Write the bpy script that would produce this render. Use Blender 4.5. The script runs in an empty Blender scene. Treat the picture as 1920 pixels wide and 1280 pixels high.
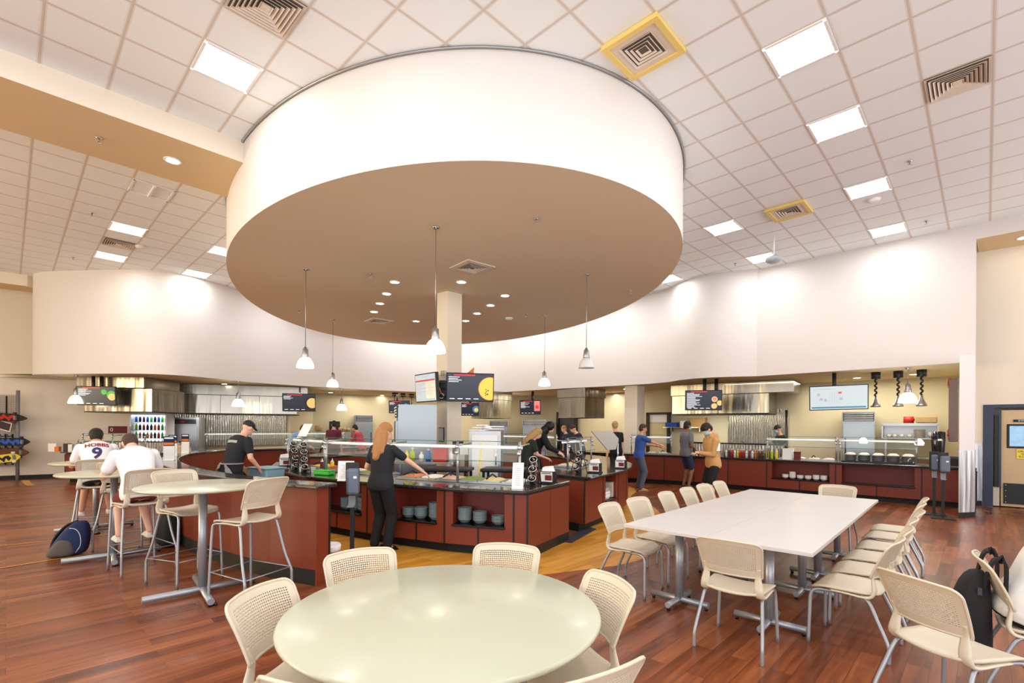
import bpy, bmesh, math, random
from mathutils import Vector, Matrix, Euler
random.seed(7)
C = bpy.context.scene
COL = C.collection
PI = math.pi
R = math.radians
# ------------------------------------------------------------------ camera model
F = 917.0; PCX = 960.0; PCY = 801.4; ROLL = -0.0058; CZ = 1.62
def G(px, py, z=0.0):
    """point of the plane at height z that the photograph shows at px,py"""
    x = px - PCX; y = py - PCY
    c, s = math.cos(-ROLL), math.sin(-ROLL)
    x, y = c*x - s*y, s*x + c*y
    Y = (CZ - z)*F/y
    return Vector((x/F*Y, Y, z))
def GY(px, py, Y):
    x = px - PCX; y = py - PCY
    c, s = math.cos(-ROLL), math.sin(-ROLL)
    x, y = c*x - s*y, s*x + c*y
    return Vector((x/F*Y, Y, CZ - y/F*Y))
cam_d = bpy.data.cameras.new('camera'); cam = bpy.data.objects.new('camera', cam_d)
COL.objects.link(cam); C.camera = cam
cam_d.sensor_width = 36.0; cam_d.lens = F/1920*36.0
cam_d.shift_y = (PCY-640)/1920.0; cam_d.shift_x = 0.0
cam_d.clip_start = 0.05; cam_d.clip_end = 200
cam.location = (0, 0, CZ)
cam.rotation_euler = (Matrix.Rotation(PI/2, 4, 'X') @ Matrix.Rotation(-ROLL, 4, 'Z')).to_euler()

# ------------------------------------------------------------------ materials
def lin(c):
    return tuple((x/12.92 if x <= .04045 else ((x+.055)/1.055)**2.4) for x in c[:3]) + (1.0,)
def hexc(r, g, b): return (r/255, g/255, b/255)
MATS = {}
def mat(name, col, rough=.5, metal=0, spec=.5, emit=0, ecol=None, trans=0, ior=1.45, coat=0, alpha=1, noise=0, nscale=8, bump=0, bscale=40):
    if name in MATS: return MATS[name]
    m = bpy.data.materials.new(name); m.use_nodes = True
    nt = m.node_tree; b = nt.nodes['Principled BSDF']
    c = lin(col)
    b.inputs['Base Color'].default_value = c
    b.inputs['Roughness'].default_value = rough
    b.inputs['Metallic'].default_value = metal
    b.inputs['Specular IOR Level'].default_value = spec
    b.inputs['IOR'].default_value = ior
    if coat: b.inputs['Coat Weight'].default_value = coat; b.inputs['Coat Roughness'].default_value = .12
    if trans: b.inputs['Transmission Weight'].default_value = trans
    if alpha < 1: b.inputs['Alpha'].default_value = alpha
    if emit:
        b.inputs['Emission Color'].default_value = lin(ecol or col)
        b.inputs['Emission Strength'].default_value = emit
    tc = nt.nodes.new('ShaderNodeTexCoord')
    if noise:
        n = nt.nodes.new('ShaderNodeTexNoise'); n.inputs['Scale'].default_value = nscale; n.inputs['Detail'].default_value = 4
        nt.links.new(tc.outputs['Object'], n.inputs['Vector'])
        mx = nt.nodes.new('ShaderNodeMix'); mx.data_type = 'RGBA'
        mx.inputs[6].default_value = tuple(x*(1-noise) for x in c[:3])+(1,)
        mx.inputs[7].default_value = tuple(min(1, x*(1+noise)) for x in c[:3])+(1,)
        nt.links.new(n.outputs['Fac'], mx.inputs[0]); nt.links.new(mx.outputs[2], b.inputs['Base Color'])
    if bump:
        n = nt.nodes.new('ShaderNodeTexNoise'); n.inputs['Scale'].default_value = bscale; n.inputs['Detail'].default_value = 3
        nt.links.new(tc.outputs['Object'], n.inputs['Vector'])
        bp = nt.nodes.new('ShaderNodeBump'); bp.inputs['Strength'].default_value = bump; bp.inputs['Distance'].default_value = .01
        nt.links.new(n.outputs['Fac'], bp.inputs['Height']); nt.links.new(bp.outputs['Normal'], b.inputs['Normal'])
    MATS[name] = m
    return m
TH = 0.7693          # yaw of the ceiling grid and the planks
def node_mat(name, build, rough=.5, spec=.5, metal=0, coat=0):
    m = bpy.data.materials.new(name); m.use_nodes = True
    nt = m.node_tree; b = nt.nodes['Principled BSDF']
    b.inputs['Roughness'].default_value = rough; b.inputs['Specular IOR Level'].default_value = spec
    b.inputs['Metallic'].default_value = metal
    if coat: b.inputs['Coat Weight'].default_value = coat; b.inputs['Coat Roughness'].default_value = .15
    build(nt, b); MATS[name] = m
    return m
def N(nt, t, **kw):
    n = nt.nodes.new(t)
    for k, v in kw.items():
        if k.startswith('i_'):
            key = k[2:]
            n.inputs[int(key) if key.isdigit() else key.replace('_', ' ')].default_value = v
        else: setattr(n, k, v)
    return n
def wood(name, ramp, plank=(1.2, .13), rough=.3, gap=.0015):
    def build(nt, b):
        tc = N(nt, 'ShaderNodeTexCoord')
        mp = N(nt, 'ShaderNodeMapping'); mp.inputs['Rotation'].default_value = (0, 0, -(PI/2-TH))
        nt.links.new(tc.outputs['Object'], mp.inputs['Vector'])
        br = N(nt, 'ShaderNodeTexBrick', offset=.37, offset_frequency=2)
        br.inputs['Scale'].default_value = 1; br.inputs['Brick Width'].default_value = plank[0]; br.inputs['Row Height'].default_value = plank[1]
        br.inputs['Mortar Size'].default_value = gap; br.inputs['Mortar Smooth'].default_value = 0; br.inputs['Bias'].default_value = 0
        br.inputs['Color1'].default_value = (0, 0, 0, 1); br.inputs['Color2'].default_value = (1, 1, 1, 1); br.inputs['Mortar'].default_value = (.3, .3, .3, 1)
        nt.links.new(mp.outputs['Vector'], br.inputs['Vector'])
        m2 = N(nt, 'ShaderNodeMapping'); m2.inputs['Scale'].default_value = (1.2, 16, 1)
        nt.links.new(mp.outputs['Vector'], m2.inputs['Vector'])
        add = N(nt, 'ShaderNodeVectorMath', operation='ADD')
        sc = N(nt, 'ShaderNodeVectorMath', operation='SCALE'); sc.inputs['Scale'].default_value = 17.0
        nt.links.new(br.outputs['Color'], sc.inputs[0]); nt.links.new(m2.outputs['Vector'], add.inputs[0]); nt.links.new(sc.outputs['Vector'], add.inputs[1])
        ns = N(nt, 'ShaderNodeTexNoise'); ns.inputs['Scale'].default_value = 1.0; ns.inputs['Detail'].default_value = 7; ns.inputs['Roughness'].default_value = .65
        ns.inputs['Distortion'].default_value = .15
        nt.links.new(add.outputs['Vector'], ns.inputs['Vector'])
        m3 = N(nt, 'ShaderNodeMath', operation='MULTIPLY_ADD'); m3.inputs[1].default_value = .30
        nt.links.new(br.outputs['Color'], m3.inputs[0])
        m4 = N(nt, 'ShaderNodeMath', operation='MULTIPLY'); m4.inputs[1].default_value = .8
        nt.links.new(ns.outputs['Fac'], m4.inputs[0]); nt.links.new(m4.outputs[0], m3.inputs[2])
        cr = N(nt, 'ShaderNodeValToRGB')
        el = cr.color_ramp.elements
        el[0].position = ramp[0][0]; el[0].color = lin(ramp[0][1])
        el[1].position = ramp[-1][0]; el[1].color = lin(ramp[-1][1])
        for p, c in ramp[1:-1]:
            e = el.new(p); e.color = lin(c)
        nt.links.new(m3.outputs[0], cr.inputs['Fac'])
        mx = N(nt, 'ShaderNodeMix', data_type='RGBA'); mx.inputs[7].default_value = lin((.16, .07, .04))
        mf = N(nt, 'ShaderNodeMath', operation='MULTIPLY'); mf.inputs[1].default_value = .6
        nt.links.new(br.outputs['Fac'], mf.inputs[0]); nt.links.new(mf.outputs[0], mx.inputs[0])
        nt.links.new(cr.outputs['Color'], mx.inputs[6]); nt.links.new(mx.outputs[2], b.inputs['Base Color'])
        n2 = N(nt, 'ShaderNodeTexNoise'); n2.inputs['Scale'].default_value = 1.3
        nt.links.new(tc.outputs['Object'], n2.inputs['Vector'])
        mr = N(nt, 'ShaderNodeMapRange'); mr.inputs['To Min'].default_value = rough-.06; mr.inputs['To Max'].default_value = rough+.1
        nt.links.new(n2.outputs['Fac'], mr.inputs['Value']); nt.links.new(mr.outputs[0], b.inputs['Roughness'])
        bp = N(nt, 'ShaderNodeBump'); bp.inputs['Strength'].default_value = .04; bp.inputs['Distance'].default_value = .003
        nt.links.new(ns.outputs['Fac'], bp.inputs['Height']); nt.links.new(bp.outputs['Normal'], b.inputs['Normal'])
    return node_mat(name, build, rough=rough)
wood('floor_red', [(.28, hexc(70, 34, 18)), (.46, hexc(112, 58, 32)), (.62, hexc(140, 77, 43)), (.80, hexc(162, 100, 62))], rough=.27)
wood('floor_yellow', [(.28, hexc(172, 112, 30)), (.5, hexc(204, 142, 48)), (.8, hexc(224, 170, 76))], rough=.34)
def tile_build(nt, b):
    tc = N(nt, 'ShaderNodeTexCoord')
    mp = N(nt, 'ShaderNodeMapping', vector_type='POINT')
    mp.inputs['Rotation'].default_value = (0, 0, -(PI/2-TH))
    nt.links.new(tc.outputs['Object'], mp.inputs['Vector'])
    sp = N(nt, 'ShaderNodeSeparateXYZ'); nt.links.new(mp.outputs['Vector'], sp.inputs[0])
    T = .6096; hs = []
    for ax, off in (('X', .392), ('Y', .922)):
        d = N(nt, 'ShaderNodeMath', operation='MULTIPLY_ADD'); d.inputs[1].default_value = 1/T; d.inputs[2].default_value = -off if ax == 'X' else -off*-1
        nt.links.new(sp.outputs[ax], d.inputs[0])
        if ax == 'Y': d.inputs[1].default_value = -1/T
        fr = N(nt, 'ShaderNodeMath', operation='PINGPONG'); fr.inputs[1].default_value = .5
        nt.links.new(d.outputs[0], fr.inputs[0]); hs.append(fr)
    mn = N(nt, 'ShaderNodeMath', operation='MINIMUM')
    nt.links.new(hs[0].outputs[0], mn.inputs[0]); nt.links.new(hs[1].outputs[0], mn.inputs[1])
    cr = N(nt, 'ShaderNodeValToRGB'); e = cr.color_ramp.elements
    e[0].position = 0; e[0].color = lin(hexc(212, 208, 200)); e[1].position = .020; e[1].color = lin(hexc(208, 204, 196))
    x = e.new(.024); x.color = lin(hexc(246, 243, 238)); x = e.new(.034); x.color = lin(hexc(226, 220, 212)); x = e.new(.045); x.color = lin(hexc(240, 246, 247))
    nt.links.new(mn.outputs[0], cr.inputs['Fac']); nt.links.new(cr.outputs['Color'], b.inputs['Base Color'])
    n2 = N(nt, 'ShaderNodeTexNoise'); n2.inputs['Scale'].default_value = 60; n2.inputs['Detail'].default_value = 3
    nt.links.new(tc.outputs['Object'], n2.inputs['Vector'])
    mr = N(nt, 'ShaderNodeMapRange'); mr.inputs['From Max'].default_value = .04; mr.inputs['To Max'].default_value = 1.0
    nt.links.new(mn.outputs[0], mr.inputs['Value'])
    ad = N(nt, 'ShaderNodeMath', operation='MULTIPLY_ADD'); ad.inputs[1].default_value = .35
    nt.links.new(n2.outputs['Fac'], ad.inputs[0]); nt.links.new(mr.outputs[0], ad.inputs[2])
    bp = N(nt, 'ShaderNodeBump'); bp.inputs['Strength'].default_value = .16; bp.inputs['Distance'].default_value = .012; bp.invert = True
    nt.links.new(ad.outputs[0], bp.inputs['Height']); nt.links.new(bp.outputs['Normal'], b.inputs['Normal'])
node_mat('ceiling_tile', tile_build, rough=.95, spec=.1)
def steel_build(vert=True):
    def f(nt, b):
        tc = N(nt, 'ShaderNodeTexCoord'); mp = N(nt, 'ShaderNodeMapping'); mp.inputs['Scale'].default_value = (2.2, 2.2, .25)
        nt.links.new(tc.outputs['Object'], mp.inputs['Vector'])
        n = N(nt, 'ShaderNodeTexNoise'); n.inputs['Scale'].default_value = 1.4; n.inputs['Detail'].default_value = 2
        nt.links.new(mp.outputs['Vector'], n.inputs['Vector'])
        bp = N(nt, 'ShaderNodeBump'); bp.inputs['Strength'].default_value = .5; bp.inputs['Distance'].default_value = .06
        nt.links.new(n.outputs['Fac'], bp.inputs['Height']); nt.links.new(bp.outputs['Normal'], b.inputs['Normal'])
        b.inputs['Base Color'].default_value = lin(hexc(168, 162, 150))
    return f
node_mat('steel', steel_build(), rough=.24, metal=1)
def reflect_streak_build(nt, b):  # pale vertical streaks put reflections into the steel colour
    tc = N(nt, 'ShaderNodeTexCoord'); mp = N(nt, 'ShaderNodeMapping'); mp.inputs['Scale'].default_value = (14, 14, .5)
    nt.links.new(tc.outputs['Object'], mp.inputs['Vector'])
    n = N(nt, 'ShaderNodeTexNoise'); n.inputs['Scale'].default_value = 1.0; n.inputs['Detail'].default_value = 3
    nt.links.new(mp.outputs['Vector'], n.inputs['Vector'])
    cr = N(nt, 'ShaderNodeValToRGB'); e = cr.color_ramp.elements
    e[0].position = .38; e[0].color = lin(hexc(150, 152, 156)); e[1].position = .62; e[1].color = lin(hexc(236, 238, 242))
    nt.links.new(n.outputs['Fac'], cr.inputs['Fac']); nt.links.new(cr.outputs['Color'], b.inputs['Base Color'])
    bp = N(nt, 'ShaderNodeBump'); bp.inputs['Strength'].default_value = .5; bp.inputs['Distance'].default_value = .03
    nt.links.new(n.outputs['Fac'], bp.inputs['Height']); nt.links.new(bp.outputs['Normal'], b.inputs['Normal'])
node_mat('bright_steel', reflect_streak_build, rough=.3, metal=.6)
def wavy_build(nt, b):
    tc = N(nt, 'ShaderNodeTexCoord')
    w = N(nt, 'ShaderNodeTexWave', wave_type='BANDS', bands_direction='X'); w.inputs['Scale'].default_value = 4.2
    w.inputs['Distortion'].default_value = 3.2; w.inputs['Detail'].default_value = 2; w.inputs['Detail Scale'].default_value = 1.2
    mp = N(nt, 'ShaderNodeMapping'); mp.inputs['Scale'].default_value = (1, 1, .35)
    nt.links.new(tc.outputs['Generated'], mp.inputs['Vector'])
    nt.links.new(tc.outputs['Object'], mp.inputs['Vector']); nt.links.new(mp.outputs['Vector'], w.inputs['Vector'])
    bp = N(nt, 'ShaderNodeBump'); bp.inputs['Strength'].default_value = .9; bp.inputs['Distance'].default_value = .05
    nt.links.new(w.outputs['Fac'], bp.inputs['Height']); nt.links.new(bp.outputs['Normal'], b.inputs['Normal'])
    b.inputs['Base Color'].default_value = lin(hexc(205, 200, 190))
node_mat('wavy_steel', wavy_build, rough=.25, metal=.85)
def granite_build(nt, b):
    tc = N(nt, 'ShaderNodeTexCoord')
    n = N(nt, 'ShaderNodeTexNoise'); n.inputs['Scale'].default_value = 90; n.inputs['Detail'].default_value = 3
    nt.links.new(tc.outputs['Object'], n.inputs['Vector'])
    cr = N(nt, 'ShaderNodeValToRGB'); e = cr.color_ramp.elements
    e[0].position = .45; e[0].color = lin(hexc(26, 26, 28)); e[1].position = .72; e[1].color = lin(hexc(88, 86, 82))
    nt.links.new(n.outputs['Fac'], cr.inputs['Fac']); nt.links.new(cr.outputs['Color'], b.inputs['Base Color'])
node_mat('granite', granite_build, rough=.09, spec=.7)
mat('fridge_steel', hexc(150, 156, 160), .33, metal=.9)
mat('wall_white', hexc(226, 221, 216), .85, spec=.2, bump=.05, bscale=60)
mat('wall_cream', hexc(234, 224, 206), .85, spec=.2, bump=.05, bscale=60)
mat('wall_tan', hexc(206, 196, 166), .85, spec=.2, bump=.05, bscale=60)
mat('drum_under', hexc(226, 210, 184), .9, spec=.1, bump=.05, bscale=60)
mat('beam_under', hexc(222, 198, 158), .9, spec=.1)
mat('low_ceiling', hexc(226, 214, 176), .9, spec=.1)
mat('red_laminate', hexc(122, 50, 30), .38, noise=.10, nscale=30)
mat('niche_red', hexc(112, 40, 30), .45, noise=.08, nscale=30)
mat('black', hexc(20, 20, 22), .45); mat('black_gloss', hexc(16, 16, 18), .18); mat('rubber', hexc(34, 34, 36), .8)
mat('kick', hexc(13, 12, 12), .6); mat('dark_grey', hexc(52, 54, 60), .5); mat('grey', hexc(128, 130, 134), .5)
mat('beige', hexc(206, 195, 172), .42, bump=.03, bscale=200); mat('legs', hexc(164, 168, 174), .35, metal=.55)
mat('chrome', hexc(205, 208, 212), .15, metal=1); mat('alu', hexc(172, 174, 176), .32, metal=.8)
mat('table_cream', hexc(190, 191, 168), .26, coat=.15, noise=.03, nscale=3); mat('table_edge', hexc(196, 194, 152), .4)
mat('table_white', hexc(208, 203, 200), .3); mat('white', hexc(238, 238, 236), .45); mat('paper', hexc(244, 244, 242), .8)
mat('glass', hexc(205, 226, 218), .03, alpha=.14); mat('glass_edge', hexc(20, 110, 84), .1, emit=.04, ecol=hexc(40, 150, 110))
mat('frost', hexc(214, 228, 226), .3, alpha=.55); mat('cloth_white', hexc(240, 240, 242), .9)
mat('lamp_glow', hexc(255, 250, 238), .5, emit=9, ecol=hexc(255, 248, 232)); mat('troffer_glow', (1, 1, 1), .5, emit=21, ecol=hexc(250, 250, 252))
mat('down_glow', (1, 1, 1), .5, emit=22, ecol=hexc(255, 246, 226)); mat('tube_glow', (1, 1, 1), .5, emit=.3, ecol=hexc(236, 246, 240))
mat('lamp_off', hexc(228, 230, 230), .3); mat('vent', hexc(226, 214, 198), .5); mat('vent_dark', hexc(96, 86, 76), .8)
mat('yellow_tape', hexc(232, 206, 122), .6); mat('line_yellow', hexc(214, 160, 64), .4)
mat('red', hexc(190, 30, 26), .4); mat('orange', hexc(222, 120, 32), .5); mat('green', hexc(60, 200, 60), .35)
mat('blue', hexc(40, 92, 190), .5); mat('lime', hexc(176, 200, 40), .5); mat('yellow', hexc(236, 214, 60), .45)
mat('maroon', hexc(110, 32, 36), .6); mat('navy', hexc(24, 34, 64), .75); mat('brown', hexc(96, 58, 34), .6)
mat('cardboard', hexc(176, 138, 90), .8); mat('plate_grey', hexc(112, 128, 128), .4); mat('ceramic', hexc(232, 228, 220), .25)
mat('tan_door', hexc(206, 178, 138), .55, noise=.05, nscale=5); mat('navy_frame', hexc(40, 54, 76), .4)

# ------------------------------------------------------------------ mesh builder
class MB:
    def __init__(s): s.v = []; s.f = []; s.m = []; s.sm = []
    def add(s, vs, fs, mi=0, smooth=False):
        o = len(s.v); s.v += [tuple(x) for x in vs]
        for f in fs: s.f.append(tuple(i+o for i in f)); s.m.append(mi); s.sm.append(smooth)
        return s
    def box(s, c, d, rz=0, mi=0, M=None):
        x, y, z = d[0]/2, d[1]/2, d[2]/2
        ca, sa = math.cos(rz), math.sin(rz)
        vs = []
        for k in (-z, z):
            for (i, j) in ((-x, -y), (x, -y), (x, y), (-x, y)):
                p = Vector((c[0]+i*ca-j*sa, c[1]+i*sa+j*ca, c[2]+k))
                vs.append(M @ p if M else p)
        return s.add(vs, [(3, 2, 1, 0), (4, 5, 6, 7), (0, 1, 5, 4), (1, 2, 6, 5), (2, 3, 7, 6), (3, 0, 4, 7)], mi)
    def hexa(s, p, mi=0):
        return s.add(p, [(3, 2, 1, 0), (4, 5, 6, 7), (0, 1, 5, 4), (1, 2, 6, 5), (2, 3, 7, 6), (3, 0, 4, 7)], mi)
    def prism(s, pts, z0, z1, mi=0, holes=None):
        n = len(pts)
        a = sum(pts[i][0]*pts[(i+1) % n][1]-pts[(i+1) % n][0]*pts[i][1] for i in range(n))
        if a < 0: pts = pts[::-1]
        vs = [(p[0], p[1], z0) for p in pts]+[(p[0], p[1], z1) for p in pts]
        fs = [tuple(range(n-1, -1, -1)), tuple(range(n, 2*n))]+[(i, (i+1) % n, n+(i+1) % n, n+i) for i in range(n)]
        return s.add(vs, fs, mi)
    def cyl(s, p0, p1, r0, r1=None, seg=12, mi=0, cap=True, smooth=True):
        p0 = Vector(p0); p1 = Vector(p1); r1 = r0 if r1 is None else r1
        d = (p1-p0).normalized(); a = Vector((0, 0, 1)) if abs(d.z) < .9 else Vector((1, 0, 0))
        u = d.cross(a).normalized(); w = d.cross(u)
        vs = []
        for (p, r) in ((p0, r0), (p1, r1)):
            for i in range(seg):
                t = 2*PI*i/seg; vs.append(p+u*math.cos(t)*r+w*math.sin(t)*r)
        fs = [(i, (i+1) % seg, seg+(i+1) % seg, seg+i) for i in range(seg)]
        s.add(vs, fs, mi, smooth)
        if cap: s.add(vs, [tuple(range(seg-1, -1, -1)), tuple(range(seg, 2*seg))], mi)
        return s
    def tube(s, pts, r, seg=8, mi=0, closed=False):
        pts = [Vector(p) for p in pts]; n = len(pts); rs = r if isinstance(r, (list, tuple)) else [r]*n
        prev = None; vs = []
        for i, p in enumerate(pts):
            if closed: d = pts[(i+1) % n]-pts[i-1]
            else: d = pts[min(i+1, n-1)]-pts[max(i-1, 0)]
            d.normalize()
            if prev is None:
                a = Vector((0, 0, 1)) if abs(d.z) < .9 else Vector((1, 0, 0)); u = d.cross(a).normalized()
            else: u = (prev-d*prev.dot(d)).normalized()
            prev = u; w = d.cross(u)
            for k in range(seg):
                t = 2*PI*k/seg; vs.append(p+(u*math.cos(t)+w*math.sin(t))*rs[i])
        fs = []
        for i in range(n if closed else n-1):
            for k in range(seg):
                a, b = i*seg, ((i+1) % n)*seg
                fs.append((a+k, a+(k+1) % seg, b+(k+1) % seg, b+k))
        s.add(vs, fs, mi, True)
        if not closed: s.add(vs, [tuple(range(seg-1, -1, -1)), tuple(range((n-1)*seg, n*seg))], mi)
        return s
    def lathe(s, prof, c=(0, 0, 0), seg=24, mi=0, smooth=True):
        vs = []; n = len(prof)
        for (r, z) in prof:
            for k in range(seg):
                t = 2*PI*k/seg; vs.append((c[0]+r*math.cos(t), c[1]+r*math.sin(t), c[2]+z))
        fs = [(i*seg+k, i*seg+(k+1) % seg, (i+1)*seg+(k+1) % seg, (i+1)*seg+k) for i in range(n-1) for k in range(seg)]
        s.add(vs, fs, mi, smooth)
        if prof[0][0] > 1e-5: s.add(vs[:seg], [tuple(range(seg-1, -1, -1))], mi)
        if prof[-1][0] > 1e-5: s.add(vs[-seg:], [tuple(range(seg))], mi)
        return s
    def ell(s, c, r, seg=14, rings=8, mi=0, M=None):
        vs = []
        for i in range(rings+1):
            ph = PI*i/rings
            for k in range(seg):
                t = 2*PI*k/seg
                p = Vector((r[0]*math.sin(ph)*math.cos(t), r[1]*math.sin(ph)*math.sin(t), -r[2]*math.cos(ph)))
                if M: p = M @ p
                vs.append(p+Vector(c))
        fs = [(i*seg+k, i*seg+(k+1) % seg, (i+1)*seg+(k+1) % seg, (i+1)*seg+k) for i in range(rings) for k in range(seg)]
        return s.add(vs, fs, mi, True)
    def sweep(s, pts, nrm, w, t, mi=0):
        """flat strap along pts; nrm: face normal per point; w width, t thickness"""
        n = len(pts); vs = []
        for i in range(n):
            p = Vector(pts[i]); d = (Vector(pts[min(i+1, n-1)])-Vector(pts[max(i-1, 0)])).normalized()
            nn = Vector(nrm[i] if isinstance(nrm, list) else nrm); nn = (nn-d*nn.dot(d)).normalized(); b = d.cross(nn)
            ww = w[i] if isinstance(w, list) else w
            for (a, c) in ((-1, -1), (1, -1), (1, 1), (-1, 1)): vs.append(p+b*a*ww/2+nn*c*t/2)
        fs = [(i*4+k, i*4+(k+1) % 4, (i+1)*4+(k+1) % 4, (i+1)*4+k) for i in range(n-1) for k in range(4)]
        fs += [(3, 2, 1, 0), (4*n-4, 4*n-3, 4*n-2, 4*n-1)]
        return s.add(vs, fs, mi, False)
    def mesh(s, name):
        me = bpy.data.meshes.new(name); me.from_pydata(s.v, [], s.f)
        me.polygons.foreach_set('use_smooth', s.sm)
        me.polygons.foreach_set('material_index', s.m)
        me.update()
        return me
    def build(s, name, mats, parent=None, loc=None, rz=0, bevel=0, solid=0, subsurf=0, recalc=False, clean=True):
        me = s.mesh(name)
        if recalc or bevel or clean:
            bm = bmesh.new(); bm.from_mesh(me)
            bmesh.ops.remove_doubles(bm, verts=bm.verts, dist=1e-5)
            bmesh.ops.recalc_face_normals(bm, faces=bm.faces)
            bm.to_mesh(me); bm.free()
        mats = mats if isinstance(mats, (list, tuple)) else [mats]
        for m in mats: me.materials.append(MATS[m] if isinstance(m, str) else m)
        o = bpy.data.objects.new(name, me); COL.objects.link(o)
        if parent: o.parent = parent
        if loc is not None: o.location = loc
        if rz: o.rotation_euler = (0, 0, rz)
        if solid or bevel or subsurf:
            if solid:
                md = o.modifiers.new('s', 'SOLIDIFY'); md.thickness = solid; md.offset = 0
            if bevel:
                md = o.modifiers.new('b', 'BEVEL'); md.width = bevel; md.segments = 2; md.limit_method = 'ANGLE'
            if subsurf:
                md = o.modifiers.new('u', 'SUBSURF'); md.levels = subsurf; md.render_levels = subsurf
            bake(o)
        return o
def bake(o):
    dg = bpy.context.evaluated_depsgraph_get(); dg.update()
    me = bpy.data.meshes.new_from_object(o.evaluated_get(dg))
    o.modifiers.clear(); old = o.data; o.data = me; me.name = old.name
    bpy.data.meshes.remove(old)
def tag(o, label=None, cat=None, group=None, kind=None):
    if label: o['label'] = label
    if cat: o['category'] = cat
    if group: o['group'] = group
    if kind: o['kind'] = kind
    return o
def thing(name, label, cat, loc=(0, 0, 0), rz=0, group=None):
    o = bpy.data.objects.new(name, None); COL.objects.link(o); o.empty_display_size = .1
    o.location = loc; o.rotation_euler = (0, 0, rz)
    return tag(o, label, cat, group)
KIDS = {}
def copy_tree(o, parent=None, loc=None, rz=None):
    kids = [x for x in COL.objects if x.parent == o] if o.name not in KIDS else KIDS[o.name]
    KIDS[o.name] = kids
    c = o.copy(); COL.objects.link(c); c.parent = parent
    if loc is not None: c.location = loc
    if rz is not None: c.rotation_euler = (0, 0, rz)
    for k in kids: copy_tree(k, c)
    return c
def put(proto, used, label, loc, rz, group=None):
    """first call moves the prototype itself, later calls copy it"""
    if not used.get(proto.name):
        used[proto.name] = True; o = proto; o.location = loc; o.rotation_euler = (0, 0, rz)
    else: o = copy_tree(proto, None, loc, rz)
    o['label'] = label
    if group: o['group'] = group
    return o
USED = {}
def text_mesh(name, s, size, m, parent=None, mw=None, ext=.002, align='CENTER', bold=0):
    cu = bpy.data.curves.new(name, 'FONT'); cu.body = s; cu.size = size; cu.align_x = align; cu.align_y = 'CENTER'
    cu.extrude = ext; cu.offset = bold; cu.resolution_u = 3
    t = bpy.data.objects.new('tmp_'+name, cu); COL.objects.link(t)
    dg = bpy.context.evaluated_depsgraph_get(); dg.update()
    me = bpy.data.meshes.new_from_object(t.evaluated_get(dg)); me.name = name
    bpy.data.objects.remove(t); bpy.data.curves.remove(cu)
    me.materials.clear(); me.materials.append(MATS[m])
    o = bpy.data.objects.new(name, me); COL.objects.link(o)
    if parent: o.parent = parent
    if mw is not None: o.matrix_local = mw
    return o
# ================================================================== SETTING
CEIL = 5.778; LOW = 3.0
def struct(o): o['kind'] = 'structure'; return o
def UV(u, v, z=0):   # grid cell coordinates -> world
    T = .6096; uu = (u+.392)*T; vv = (v-.922)*T
    s, c = math.sin(TH), math.cos(TH)
    return Vector((uu*s+vv*c, uu*c-vv*s, z))
# floor
fl = MB(); fl.prism([(-19, -4), (15, -4), (15, 25), (-19, 25)], -.1, 0)
struct(fl.build('floor', 'floor_red'))
def smooth_pts(p, n=6, closed=False):
    out = []; m = len(p)
    rng = range(m) if closed else range(m-1)
    for i in rng:
        g = lambda k: p[k % m] if closed else p[max(0, min(m-1, k))]
        a, b, c, d = g(i-1), g(i), g(i+1), g(i+2)
        for j in range(n):
            t = j/n
            out.append(tuple(.5*((2*b[k])+(-a[k]+c[k])*t+(2*a[k]-5*b[k]+4*c[k]-d[k])*t*t+(-a[k]+3*b[k]-3*c[k]+d[k])*t**3) for k in range(len(b))))
    if not closed: out.append(tuple(p[-1]))
    return out
yz = smooth_pts([(-1.75, 5.05), (-.9, 5.1), (-.2, 5.22), (.6, 5.5), (1.58, 6.02), (2.3, 7.3), (2.75, 8.9), (2.95, 10.4), (2.75, 11.3), (3.3, 13.2), (2.6, 15.2), (0, 16.8), (-3, 17.0), (-6, 15.5), (-6.9, 12.2), (-6.4, 10.0), (-5.4, 8.0), (-4.0, 6.5), (-2.9, 5.5)], 6, True)
m = MB(); m.prism(yz, -.02, .003); struct(m.build('floor_serving_area', 'floor_yellow'))
m = MB(); m.prism([(-.9, 7.6), (.78, 6.98), (1.3, 7.9), (.3, 8.6), (.9, 10), (1.0, 12.5), (-1, 14.5), (-3.5, 13), (-3.6, 10.2), (-2.4, 8.4)], -.02, .005)
mat('quarry_tile', hexc(112, 68, 44), .5, noise=.25, nscale=14); struct(m.build('floor_tiles', 'quarry_tile'))
# thin painted guide lines on the floor
def floor_line(name, pts, w, label):
    mb = MB(); v = []
    for i, p in enumerate(pts):
        a = Vector(pts[max(0, i-1)]); b = Vector(pts[min(len(pts)-1, i+1)]); d = (b-a).normalized(); nn = Vector((-d.y, d.x))*w/2
        v += [(p[0]-nn.x, p[1]-nn.y, .006), (p[0]+nn.x, p[1]+nn.y, .006)]
    mb.add(v, [(2*i, 2*i+1, 2*i+3, 2*i+2) for i in range(len(pts)-1)])
    o = mb.build(name, 'line_yellow'); struct(o)
g2 = lambda a, b: tuple(G(a, b, 0)[:2])
floor_line('trim_1', [g2(0, 1077), g2(100, 1060), g2(200, 1043), g2(300, 1025), g2(345, 1016)], .035, '')
floor_line('trim_2', [g2(0, 1035), g2(90, 1025), g2(180, 1014), g2(330, 994)], .03, '')
floor_line('trim_3', [g2(0, 918), g2(49, 915)], .05, '')
floor_line('trim_4', [g2(60, 921), g2(145, 921), g2(250, 921)], .05, '')
floor_line('trim_5', [g2(48, 911), g2(53, 917), g2(60, 921)], .16, '')
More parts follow.
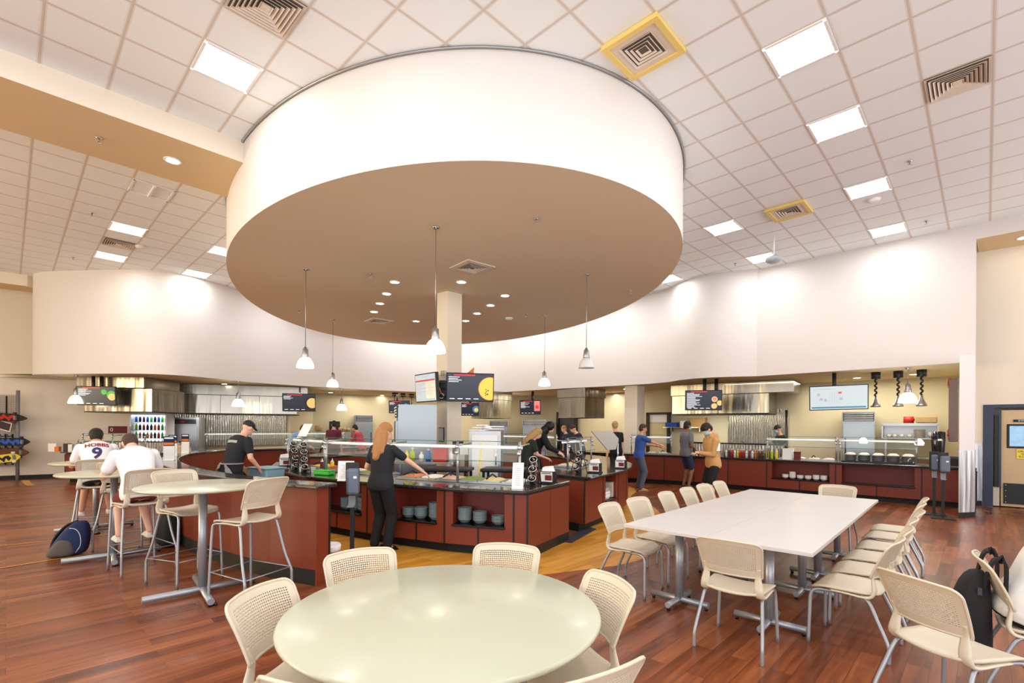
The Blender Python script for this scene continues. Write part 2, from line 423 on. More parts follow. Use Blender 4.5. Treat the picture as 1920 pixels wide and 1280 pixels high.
floor_line('trim_6', [g2(1180, 897), g2(1310, 910), g2(1480, 922), g2(1700, 936), g2(1797, 943), g2(1920, 955)], .03, '')
# ceiling
m = MB(); m.prism([(-19, -4), (15, -4), (15, 25), (-19, 25)], CEIL, CEIL+.1); struct(m.build('ceiling', 'ceiling_tile'))
# elliptical drum hanging under the ceiling
DC = Vector((-1.66, 11.36)); DA, DB = 6.28, 4.28; DANG = math.atan2(.917, -.399)
def drum_pt(t, k=1.0):
    x, y = DA*k*math.cos(t), DB*k*math.sin(t); c, s = math.cos(DANG), math.sin(DANG)
    return (DC.x+x*c-y*s, DC.y+x*s+y*c)
n = 160; DZ = 4.54
v = []; 
for (z, k) in ((CEIL, 1), (DZ, 1), (DZ, .997)):
    for i in range(n): v.append((*drum_pt(2*PI*i/n, k), z))
m = MB(); m.add(v, [(i, (i+1) % n, n+(i+1) % n, n+i) for i in range(n)], 0, True)
m.add([v[n+i] for i in range(n)], [tuple(range(n))], 1)
o = struct(m.build('ceiling_drum', ['wall_white', 'drum_under'], clean=False))
rim = MB(); rim.tube([(*drum_pt(2*PI*i/n, 1.004), CEIL-.012) for i in range(n)], .014, 6, closed=True)
struct(rim.build('trim_7', 'alu'))
# curved fascia wall over the serving counters
FAS = [(-13.45, 14.6), (-13.5, 13.95), (-13.25, 13.5), (-12.8, 13.3), (-12.2, 13.2), (-10.84, 13.08), (-9.9, 13.05), (-9.2, 13.35), (-8.7, 14.1), (-8.2, 15.3), (-7.4, 16.4), (-6.2, 17.5), (-4.3, 18.9), (-2.4, 19.6), (-.7, 19.3), (1.3, 17.5), (3.0, 16.2), (4.25, 15.1)]
fs = smooth_pts(FAS, 6)+[(4.64, 14.5), (4.75, 13.95), (5.0, 13.45), (5.4, 13.1), (5.9, 12.9), (6.38, 12.76)]
def wall_strip(pts, z0, z1, name, m, t=.12, side=1, sm=True):
    P = [Vector(p[:2]) for p in pts]; k = len(P); back = []
    for i in range(k):
        d = (P[min(i+1, k-1)]-P[max(i-1, 0)]).normalized(); back.append(P[i]+Vector((-d.y, d.x))*t*side)
    v = [(p.x, p.y, z) for z in (z0, z1) for p in P]+[(p.x, p.y, z) for z in (z0, z1) for p in back]
    f = []
    for i in range(k-1):
        f += [(i, i+1, k+i+1, k+i), (2*k+i, 3*k+i, 3*k+i+1, 2*k+i+1), (i, 2*k+i, 2*k+i+1, i+1), (k+i, k+i+1, 3*k+i+1, 3*k+i)]
    f += [(0, k, 3*k, 2*k), (k-1, 2*k+k-1, 4*k-1, 2*k-1)]
    mb = MB(); mb.add(v, f, 0, False); o = mb.build(name, m)
    if sm:
        for p in o.data.polygons: p.use_smooth = abs(p.normal.z) < .5 and p.area > 0
        md = o.modifiers.new('e', 'EDGE_SPLIT'); md.split_angle = R(35); bake(o)
    return struct(o)
wall_strip(fs, LOW, CEIL, 'wall_curved_fascia', 'wall_white')
wall_strip([(6.38, 12.76), (9.34, 9.86)], LOW, CEIL, 'wall_straight_fascia', 'wall_white', sm=False)
# wall above the recess at the far right and the recess itself
BZ = 5.47
m = MB(); m.prism([(9.34, 9.86), (13.6, 5.6), (14.6, 6.6), (10.3, 10.8)], BZ, CEIL, 0)
o = m.build('ceiling_recess_soffit', ['wall_white', 'beam_under']); struct(o)
for p in o.data.polygons:
    if p.normal.z < -.5: p.material_index = 1
m = MB(); RW = [(9.98, 10.68), (14.4, 6.9)]
m.prism([RW[0], RW[1], (14.5, 7.1), (10.1, 10.85)], 0, CEIL)
# cut the doorway: build the wall in pieces instead
m = MB(); dwall = (Vector(RW[1])-Vector(RW[0])).normalized(); nwall = Vector((-dwall.y, dwall.x))*-1
def wp(s, d, z): p = Vector(RW[0])+dwall*s-nwall*0+Vector((dwall.y, -dwall.x))*-d; return (p.x, p.y, z)
D0, D1, DH = .22, 1.72, 2.17
def wbox(mb, s0, s1, d0, d1, z0, z1, mi=0):
    mb.hexa([wp(s0, d0, z0), wp(s1, d0, z0), wp(s1, d1, z0), wp(s0, d1, z0), wp(s0, d0, z1), wp(s1, d0, z1), wp(s1, d1, z1), wp(s0, d1, z1)], mi)
wbox(m, -.15, D0, 0, .14, 0, CEIL); wbox(m, D1, 6, 0, .14, 0, CEIL); wbox(m, D0, D1, 0, .14, DH, CEIL)
struct(m.build('wall_right', 'wall_cream'))
# pillar at the right end of the counter, steel guard on its lower part
P0 = G(1799, 961, 0); P1 = G(1829, 959.5, 0); pd = (P1-P0); 
def quad_prism(mb, a, b, depth, z0, z1, mi=0, inset=0):
    d = (b-a).normalized(); nn = Vector((math.sin(TH), math.cos(TH), 0)); a2 = a+d*inset+nn*inset; b2 = b-d*inset+nn*inset; dp = depth-2*inset
    mb.prism([(a2.x, a2.y), (b2.x, b2.y), (b2.x+nn.x*dp, b2.y+nn.y*dp), (a2.x+nn.x*dp, a2.y+nn.y*dp)], z0, z1, mi)
m = MB(); quad_prism(m, P0, P1, .95, 0, LOW+.02, 0, .006); struct(m.build('wall_pillar', 'wall_white'))
m = MB(); quad_prism(m, P0, P1, .96, .1, 1.24); o = m.build('trim_8', 'bright_steel'); struct(o)
m = MB(); quad_prism(m, P0, P1, .965, 0, .1, 0, -.004); struct(m.build('baseboard_pillar', 'kick'))
m = MB(); wbox(m, -.1, D0-.01, -.012, 0, .1, 1.33); struct(m.build('trim_9', 'bright_steel'))
m = MB(); wbox(m, -.1, D0-.01, -.02, 0, 0, .1); struct(m.build('baseboard_right', 'kick'))
# back walls of the kitchen and of the room, low ceiling behind the fascia
BACK = [(-19, 10.6), (-15.2, 14.2), (-12.3, 16.1), (-13.2, 16.9), (-12.6, 17.5), (-8.6, 19.0), (-8.3, 20.4), (-5.3, 21.9), (1.5, 21.9), (3.7, 19.7), (4.9, 18.1), (11.75, 12.35), (9.9, 10.7)]
wall_strip(BACK[:3], 0, CEIL, 'wall_left', 'wall_cream', sm=False)
wall_strip(BACK[2:], 0, 3.2, 'wall_kitchen_back', 'wall_tan', sm=False)
m = MB(); low = [p for p in fs]+[(9.34, 9.86), (9.95, 10.6)]+BACK[::-1][1:-1][:-1]+[(-15.1, 14.3), (-13.6, 14.2)]
m.add([(p[0], p[1], LOW+.012) for p in low]+[(p[0], p[1], LOW+.1) for p in low], [tuple(range(len(low)))]+[tuple(range(2*len(low)-1, len(low)-1, -1))])
struct(m.build('ceiling_kitchen', 'low_ceiling', clean=False))
m = MB()
for a, b in zip(BACK[:2], BACK[1:3]):
    a = Vector((*a, 0)); b = Vector((*b, 0)); d = (b-a).normalized(); nn = Vector((d.y, -d.x, 0))
    m.prism([(a.x, a.y), (b.x, b.y), ((b+nn*.02).x, (b+nn*.02).y), ((a+nn*.02).x, (a+nn*.02).y)], 0, .12)
struct(m.build('baseboard_left', 'kick'))
# soffit at the far left and the big beam that runs into the drum
m = MB(); m.prism([(-19, 9.0), (-13.5, 13.6), (-13.5, 14.6), (-19, 10.4)], BZ, CEIL); o = m.build('ceiling_soffit_left', ['wall_cream', 'beam_under']); struct(o)
for p in o.data.polygons:
    if p.normal.z < -.5: p.material_index = 1
a0 = Vector((-5.67, 5.42)); a1 = Vector((-3.6, 7.51)); dd = (a1-a0).normalized(); nn = Vector((-dd.y, dd.x))*1.38; a0 = a0-dd*5
m = MB(); m.prism([tuple(a0), tuple(a1), tuple(a1+nn), tuple(a0+nn)], BZ, CEIL); o = m.build('ceiling_beam', ['wall_cream', 'beam_under']); struct(o)
for p in o.data.polygons:
    if p.normal.z < -.5: p.material_index = 1
# side walls outside the frame so light bounces as in the room
m = MB(); m.box((-19.05, 10, 2.9), (.1, 30, 5.8)); m.box((15.05, 10, 2.9), (.1, 30, 5.8)); struct(m.build('wall_side', 'wall_white'))
# central column
cc = [G(816.7, 551.7, DZ), G(836.7, 546.7, DZ), G(863.3, 552.7, DZ)]
c4 = cc[0]+cc[2]-cc[1]
m = MB(); m.prism([(p.x, p.y) for p in (cc[0], cc[1], cc[2], c4)], 0, DZ+.01); struct(m.build('wall_column', 'wall_cream'))
m = MB(); q = G(1192, 720, LOW); m.box((q.x, q.y+.2, 1.5), (.46, .46, 3.0), R(45)); struct(m.build('wall_column_right', 'wall_cream'))
# ------------------------------------------------------------------ ceiling fixtures
def grid_rot(): return PI/2-TH
def make_troffer(name, lit=True):
    t = thing(name, '', 'ceiling light')
    f = MB(); h = .298
    for (cx, cy, sx, sy) in ((0, h-.012, .6, .03), (0, -h+.012, .6, .03), (h-.012, 0, .03, .6), (-h+.012, 0, .03, .6)): f.box((cx, cy, -.006), (sx, sy, .02))
    f.build('frame', 'white', t)
    d = MB(); d.add([(-.285, -.285, -.006), (-.285, .285, -.006), (.285, .285, -.006), (.285, -.285, -.006)], [(0, 1, 2, 3)])
    d.build('diffuser', 'troffer_glow' if lit else 'frost', t, clean=False)
    return t
tp = make_troffer('ceiling_light')
spots = [(9, -2, 'large lit ceiling panel nearest the camera, upper right of the photo'), (12, -2, 'second lit ceiling panel of the right-hand row'), (16, -2, 'third lit ceiling panel of the right-hand row, above the round white detector'),
         (20, -2, 'farthest lit ceiling panel of the right-hand row, by the white wall'), (16, -6, 'lit ceiling panel right beside the drum, left of the yellow-edged vent'), (20, -6, 'lit ceiling panel directly behind the hanging grey speaker'),
         (20, -10, 'lit ceiling panel half hidden behind the right rim of the drum'), (2, -10, 'large lit ceiling panel at upper left beside the big square vent'), (2, -21, 'lit ceiling panel at left, in front of the striped vent'),
         (2, -25, 'lit ceiling panel at left, behind the striped vent'), (5, -21, 'lit ceiling panel cut by the left rim of the drum'), (5, -25, 'lit ceiling panel above the curved wall, nearest the drum on the left')]
for u, v, lab in spots: put(tp, USED, lab, UV(u+.5, v+.5, CEIL), grid_rot(), 'square recessed ceiling panels')
for i, (u, v) in enumerate([(5, -2), (1, -2), (-3, -2), (2, -6), (-2, -6), (-2, -10), (2, -14), (-4, -14), (-2, -18), (5, 2), (1, 2), (9, 2), (-3, 2), (13, 3), (17, 3), (-4, -22), (-8, -18), (-8, -10)]):
    put(tp, USED, 'lit square ceiling panel out of the frame', UV(u+.5, v+.5, CEIL), grid_rot(), 'ceiling panels outside the picture')
for (x, y) in ((-4.6, 17.7), (-1.6, 18.5), (1.1, 16.9), (3.1, 14.7), (-6.9, 15.0), (-3.1, 18.2), (0, 17.9), (2.1, 15.9)):
    s_, c_ = math.sin(TH), math.cos(TH); u = math.floor((x*s_+y*c_)/.6096-.392); v = math.floor((x*c_-y*s_)/.6096+.922)
    put(tp, USED, 'lit square ceiling panel hidden behind the drum', UV(u+.5, v+.5, CEIL), grid_rot(), 'ceiling panels hidden behind the drum')
t = thing('ceiling_light_off', 'unlit recessed ceiling panel behind the big beam at upper left', 'ceiling light', UV(2.5, -16.5, CEIL), grid_rot())
f = MB()
for (cx, cy, sx, sy) in ((0, .286, .6, .03), (0, -.286, .6, .03), (.286, 0, .03, .6), (-.286, 0, .03, .6)): f.box((cx, cy, -.006), (sx, sy, .02))
f.build('frame', 'white', t); f = MB(); f.box((0, 0, -.003), (.56, .56, .004)); f.build('diffuser', 'lamp_off', t); f = MB(); f.box((0, 0, -.02), (.03, .56, .04)); f.build('baffle', 'white', t)
def make_vent(name, k=7, s=.29, tape=False, small=False):
    t = thing(name, '', 'air vent')
    f = MB(); f.box((0, 0, -.002), (2*s, 2*s, .004)); f.build('backing', 'vent_dark', t)
    for i in range(k):
        a = s*(1-i/(k+.5)); b = a-s/(k+.5)*.62; z1 = -.008; z0 = -.03 if i else -.012
        vs = [(x*a, y*a, z0) for x, y in ((-1, -1), (1, -1), (1, 1), (-1, 1))]+[(x*b, y*b, z1) for x, y in ((-1, -1), (1, -1), (1, 1), (-1, 1))]
        sl = MB(); sl.add(vs, [(j, (j+1) % 4, 4+(j+1) % 4, 4+j) for j in range(4)]); sl.build('louvre', 'vent', t, solid=.003, clean=False)
    f = MB(); f.box((0, 0, -.02), (s*.3, s*.3, .01)); f.build('centre_plate', 'vent', t)
    return t
vp = make_vent('air_vent')
put(vp, USED, 'large square louvred ceiling vent cut by the top edge, upper left', UV(2.5, -7.5, CEIL), grid_rot(), 'louvred ceiling vents')
put(vp, USED, 'square louvred ceiling vent at the upper right corner', UV(12.5, .5, CEIL), grid_rot(), 'louvred ceiling vents')
put(vp, USED, 'louvred ceiling vent between two lit panels at left', UV(2.5, -22.5, CEIL), grid_rot(), 'louvred ceiling vents')
def make_taped(name):
    t = thing(name, '', 'air vent'); s = .30
    f = MB(); f.box((0, 0, -.02), (.56, .56, .03)); f.build('face_plate', 'vent', t)
    f = MB()
    for (cx, cy, sx, sy) in ((0, s, .66, .06), (0, -s, .66, .06), (s, 0, .06, .54), (-s, 0, .06, .54)): f.box((cx, cy, -.03), (sx, sy, .05))
    f.build('yellow_surround', 'yellow_tape', t)
    for i in range(4):
        a = .19-.042*i; f = MB(); b = a-.02
        vs = [(x*a, y*a, -.05) for x, y in ((-1, -1), (1, -1), (1, 1), (-1, 1))]+[(x*b, y*b, -.036) for x, y in ((-1, -1), (1, -1), (1, 1), (-1, 1))]
        f.add(vs, [(j, (j+1) % 4, 4+(j+1) % 4, 4+j) for j in range(4)]); f.build('louvre', 'vent', t, solid=.003, clean=False)
    f = MB(); f.box((0, 0, -.037), (.36, .36, .003)); f.build('dark_opening', 'vent_dark', t)
    return t
yv = make_taped('air_vent_yellow_edged')
put(yv, USED, 'square vent with thick yellow edging, top right above the drum', UV(7.5, -3.5, CEIL), grid_rot(), 'yellow-edged vents')
put(yv, USED, 'small-looking yellow-edged vent far down the right side of the ceiling', UV(16.5, -3.5, CEIL), grid_rot(), 'yellow-edged vents')
def drum_vent(name, px, py, label, s=.3):
    p = G(px, py, DZ); t = thing(name, label, 'air vent', p, R(40))
    f = MB(); f.box((0, 0, -.008), (2*s, 2*s, .016)); f.build('face_plate', 'vent', t)
    f = MB(); f.box((0, 0, -.018), (s*1.25, s*1.25, .004)); f.build('dark_opening', 'vent_dark', t)
    for i in range(4):
        a = s*.62-.04*i*s/.3; b = a-.018; f = MB()
        vs = [(x*a, y*a, -.034) for x, y in ((-1, -1), (1, -1), (1, 1), (-1, 1))]+[(x*b, y*b, -.02) for x, y in ((-1, -1), (1, -1), (1, 1), (-1, 1))]
        f.add(vs, [(j, (j+1) % 4, 4+(j+1) % 4, 4+j) for j in range(4)]); f.build('louvre', 'vent', t, solid=.003, clean=False)
drum_vent('air_vent_square', 882, 501.5, 'square vent in the tan underside of the drum, right of the column')
drum_vent('air_vent_square', 708, 604.5, 'square vent in the tan underside of the drum, near its far rim on the left')
# downlights
def downlight(r=.085, name='downlight'):
    t = thing(name, '', 'downlight')
    f = MB(); f.lathe([(r, 0), (r+.025, 0), (r+.03, -.008), (r, -.012), (r, 0)], seg=28); f.build('trim_ring', 'white', t)
    f = MB(); f.lathe([(0, -.004), (r, -.004)], seg=28); f.build('lens', 'down_glow', t, clean=False)
    return t
dl = downlight()
dls = [(737, 531, 'front lit downlight of the left row under the drum'), (722, 553, 'second lit downlight of the left row under the drum'), (710, 571.5, 'third lit downlight of the left row under the drum'), (699, 587, 'fourth lit downlight of the left row, next to the vent'),
       (778, 604, 'lone lit downlight left of the column near the far rim'), (862, 529.5, 'lit downlight just below the square vent, right of the column'), (944, 554, 'rightmost lit downlight under the drum'),
       (917, 572.5, 'second lit downlight in from the right under the drum'), (892, 588, 'lit downlight to the right of the column, third from the right'), (871, 602, 'lit downlight closest to the far rim beside the column')]
for a, b, lab in dls: put(dl, USED, lab, G(a, b, DZ), 0, 'downlights under the drum')
for k, (a, b, z, lab) in enumerate([(318, 308, BZ, 'round lit downlight in the underside of the big beam'), (1915, 434, BZ, 'lit downlight in the soffit at the right edge')]):
    put(dl, USED, lab, G(a, b, z), 0); 
for a, b, lab in [(420, 725.5, 'downlight in the kitchen ceiling above the long steel hood'), (619, 739.5, 'downlight in the kitchen ceiling behind the smaller left pendant'), (716, 743.5, 'downlight in the kitchen ceiling left of the hanging white menu screen'),
                  (1121, 730.5, 'downlight in the kitchen ceiling behind the small hood'), (1172, 726.3, 'downlight in the kitchen ceiling beside the square column'), (1606, 700.5, 'downlight in the kitchen ceiling above the screen at right'), (1712, 692.5, 'downlight in the kitchen ceiling between the heat lamps')]:
    put(dl, USED, lab, G(a, b, LOW+.01), 0, 'kitchen downlights')
# sprinklers, detectors
def sprinkler():
    t = thing('sprinkler', '', 'sprinkler')
    f = MB(); f.lathe([(.035, 0), (.035, -.01), (.012, -.014), (.012, -.05), (0, -.05)], seg=12); f.build('body', 'chrome', t)
    f = MB(); f.lathe([(0, -.062), (.025, -.062), (.025, -.058), (0, -.058)], seg=12); f.build('deflector', 'chrome', t)
    return t
sp = sprinkler()
for a, b, z, lab in [(1002, 409, DZ, 'sprinkler head at the right front of the drum underside'), (692, 516, DZ, 'sprinkler head left of the downlight rows'), (1179, 542, DZ, 'sprinkler head near the right rim of the drum'), (984, 588, DZ, 'small sprinkler head near the right far rim'), (788, 632, DZ, 'sprinkler head at the far rim in front of the column'), (558, 586, DZ, 'sprinkler head behind the left pendant cord'),
                     (1700, 293, CEIL, 'sprinkler head in the ceiling near the right side'), (1732, 405, CEIL, 'sprinkler head in the ceiling above the white wall at right'), (168, 408, CEIL, 'sprinkler head in the ceiling at left'), (134, 492, CEIL, 'sprinkler head in the ceiling over the curved wall end'), (179, 267, BZ, 'sprinkler head in the underside of the big beam'), (1375, 489, CEIL, 'sprinkler head by the curved corner of the white wall')]:
    put(sp, USED, lab, G(a, b, z), 0, 'sprinkler heads')
dt = thing('smoke_detector', '', 'detector'); f = MB(); f.lathe([(.10, 0), (.10, -.02), (.07, -.045), (0, -.05)], seg=24); f.build('cover', 'white', dt); f = MB(); f.lathe([(.11, 0), (.11, -.008), (.1, -.008)], seg=24); f.build('base_plate', 'white', dt)
for a, b, z, lab in [(1633, 366, CEIL, 'round white detector in the ceiling below the third lit panel'), (952, 596, DZ, 'flat round detector under the drum at the right'), (258, 469, CEIL, 'round detector next to the striped vent at left')]: put(dt, USED, lab, G(a, b, z), 0, 'detectors')
# pendants
def make_pendant(name, cord, r=.15, glow='lamp_glow'):
    t = thing(name, '', 'pendant lamp')
    f = MB(); f.lathe([(0, 0), (.062, 0), (.06, -.015), (.02, -.03), (0, -.03)], seg=20); f.build('ceiling_canopy', 'chrome', t)
    f = MB(); f.cyl((0, 0, -.02), (0, 0, -cord), .006, seg=6); f.build('cord', 'alu', t)
    k = r/.15; z = -cord
    f = MB(); f.lathe([(.0, z+.03), (.02*k, z+.03), (.03*k, z), (.05*k, z-.01), (.055*k, z-.1*k), (.062*k, z-.16*k), (.055*k, z-.17*k), (0, z-.17*k)], seg=24); f.build('socket_housing', 'alu', t)
    f = MB(); z2 = z-.165*k
    f.lathe([(.055*k, z2), (.085*k, z2-.02*k), (.115*k, z2-.06*k), (.138*k, z2-.11*k), (.147*k, z2-.15*k), (.15*k, z2-.175*k), (.152*k, z2-.19*k), (.143*k, z2-.19*k), (.138*k, z2-.15*k), (.1*k, z2-.06*k), (.05*k, z2-.01*k)], seg=32); f.build('lamp_shade', glow, t, clean=False)
    f = MB(); f.ell((0, 0, z2-.10*k), (.045*k, .045*k, .06*k)); f.build('bulb', glow if glow != 'lamp_off' else 'white', t)
    return t
pd_ = make_pendant('pendant_lamp', 1.83-.355)
for a, b, lab in [(813, 428, 'large lit pendant lamp hanging in front of the column'), (570, 509, 'lit pendant lamp at the left front under the drum'), (622, 603, 'smaller-looking lit pendant, second from the left under the drum'), (1019, 590, 'lit pendant lamp to the right of the column under the drum')]:
    put(pd_, USED, lab, G(a, b, DZ), 0, 'pendants under the drum')
off = make_pendant('pendant_lamp_off', 1.78-.355, glow='lamp_off'); off.location = G(1097, 513, DZ); off['label'] = 'unlit pendant lamp, rightmost under the drum'
kp = make_pendant('pendant_lamp_short', .8-.36*1.2, r=.175)
for a, b, lab in [(446, 720, 'lit pendant lamp in front of the long steel hood'), (640, 733, 'lit pendant lamp over the far counter right of the left menu screen'), (142, 713, 'lit pendant lamp behind the leftmost menu screen'), (948, 737.5, 'lit pendant lamp left of the screen that shows a red dish'),
                  (1084, 727, 'lit pendant lamp in front of the small hood'), (1701, 681, 'big lit pendant lamp among the heat lamps at right')]:
    put(kp, USED, lab, G(a, b, LOW+.01), 0, 'pendants over the serving counters')
# speaker on a stem
p = G(1447, 437, CEIL)
t = thing('hanging_speaker', 'grey dome speaker hanging from a white stem near the white wall', 'speaker', UV(19.6, -4.6, CEIL))
t.location = p
f = MB(); f.cyl((0, 0, 0), (0, 0, -.42), .018, seg=10); f.build('stem', 'white', t)
f = MB(); f.lathe([(0, -.40), (.04, -.41), (.16, -.47), (.17, -.50), (.15, -.54), (.08, -.58), (0, -.59)], seg=24); f.build('dome', mat('dome_grey', hexc(178, 186, 196), .4), t)
# world and added fill lights, plus kitchen lights
w = bpy.data.worlds.new('world'); C.world = w; w.use_nodes = True
w.node_tree.nodes['Background'].inputs['Color'].default_value = lin(hexc(246, 248, 252)); w.node_tree.nodes['Background'].inputs['Strength'].default_value = 1.25
def area(name, loc, rot, size, e, col):
    l = bpy.data.lights.new(name, 'AREA'); l.energy = e; l.size = size[0]; l.shape = 'RECTANGLE'; l.size_y = size[1]; l.color = lin(col)[:3]
    o = bpy.data.objects.new(name, l); COL.objects.link(o); o.location = loc; o.rotation_euler = rot; return o
area('camera_fill', (0, -3.6, 1.3), (R(90+52), 0, 0), (20, 2.6), 430, hexc(250, 250, 252))  # unseen area light added behind the camera to brighten the ceiling
area('right_fill', (14.2, 1.5, 1.6), (0, R(132), 0), (2.4, 8), 400, hexc(248, 250, 255))  # added fill aimed upward, lifts the right part of the ceiling
area('left_warm_fill', (-17.5, 1.5, 2.6), (0, R(-118), 0), (4, 7), 900, hexc(255, 230, 178))  # unseen warm fill, added for the yellow tone on the left
area('hood_fill', (-9.7, 17.3, 1.99), (R(14), 0, R(19)), (2.6, .5), 40, hexc(255, 250, 240))  # added under the long hood to brighten the ribbed panel
area('hood_fill', (6.75, 15.3, 2.03), (R(14), 0, R(-39)), (2.4, .5), 36, hexc(255, 250, 236))  # same added fill under the right-hand hood
area('kitchen_light', (-4.0, 20.3, 2.95), (0, 0, 0), (6, 1.2), 110, hexc(255, 247, 228))
area('kitchen_light', (2.6, 18.5, 2.95), (0, 0, 0), (3, 1.5), 70, hexc(255, 247, 228))
area('kitchen_light', (8.6, 13.4, 2.95), (0, 0, R(-44)), (5, 1.4), 110, hexc(255, 247, 228))
C.view_settings.view_transform = 'Standard'; C.view_settings.look = 'None'; C.view_settings.gamma = 1; C.view_settings.use_curve_mapping = False
C.view_settings.exposure = 0.36
cy = C.cycles; cy.use_adaptive_sampling = True; cy.adaptive_threshold = .02; cy.use_denoising = True; cy.max_bounces = 8; cy.diffuse_bounces = 6; cy.glossy_bounces = 4; cy.transparent_max_bounces = 12; cy.sample_clamp_indirect = 6; cy.caustics_reflective = False; cy.caustics_refractive = False
# ================================================================== CHAIRS, STOOLS, TABLES
def seat_mesh(z):
    mb = MB(); NU, NV = 16, 14; top = []
    for j in range(NV+1):
        v = -1+2*j/NV
        for i in range(NU+1):
            u = -1+2*i/NU
            hw = (.205+.025*(v+1)/2)*(1-.16*max(0, abs(v)-.55)**2/.2)
            x = u*hw; y = -.01+v*.215*(1-.05*abs(u)**3)
            zz = z+.016*u*u-.010-.028*max(0, (v-.55)/.45)**2+.006*max(0, -v-.5)
            top.append((x, y, zz))
    k = len(top); bot = [(x*.985, y, zz-.016) for x, y, zz in top]
    f = []
    for j in range(NV):
        for i in range(NU):
            a = j*(NU+1)+i; b = a+1; c = a+NU+2; d = a+NU+1
            f += [(a, b, c, d), (k+d, k+c, k+b, k+a)]
    bd = [i for i in range(NU+1)]+[j*(NU+1)+NU for j in range(1, NV+1)]+[NV*(NU+1)+i for i in range(NU-1, -1, -1)]+[j*(NU+1) for j in range(NV-1, 0, -1)]
    m = len(bd)
    f += [(bd[(i+1) % m], bd[i], k+bd[i], k+bd[(i+1) % m]) for i in range(m)]
    mb.add(top+bot, f, 0, True)
    return mb
def back_point(u, v, z):
    """u -1..1 across, v 0..1 up the back shell, corners rounded"""
    ru, rv = .20, .17
    for lo in (0,):
        dv = ((v-(1-rv))/rv) if lo == 0 else ((.10-v)/.10)
        du = (abs(u)-(1-ru))/ru
        if du > 0 and dv > 0:
            k = max(du, dv)/math.hypot(du, dv); u = math.copysign(1-ru+du*k*ru, u)
            v = (1-rv+dv*k*rv) if lo == 0 else .10-dv*k*.10
    hw = .203+.024*v
    y = -.222-.085*v-.03*v*v+.045*u*u
    zz = z+.115+.268*v-.014*u*u*v
    return (u*hw, y, zz)
def back_mesh(z, holes=True):
    mb = MB(); NU, NV = 34, 22
    BU, BV0, BV1 = 3, 4, 3
    verts = {}; vl = []
    def P(u, v):
        key = (round(u, 5), round(v, 5))
        if key not in verts: verts[key] = len(vl); vl.append(back_point(u, v, z))
        return verts[key]
    f = []
    for j in range(NV):
        for i in range(NU):
            u0, u1 = -1+2*i/NU, -1+2*(i+1)/NU; v0, v1 = j/NV, (j+1)/NV
            a, b, c, d = P(u0, v0), P(u1, v0), P(u1, v1), P(u0, v1)
            if holes and BU <= i < NU-BU and BV0 <= j < NV-BV1:
                um, vm = (u0+u1)/2, (v0+v1)/2; k = .43; s = 1 if (i+j) % 2 else -1
                du, dv = (u1-u0)*k, (v1-v0)*k
                # slanted slot: two opposite corners long, two short
                e = P(um, vm-dv*.8); g = P(um+du, vm+dv*.25*s); h = P(um, vm+dv*.8); q = P(um-du, vm-dv*.25*s)
                f += [(a, b, e), (b, g, e), (b, c, g), (c, h, g), (c, d, h), (d, q, h), (d, a, q), (a, e, q)]
            else: f.append((a, b, c, d))
    mb.add(vl, f, 0, True)
    return mb
def upright_mesh(z, s):
    mb = MB()
    p = smooth_pts([back_point(s*.90, .26, z), back_point(s*.875, .03, z), (s*.182, -.196, z+.06), (s*.187, -.200, z+.015), (s*.191, -.180, z-.022), (s*.194, -.13, z-.030), (s*.196, -.03, z-.024), (s*.198, .06, z-.022)], 5)
    n = len(p); vs = []
    for i in range(n):
        a = Vector(p[max(0, i-1)]); b = Vector(p[min(n-1, i+1)]); d = (b-a).normalized(); nn = Vector((0, d.z, -d.y)).normalized(); bb = Vector((1, 0, 0))
        t = i/(n-1); w = .022+.030*min(1, t*3.2)+.008*math.sin(PI*t); th = .011+.013*math.sin(PI*min(1, t*1.15))**2
        if t > .7: th = .012
        c = Vector(p[i])
        for (x, y) in ((-1, -.5), (-.6, -1), (.6, -1), (1, -.5), (1, .5), (.6, 1), (-.6, 1), (-1, .5)): vs.append(c+bb*x*w/2+nn*y*th/2)
    f = [(i*8+k, i*8+(k+1) % 8, (i+1)*8+(k+1) % 8, (i+1)*8+k) for i in range(n-1) for k in range(8)]+[tuple(range(7, -1, -1)), tuple(range(8*n-8, 8*n))]
    return mb.add(vs, f, 0, True)
def frame_tube():
    mb = MB(); return mb
def make_chair(name, cat, z, legs, rods=None, holes=True):
    t = thing(name, '', cat)
    s = seat_mesh(z).build('seat', 'beige', t)
    bk = back_mesh(z, holes).build('backrest', 'beige', t, solid=.005)
    # rolled top rim and side rims of the back shell
    bd = [(-1, v/20) for v in range(0, 21)]+[(-1+2*i/30, 1) for i in range(1, 31)]+[(1, v/20) for v in range(19, -1, -1)]+[(1-2*i/30, 0) for i in range(1, 30)]
    pts = []
    for u, v in bd:
        q = Vector(back_point(u, v, z))
        if not pts or (q-pts[-1]).length > .006: pts.append(q)
    rim = MB(); rim.tube(pts, .0078, 6, closed=True)
    rim.build('back_rim', 'beige', t)
    for sd in (-1, 1): upright_mesh(z, sd).build('back_support', 'beige', t)
    for p in legs:
        mb = MB(); mb.tube(smooth_pts(p, 4), .0125, 8)
        e = p[-1]; lg = mb.build('leg', 'legs', t)
    mb = MB(); mb.tube([(-.2, -.13, z-.028), (.2, -.13, z-.028)], .011, 8); mb.tube([(-.18, .12, z-.036), (.18, .12, z-.036)], .011, 8)
    mb.build('seat_rail', 'legs', t)
    if rods:
        mb = MB()
        for a, b in rods: mb.cyl(a, b, .0055, seg=6)
        mb.build('footrest', 'legs', t)
    return t
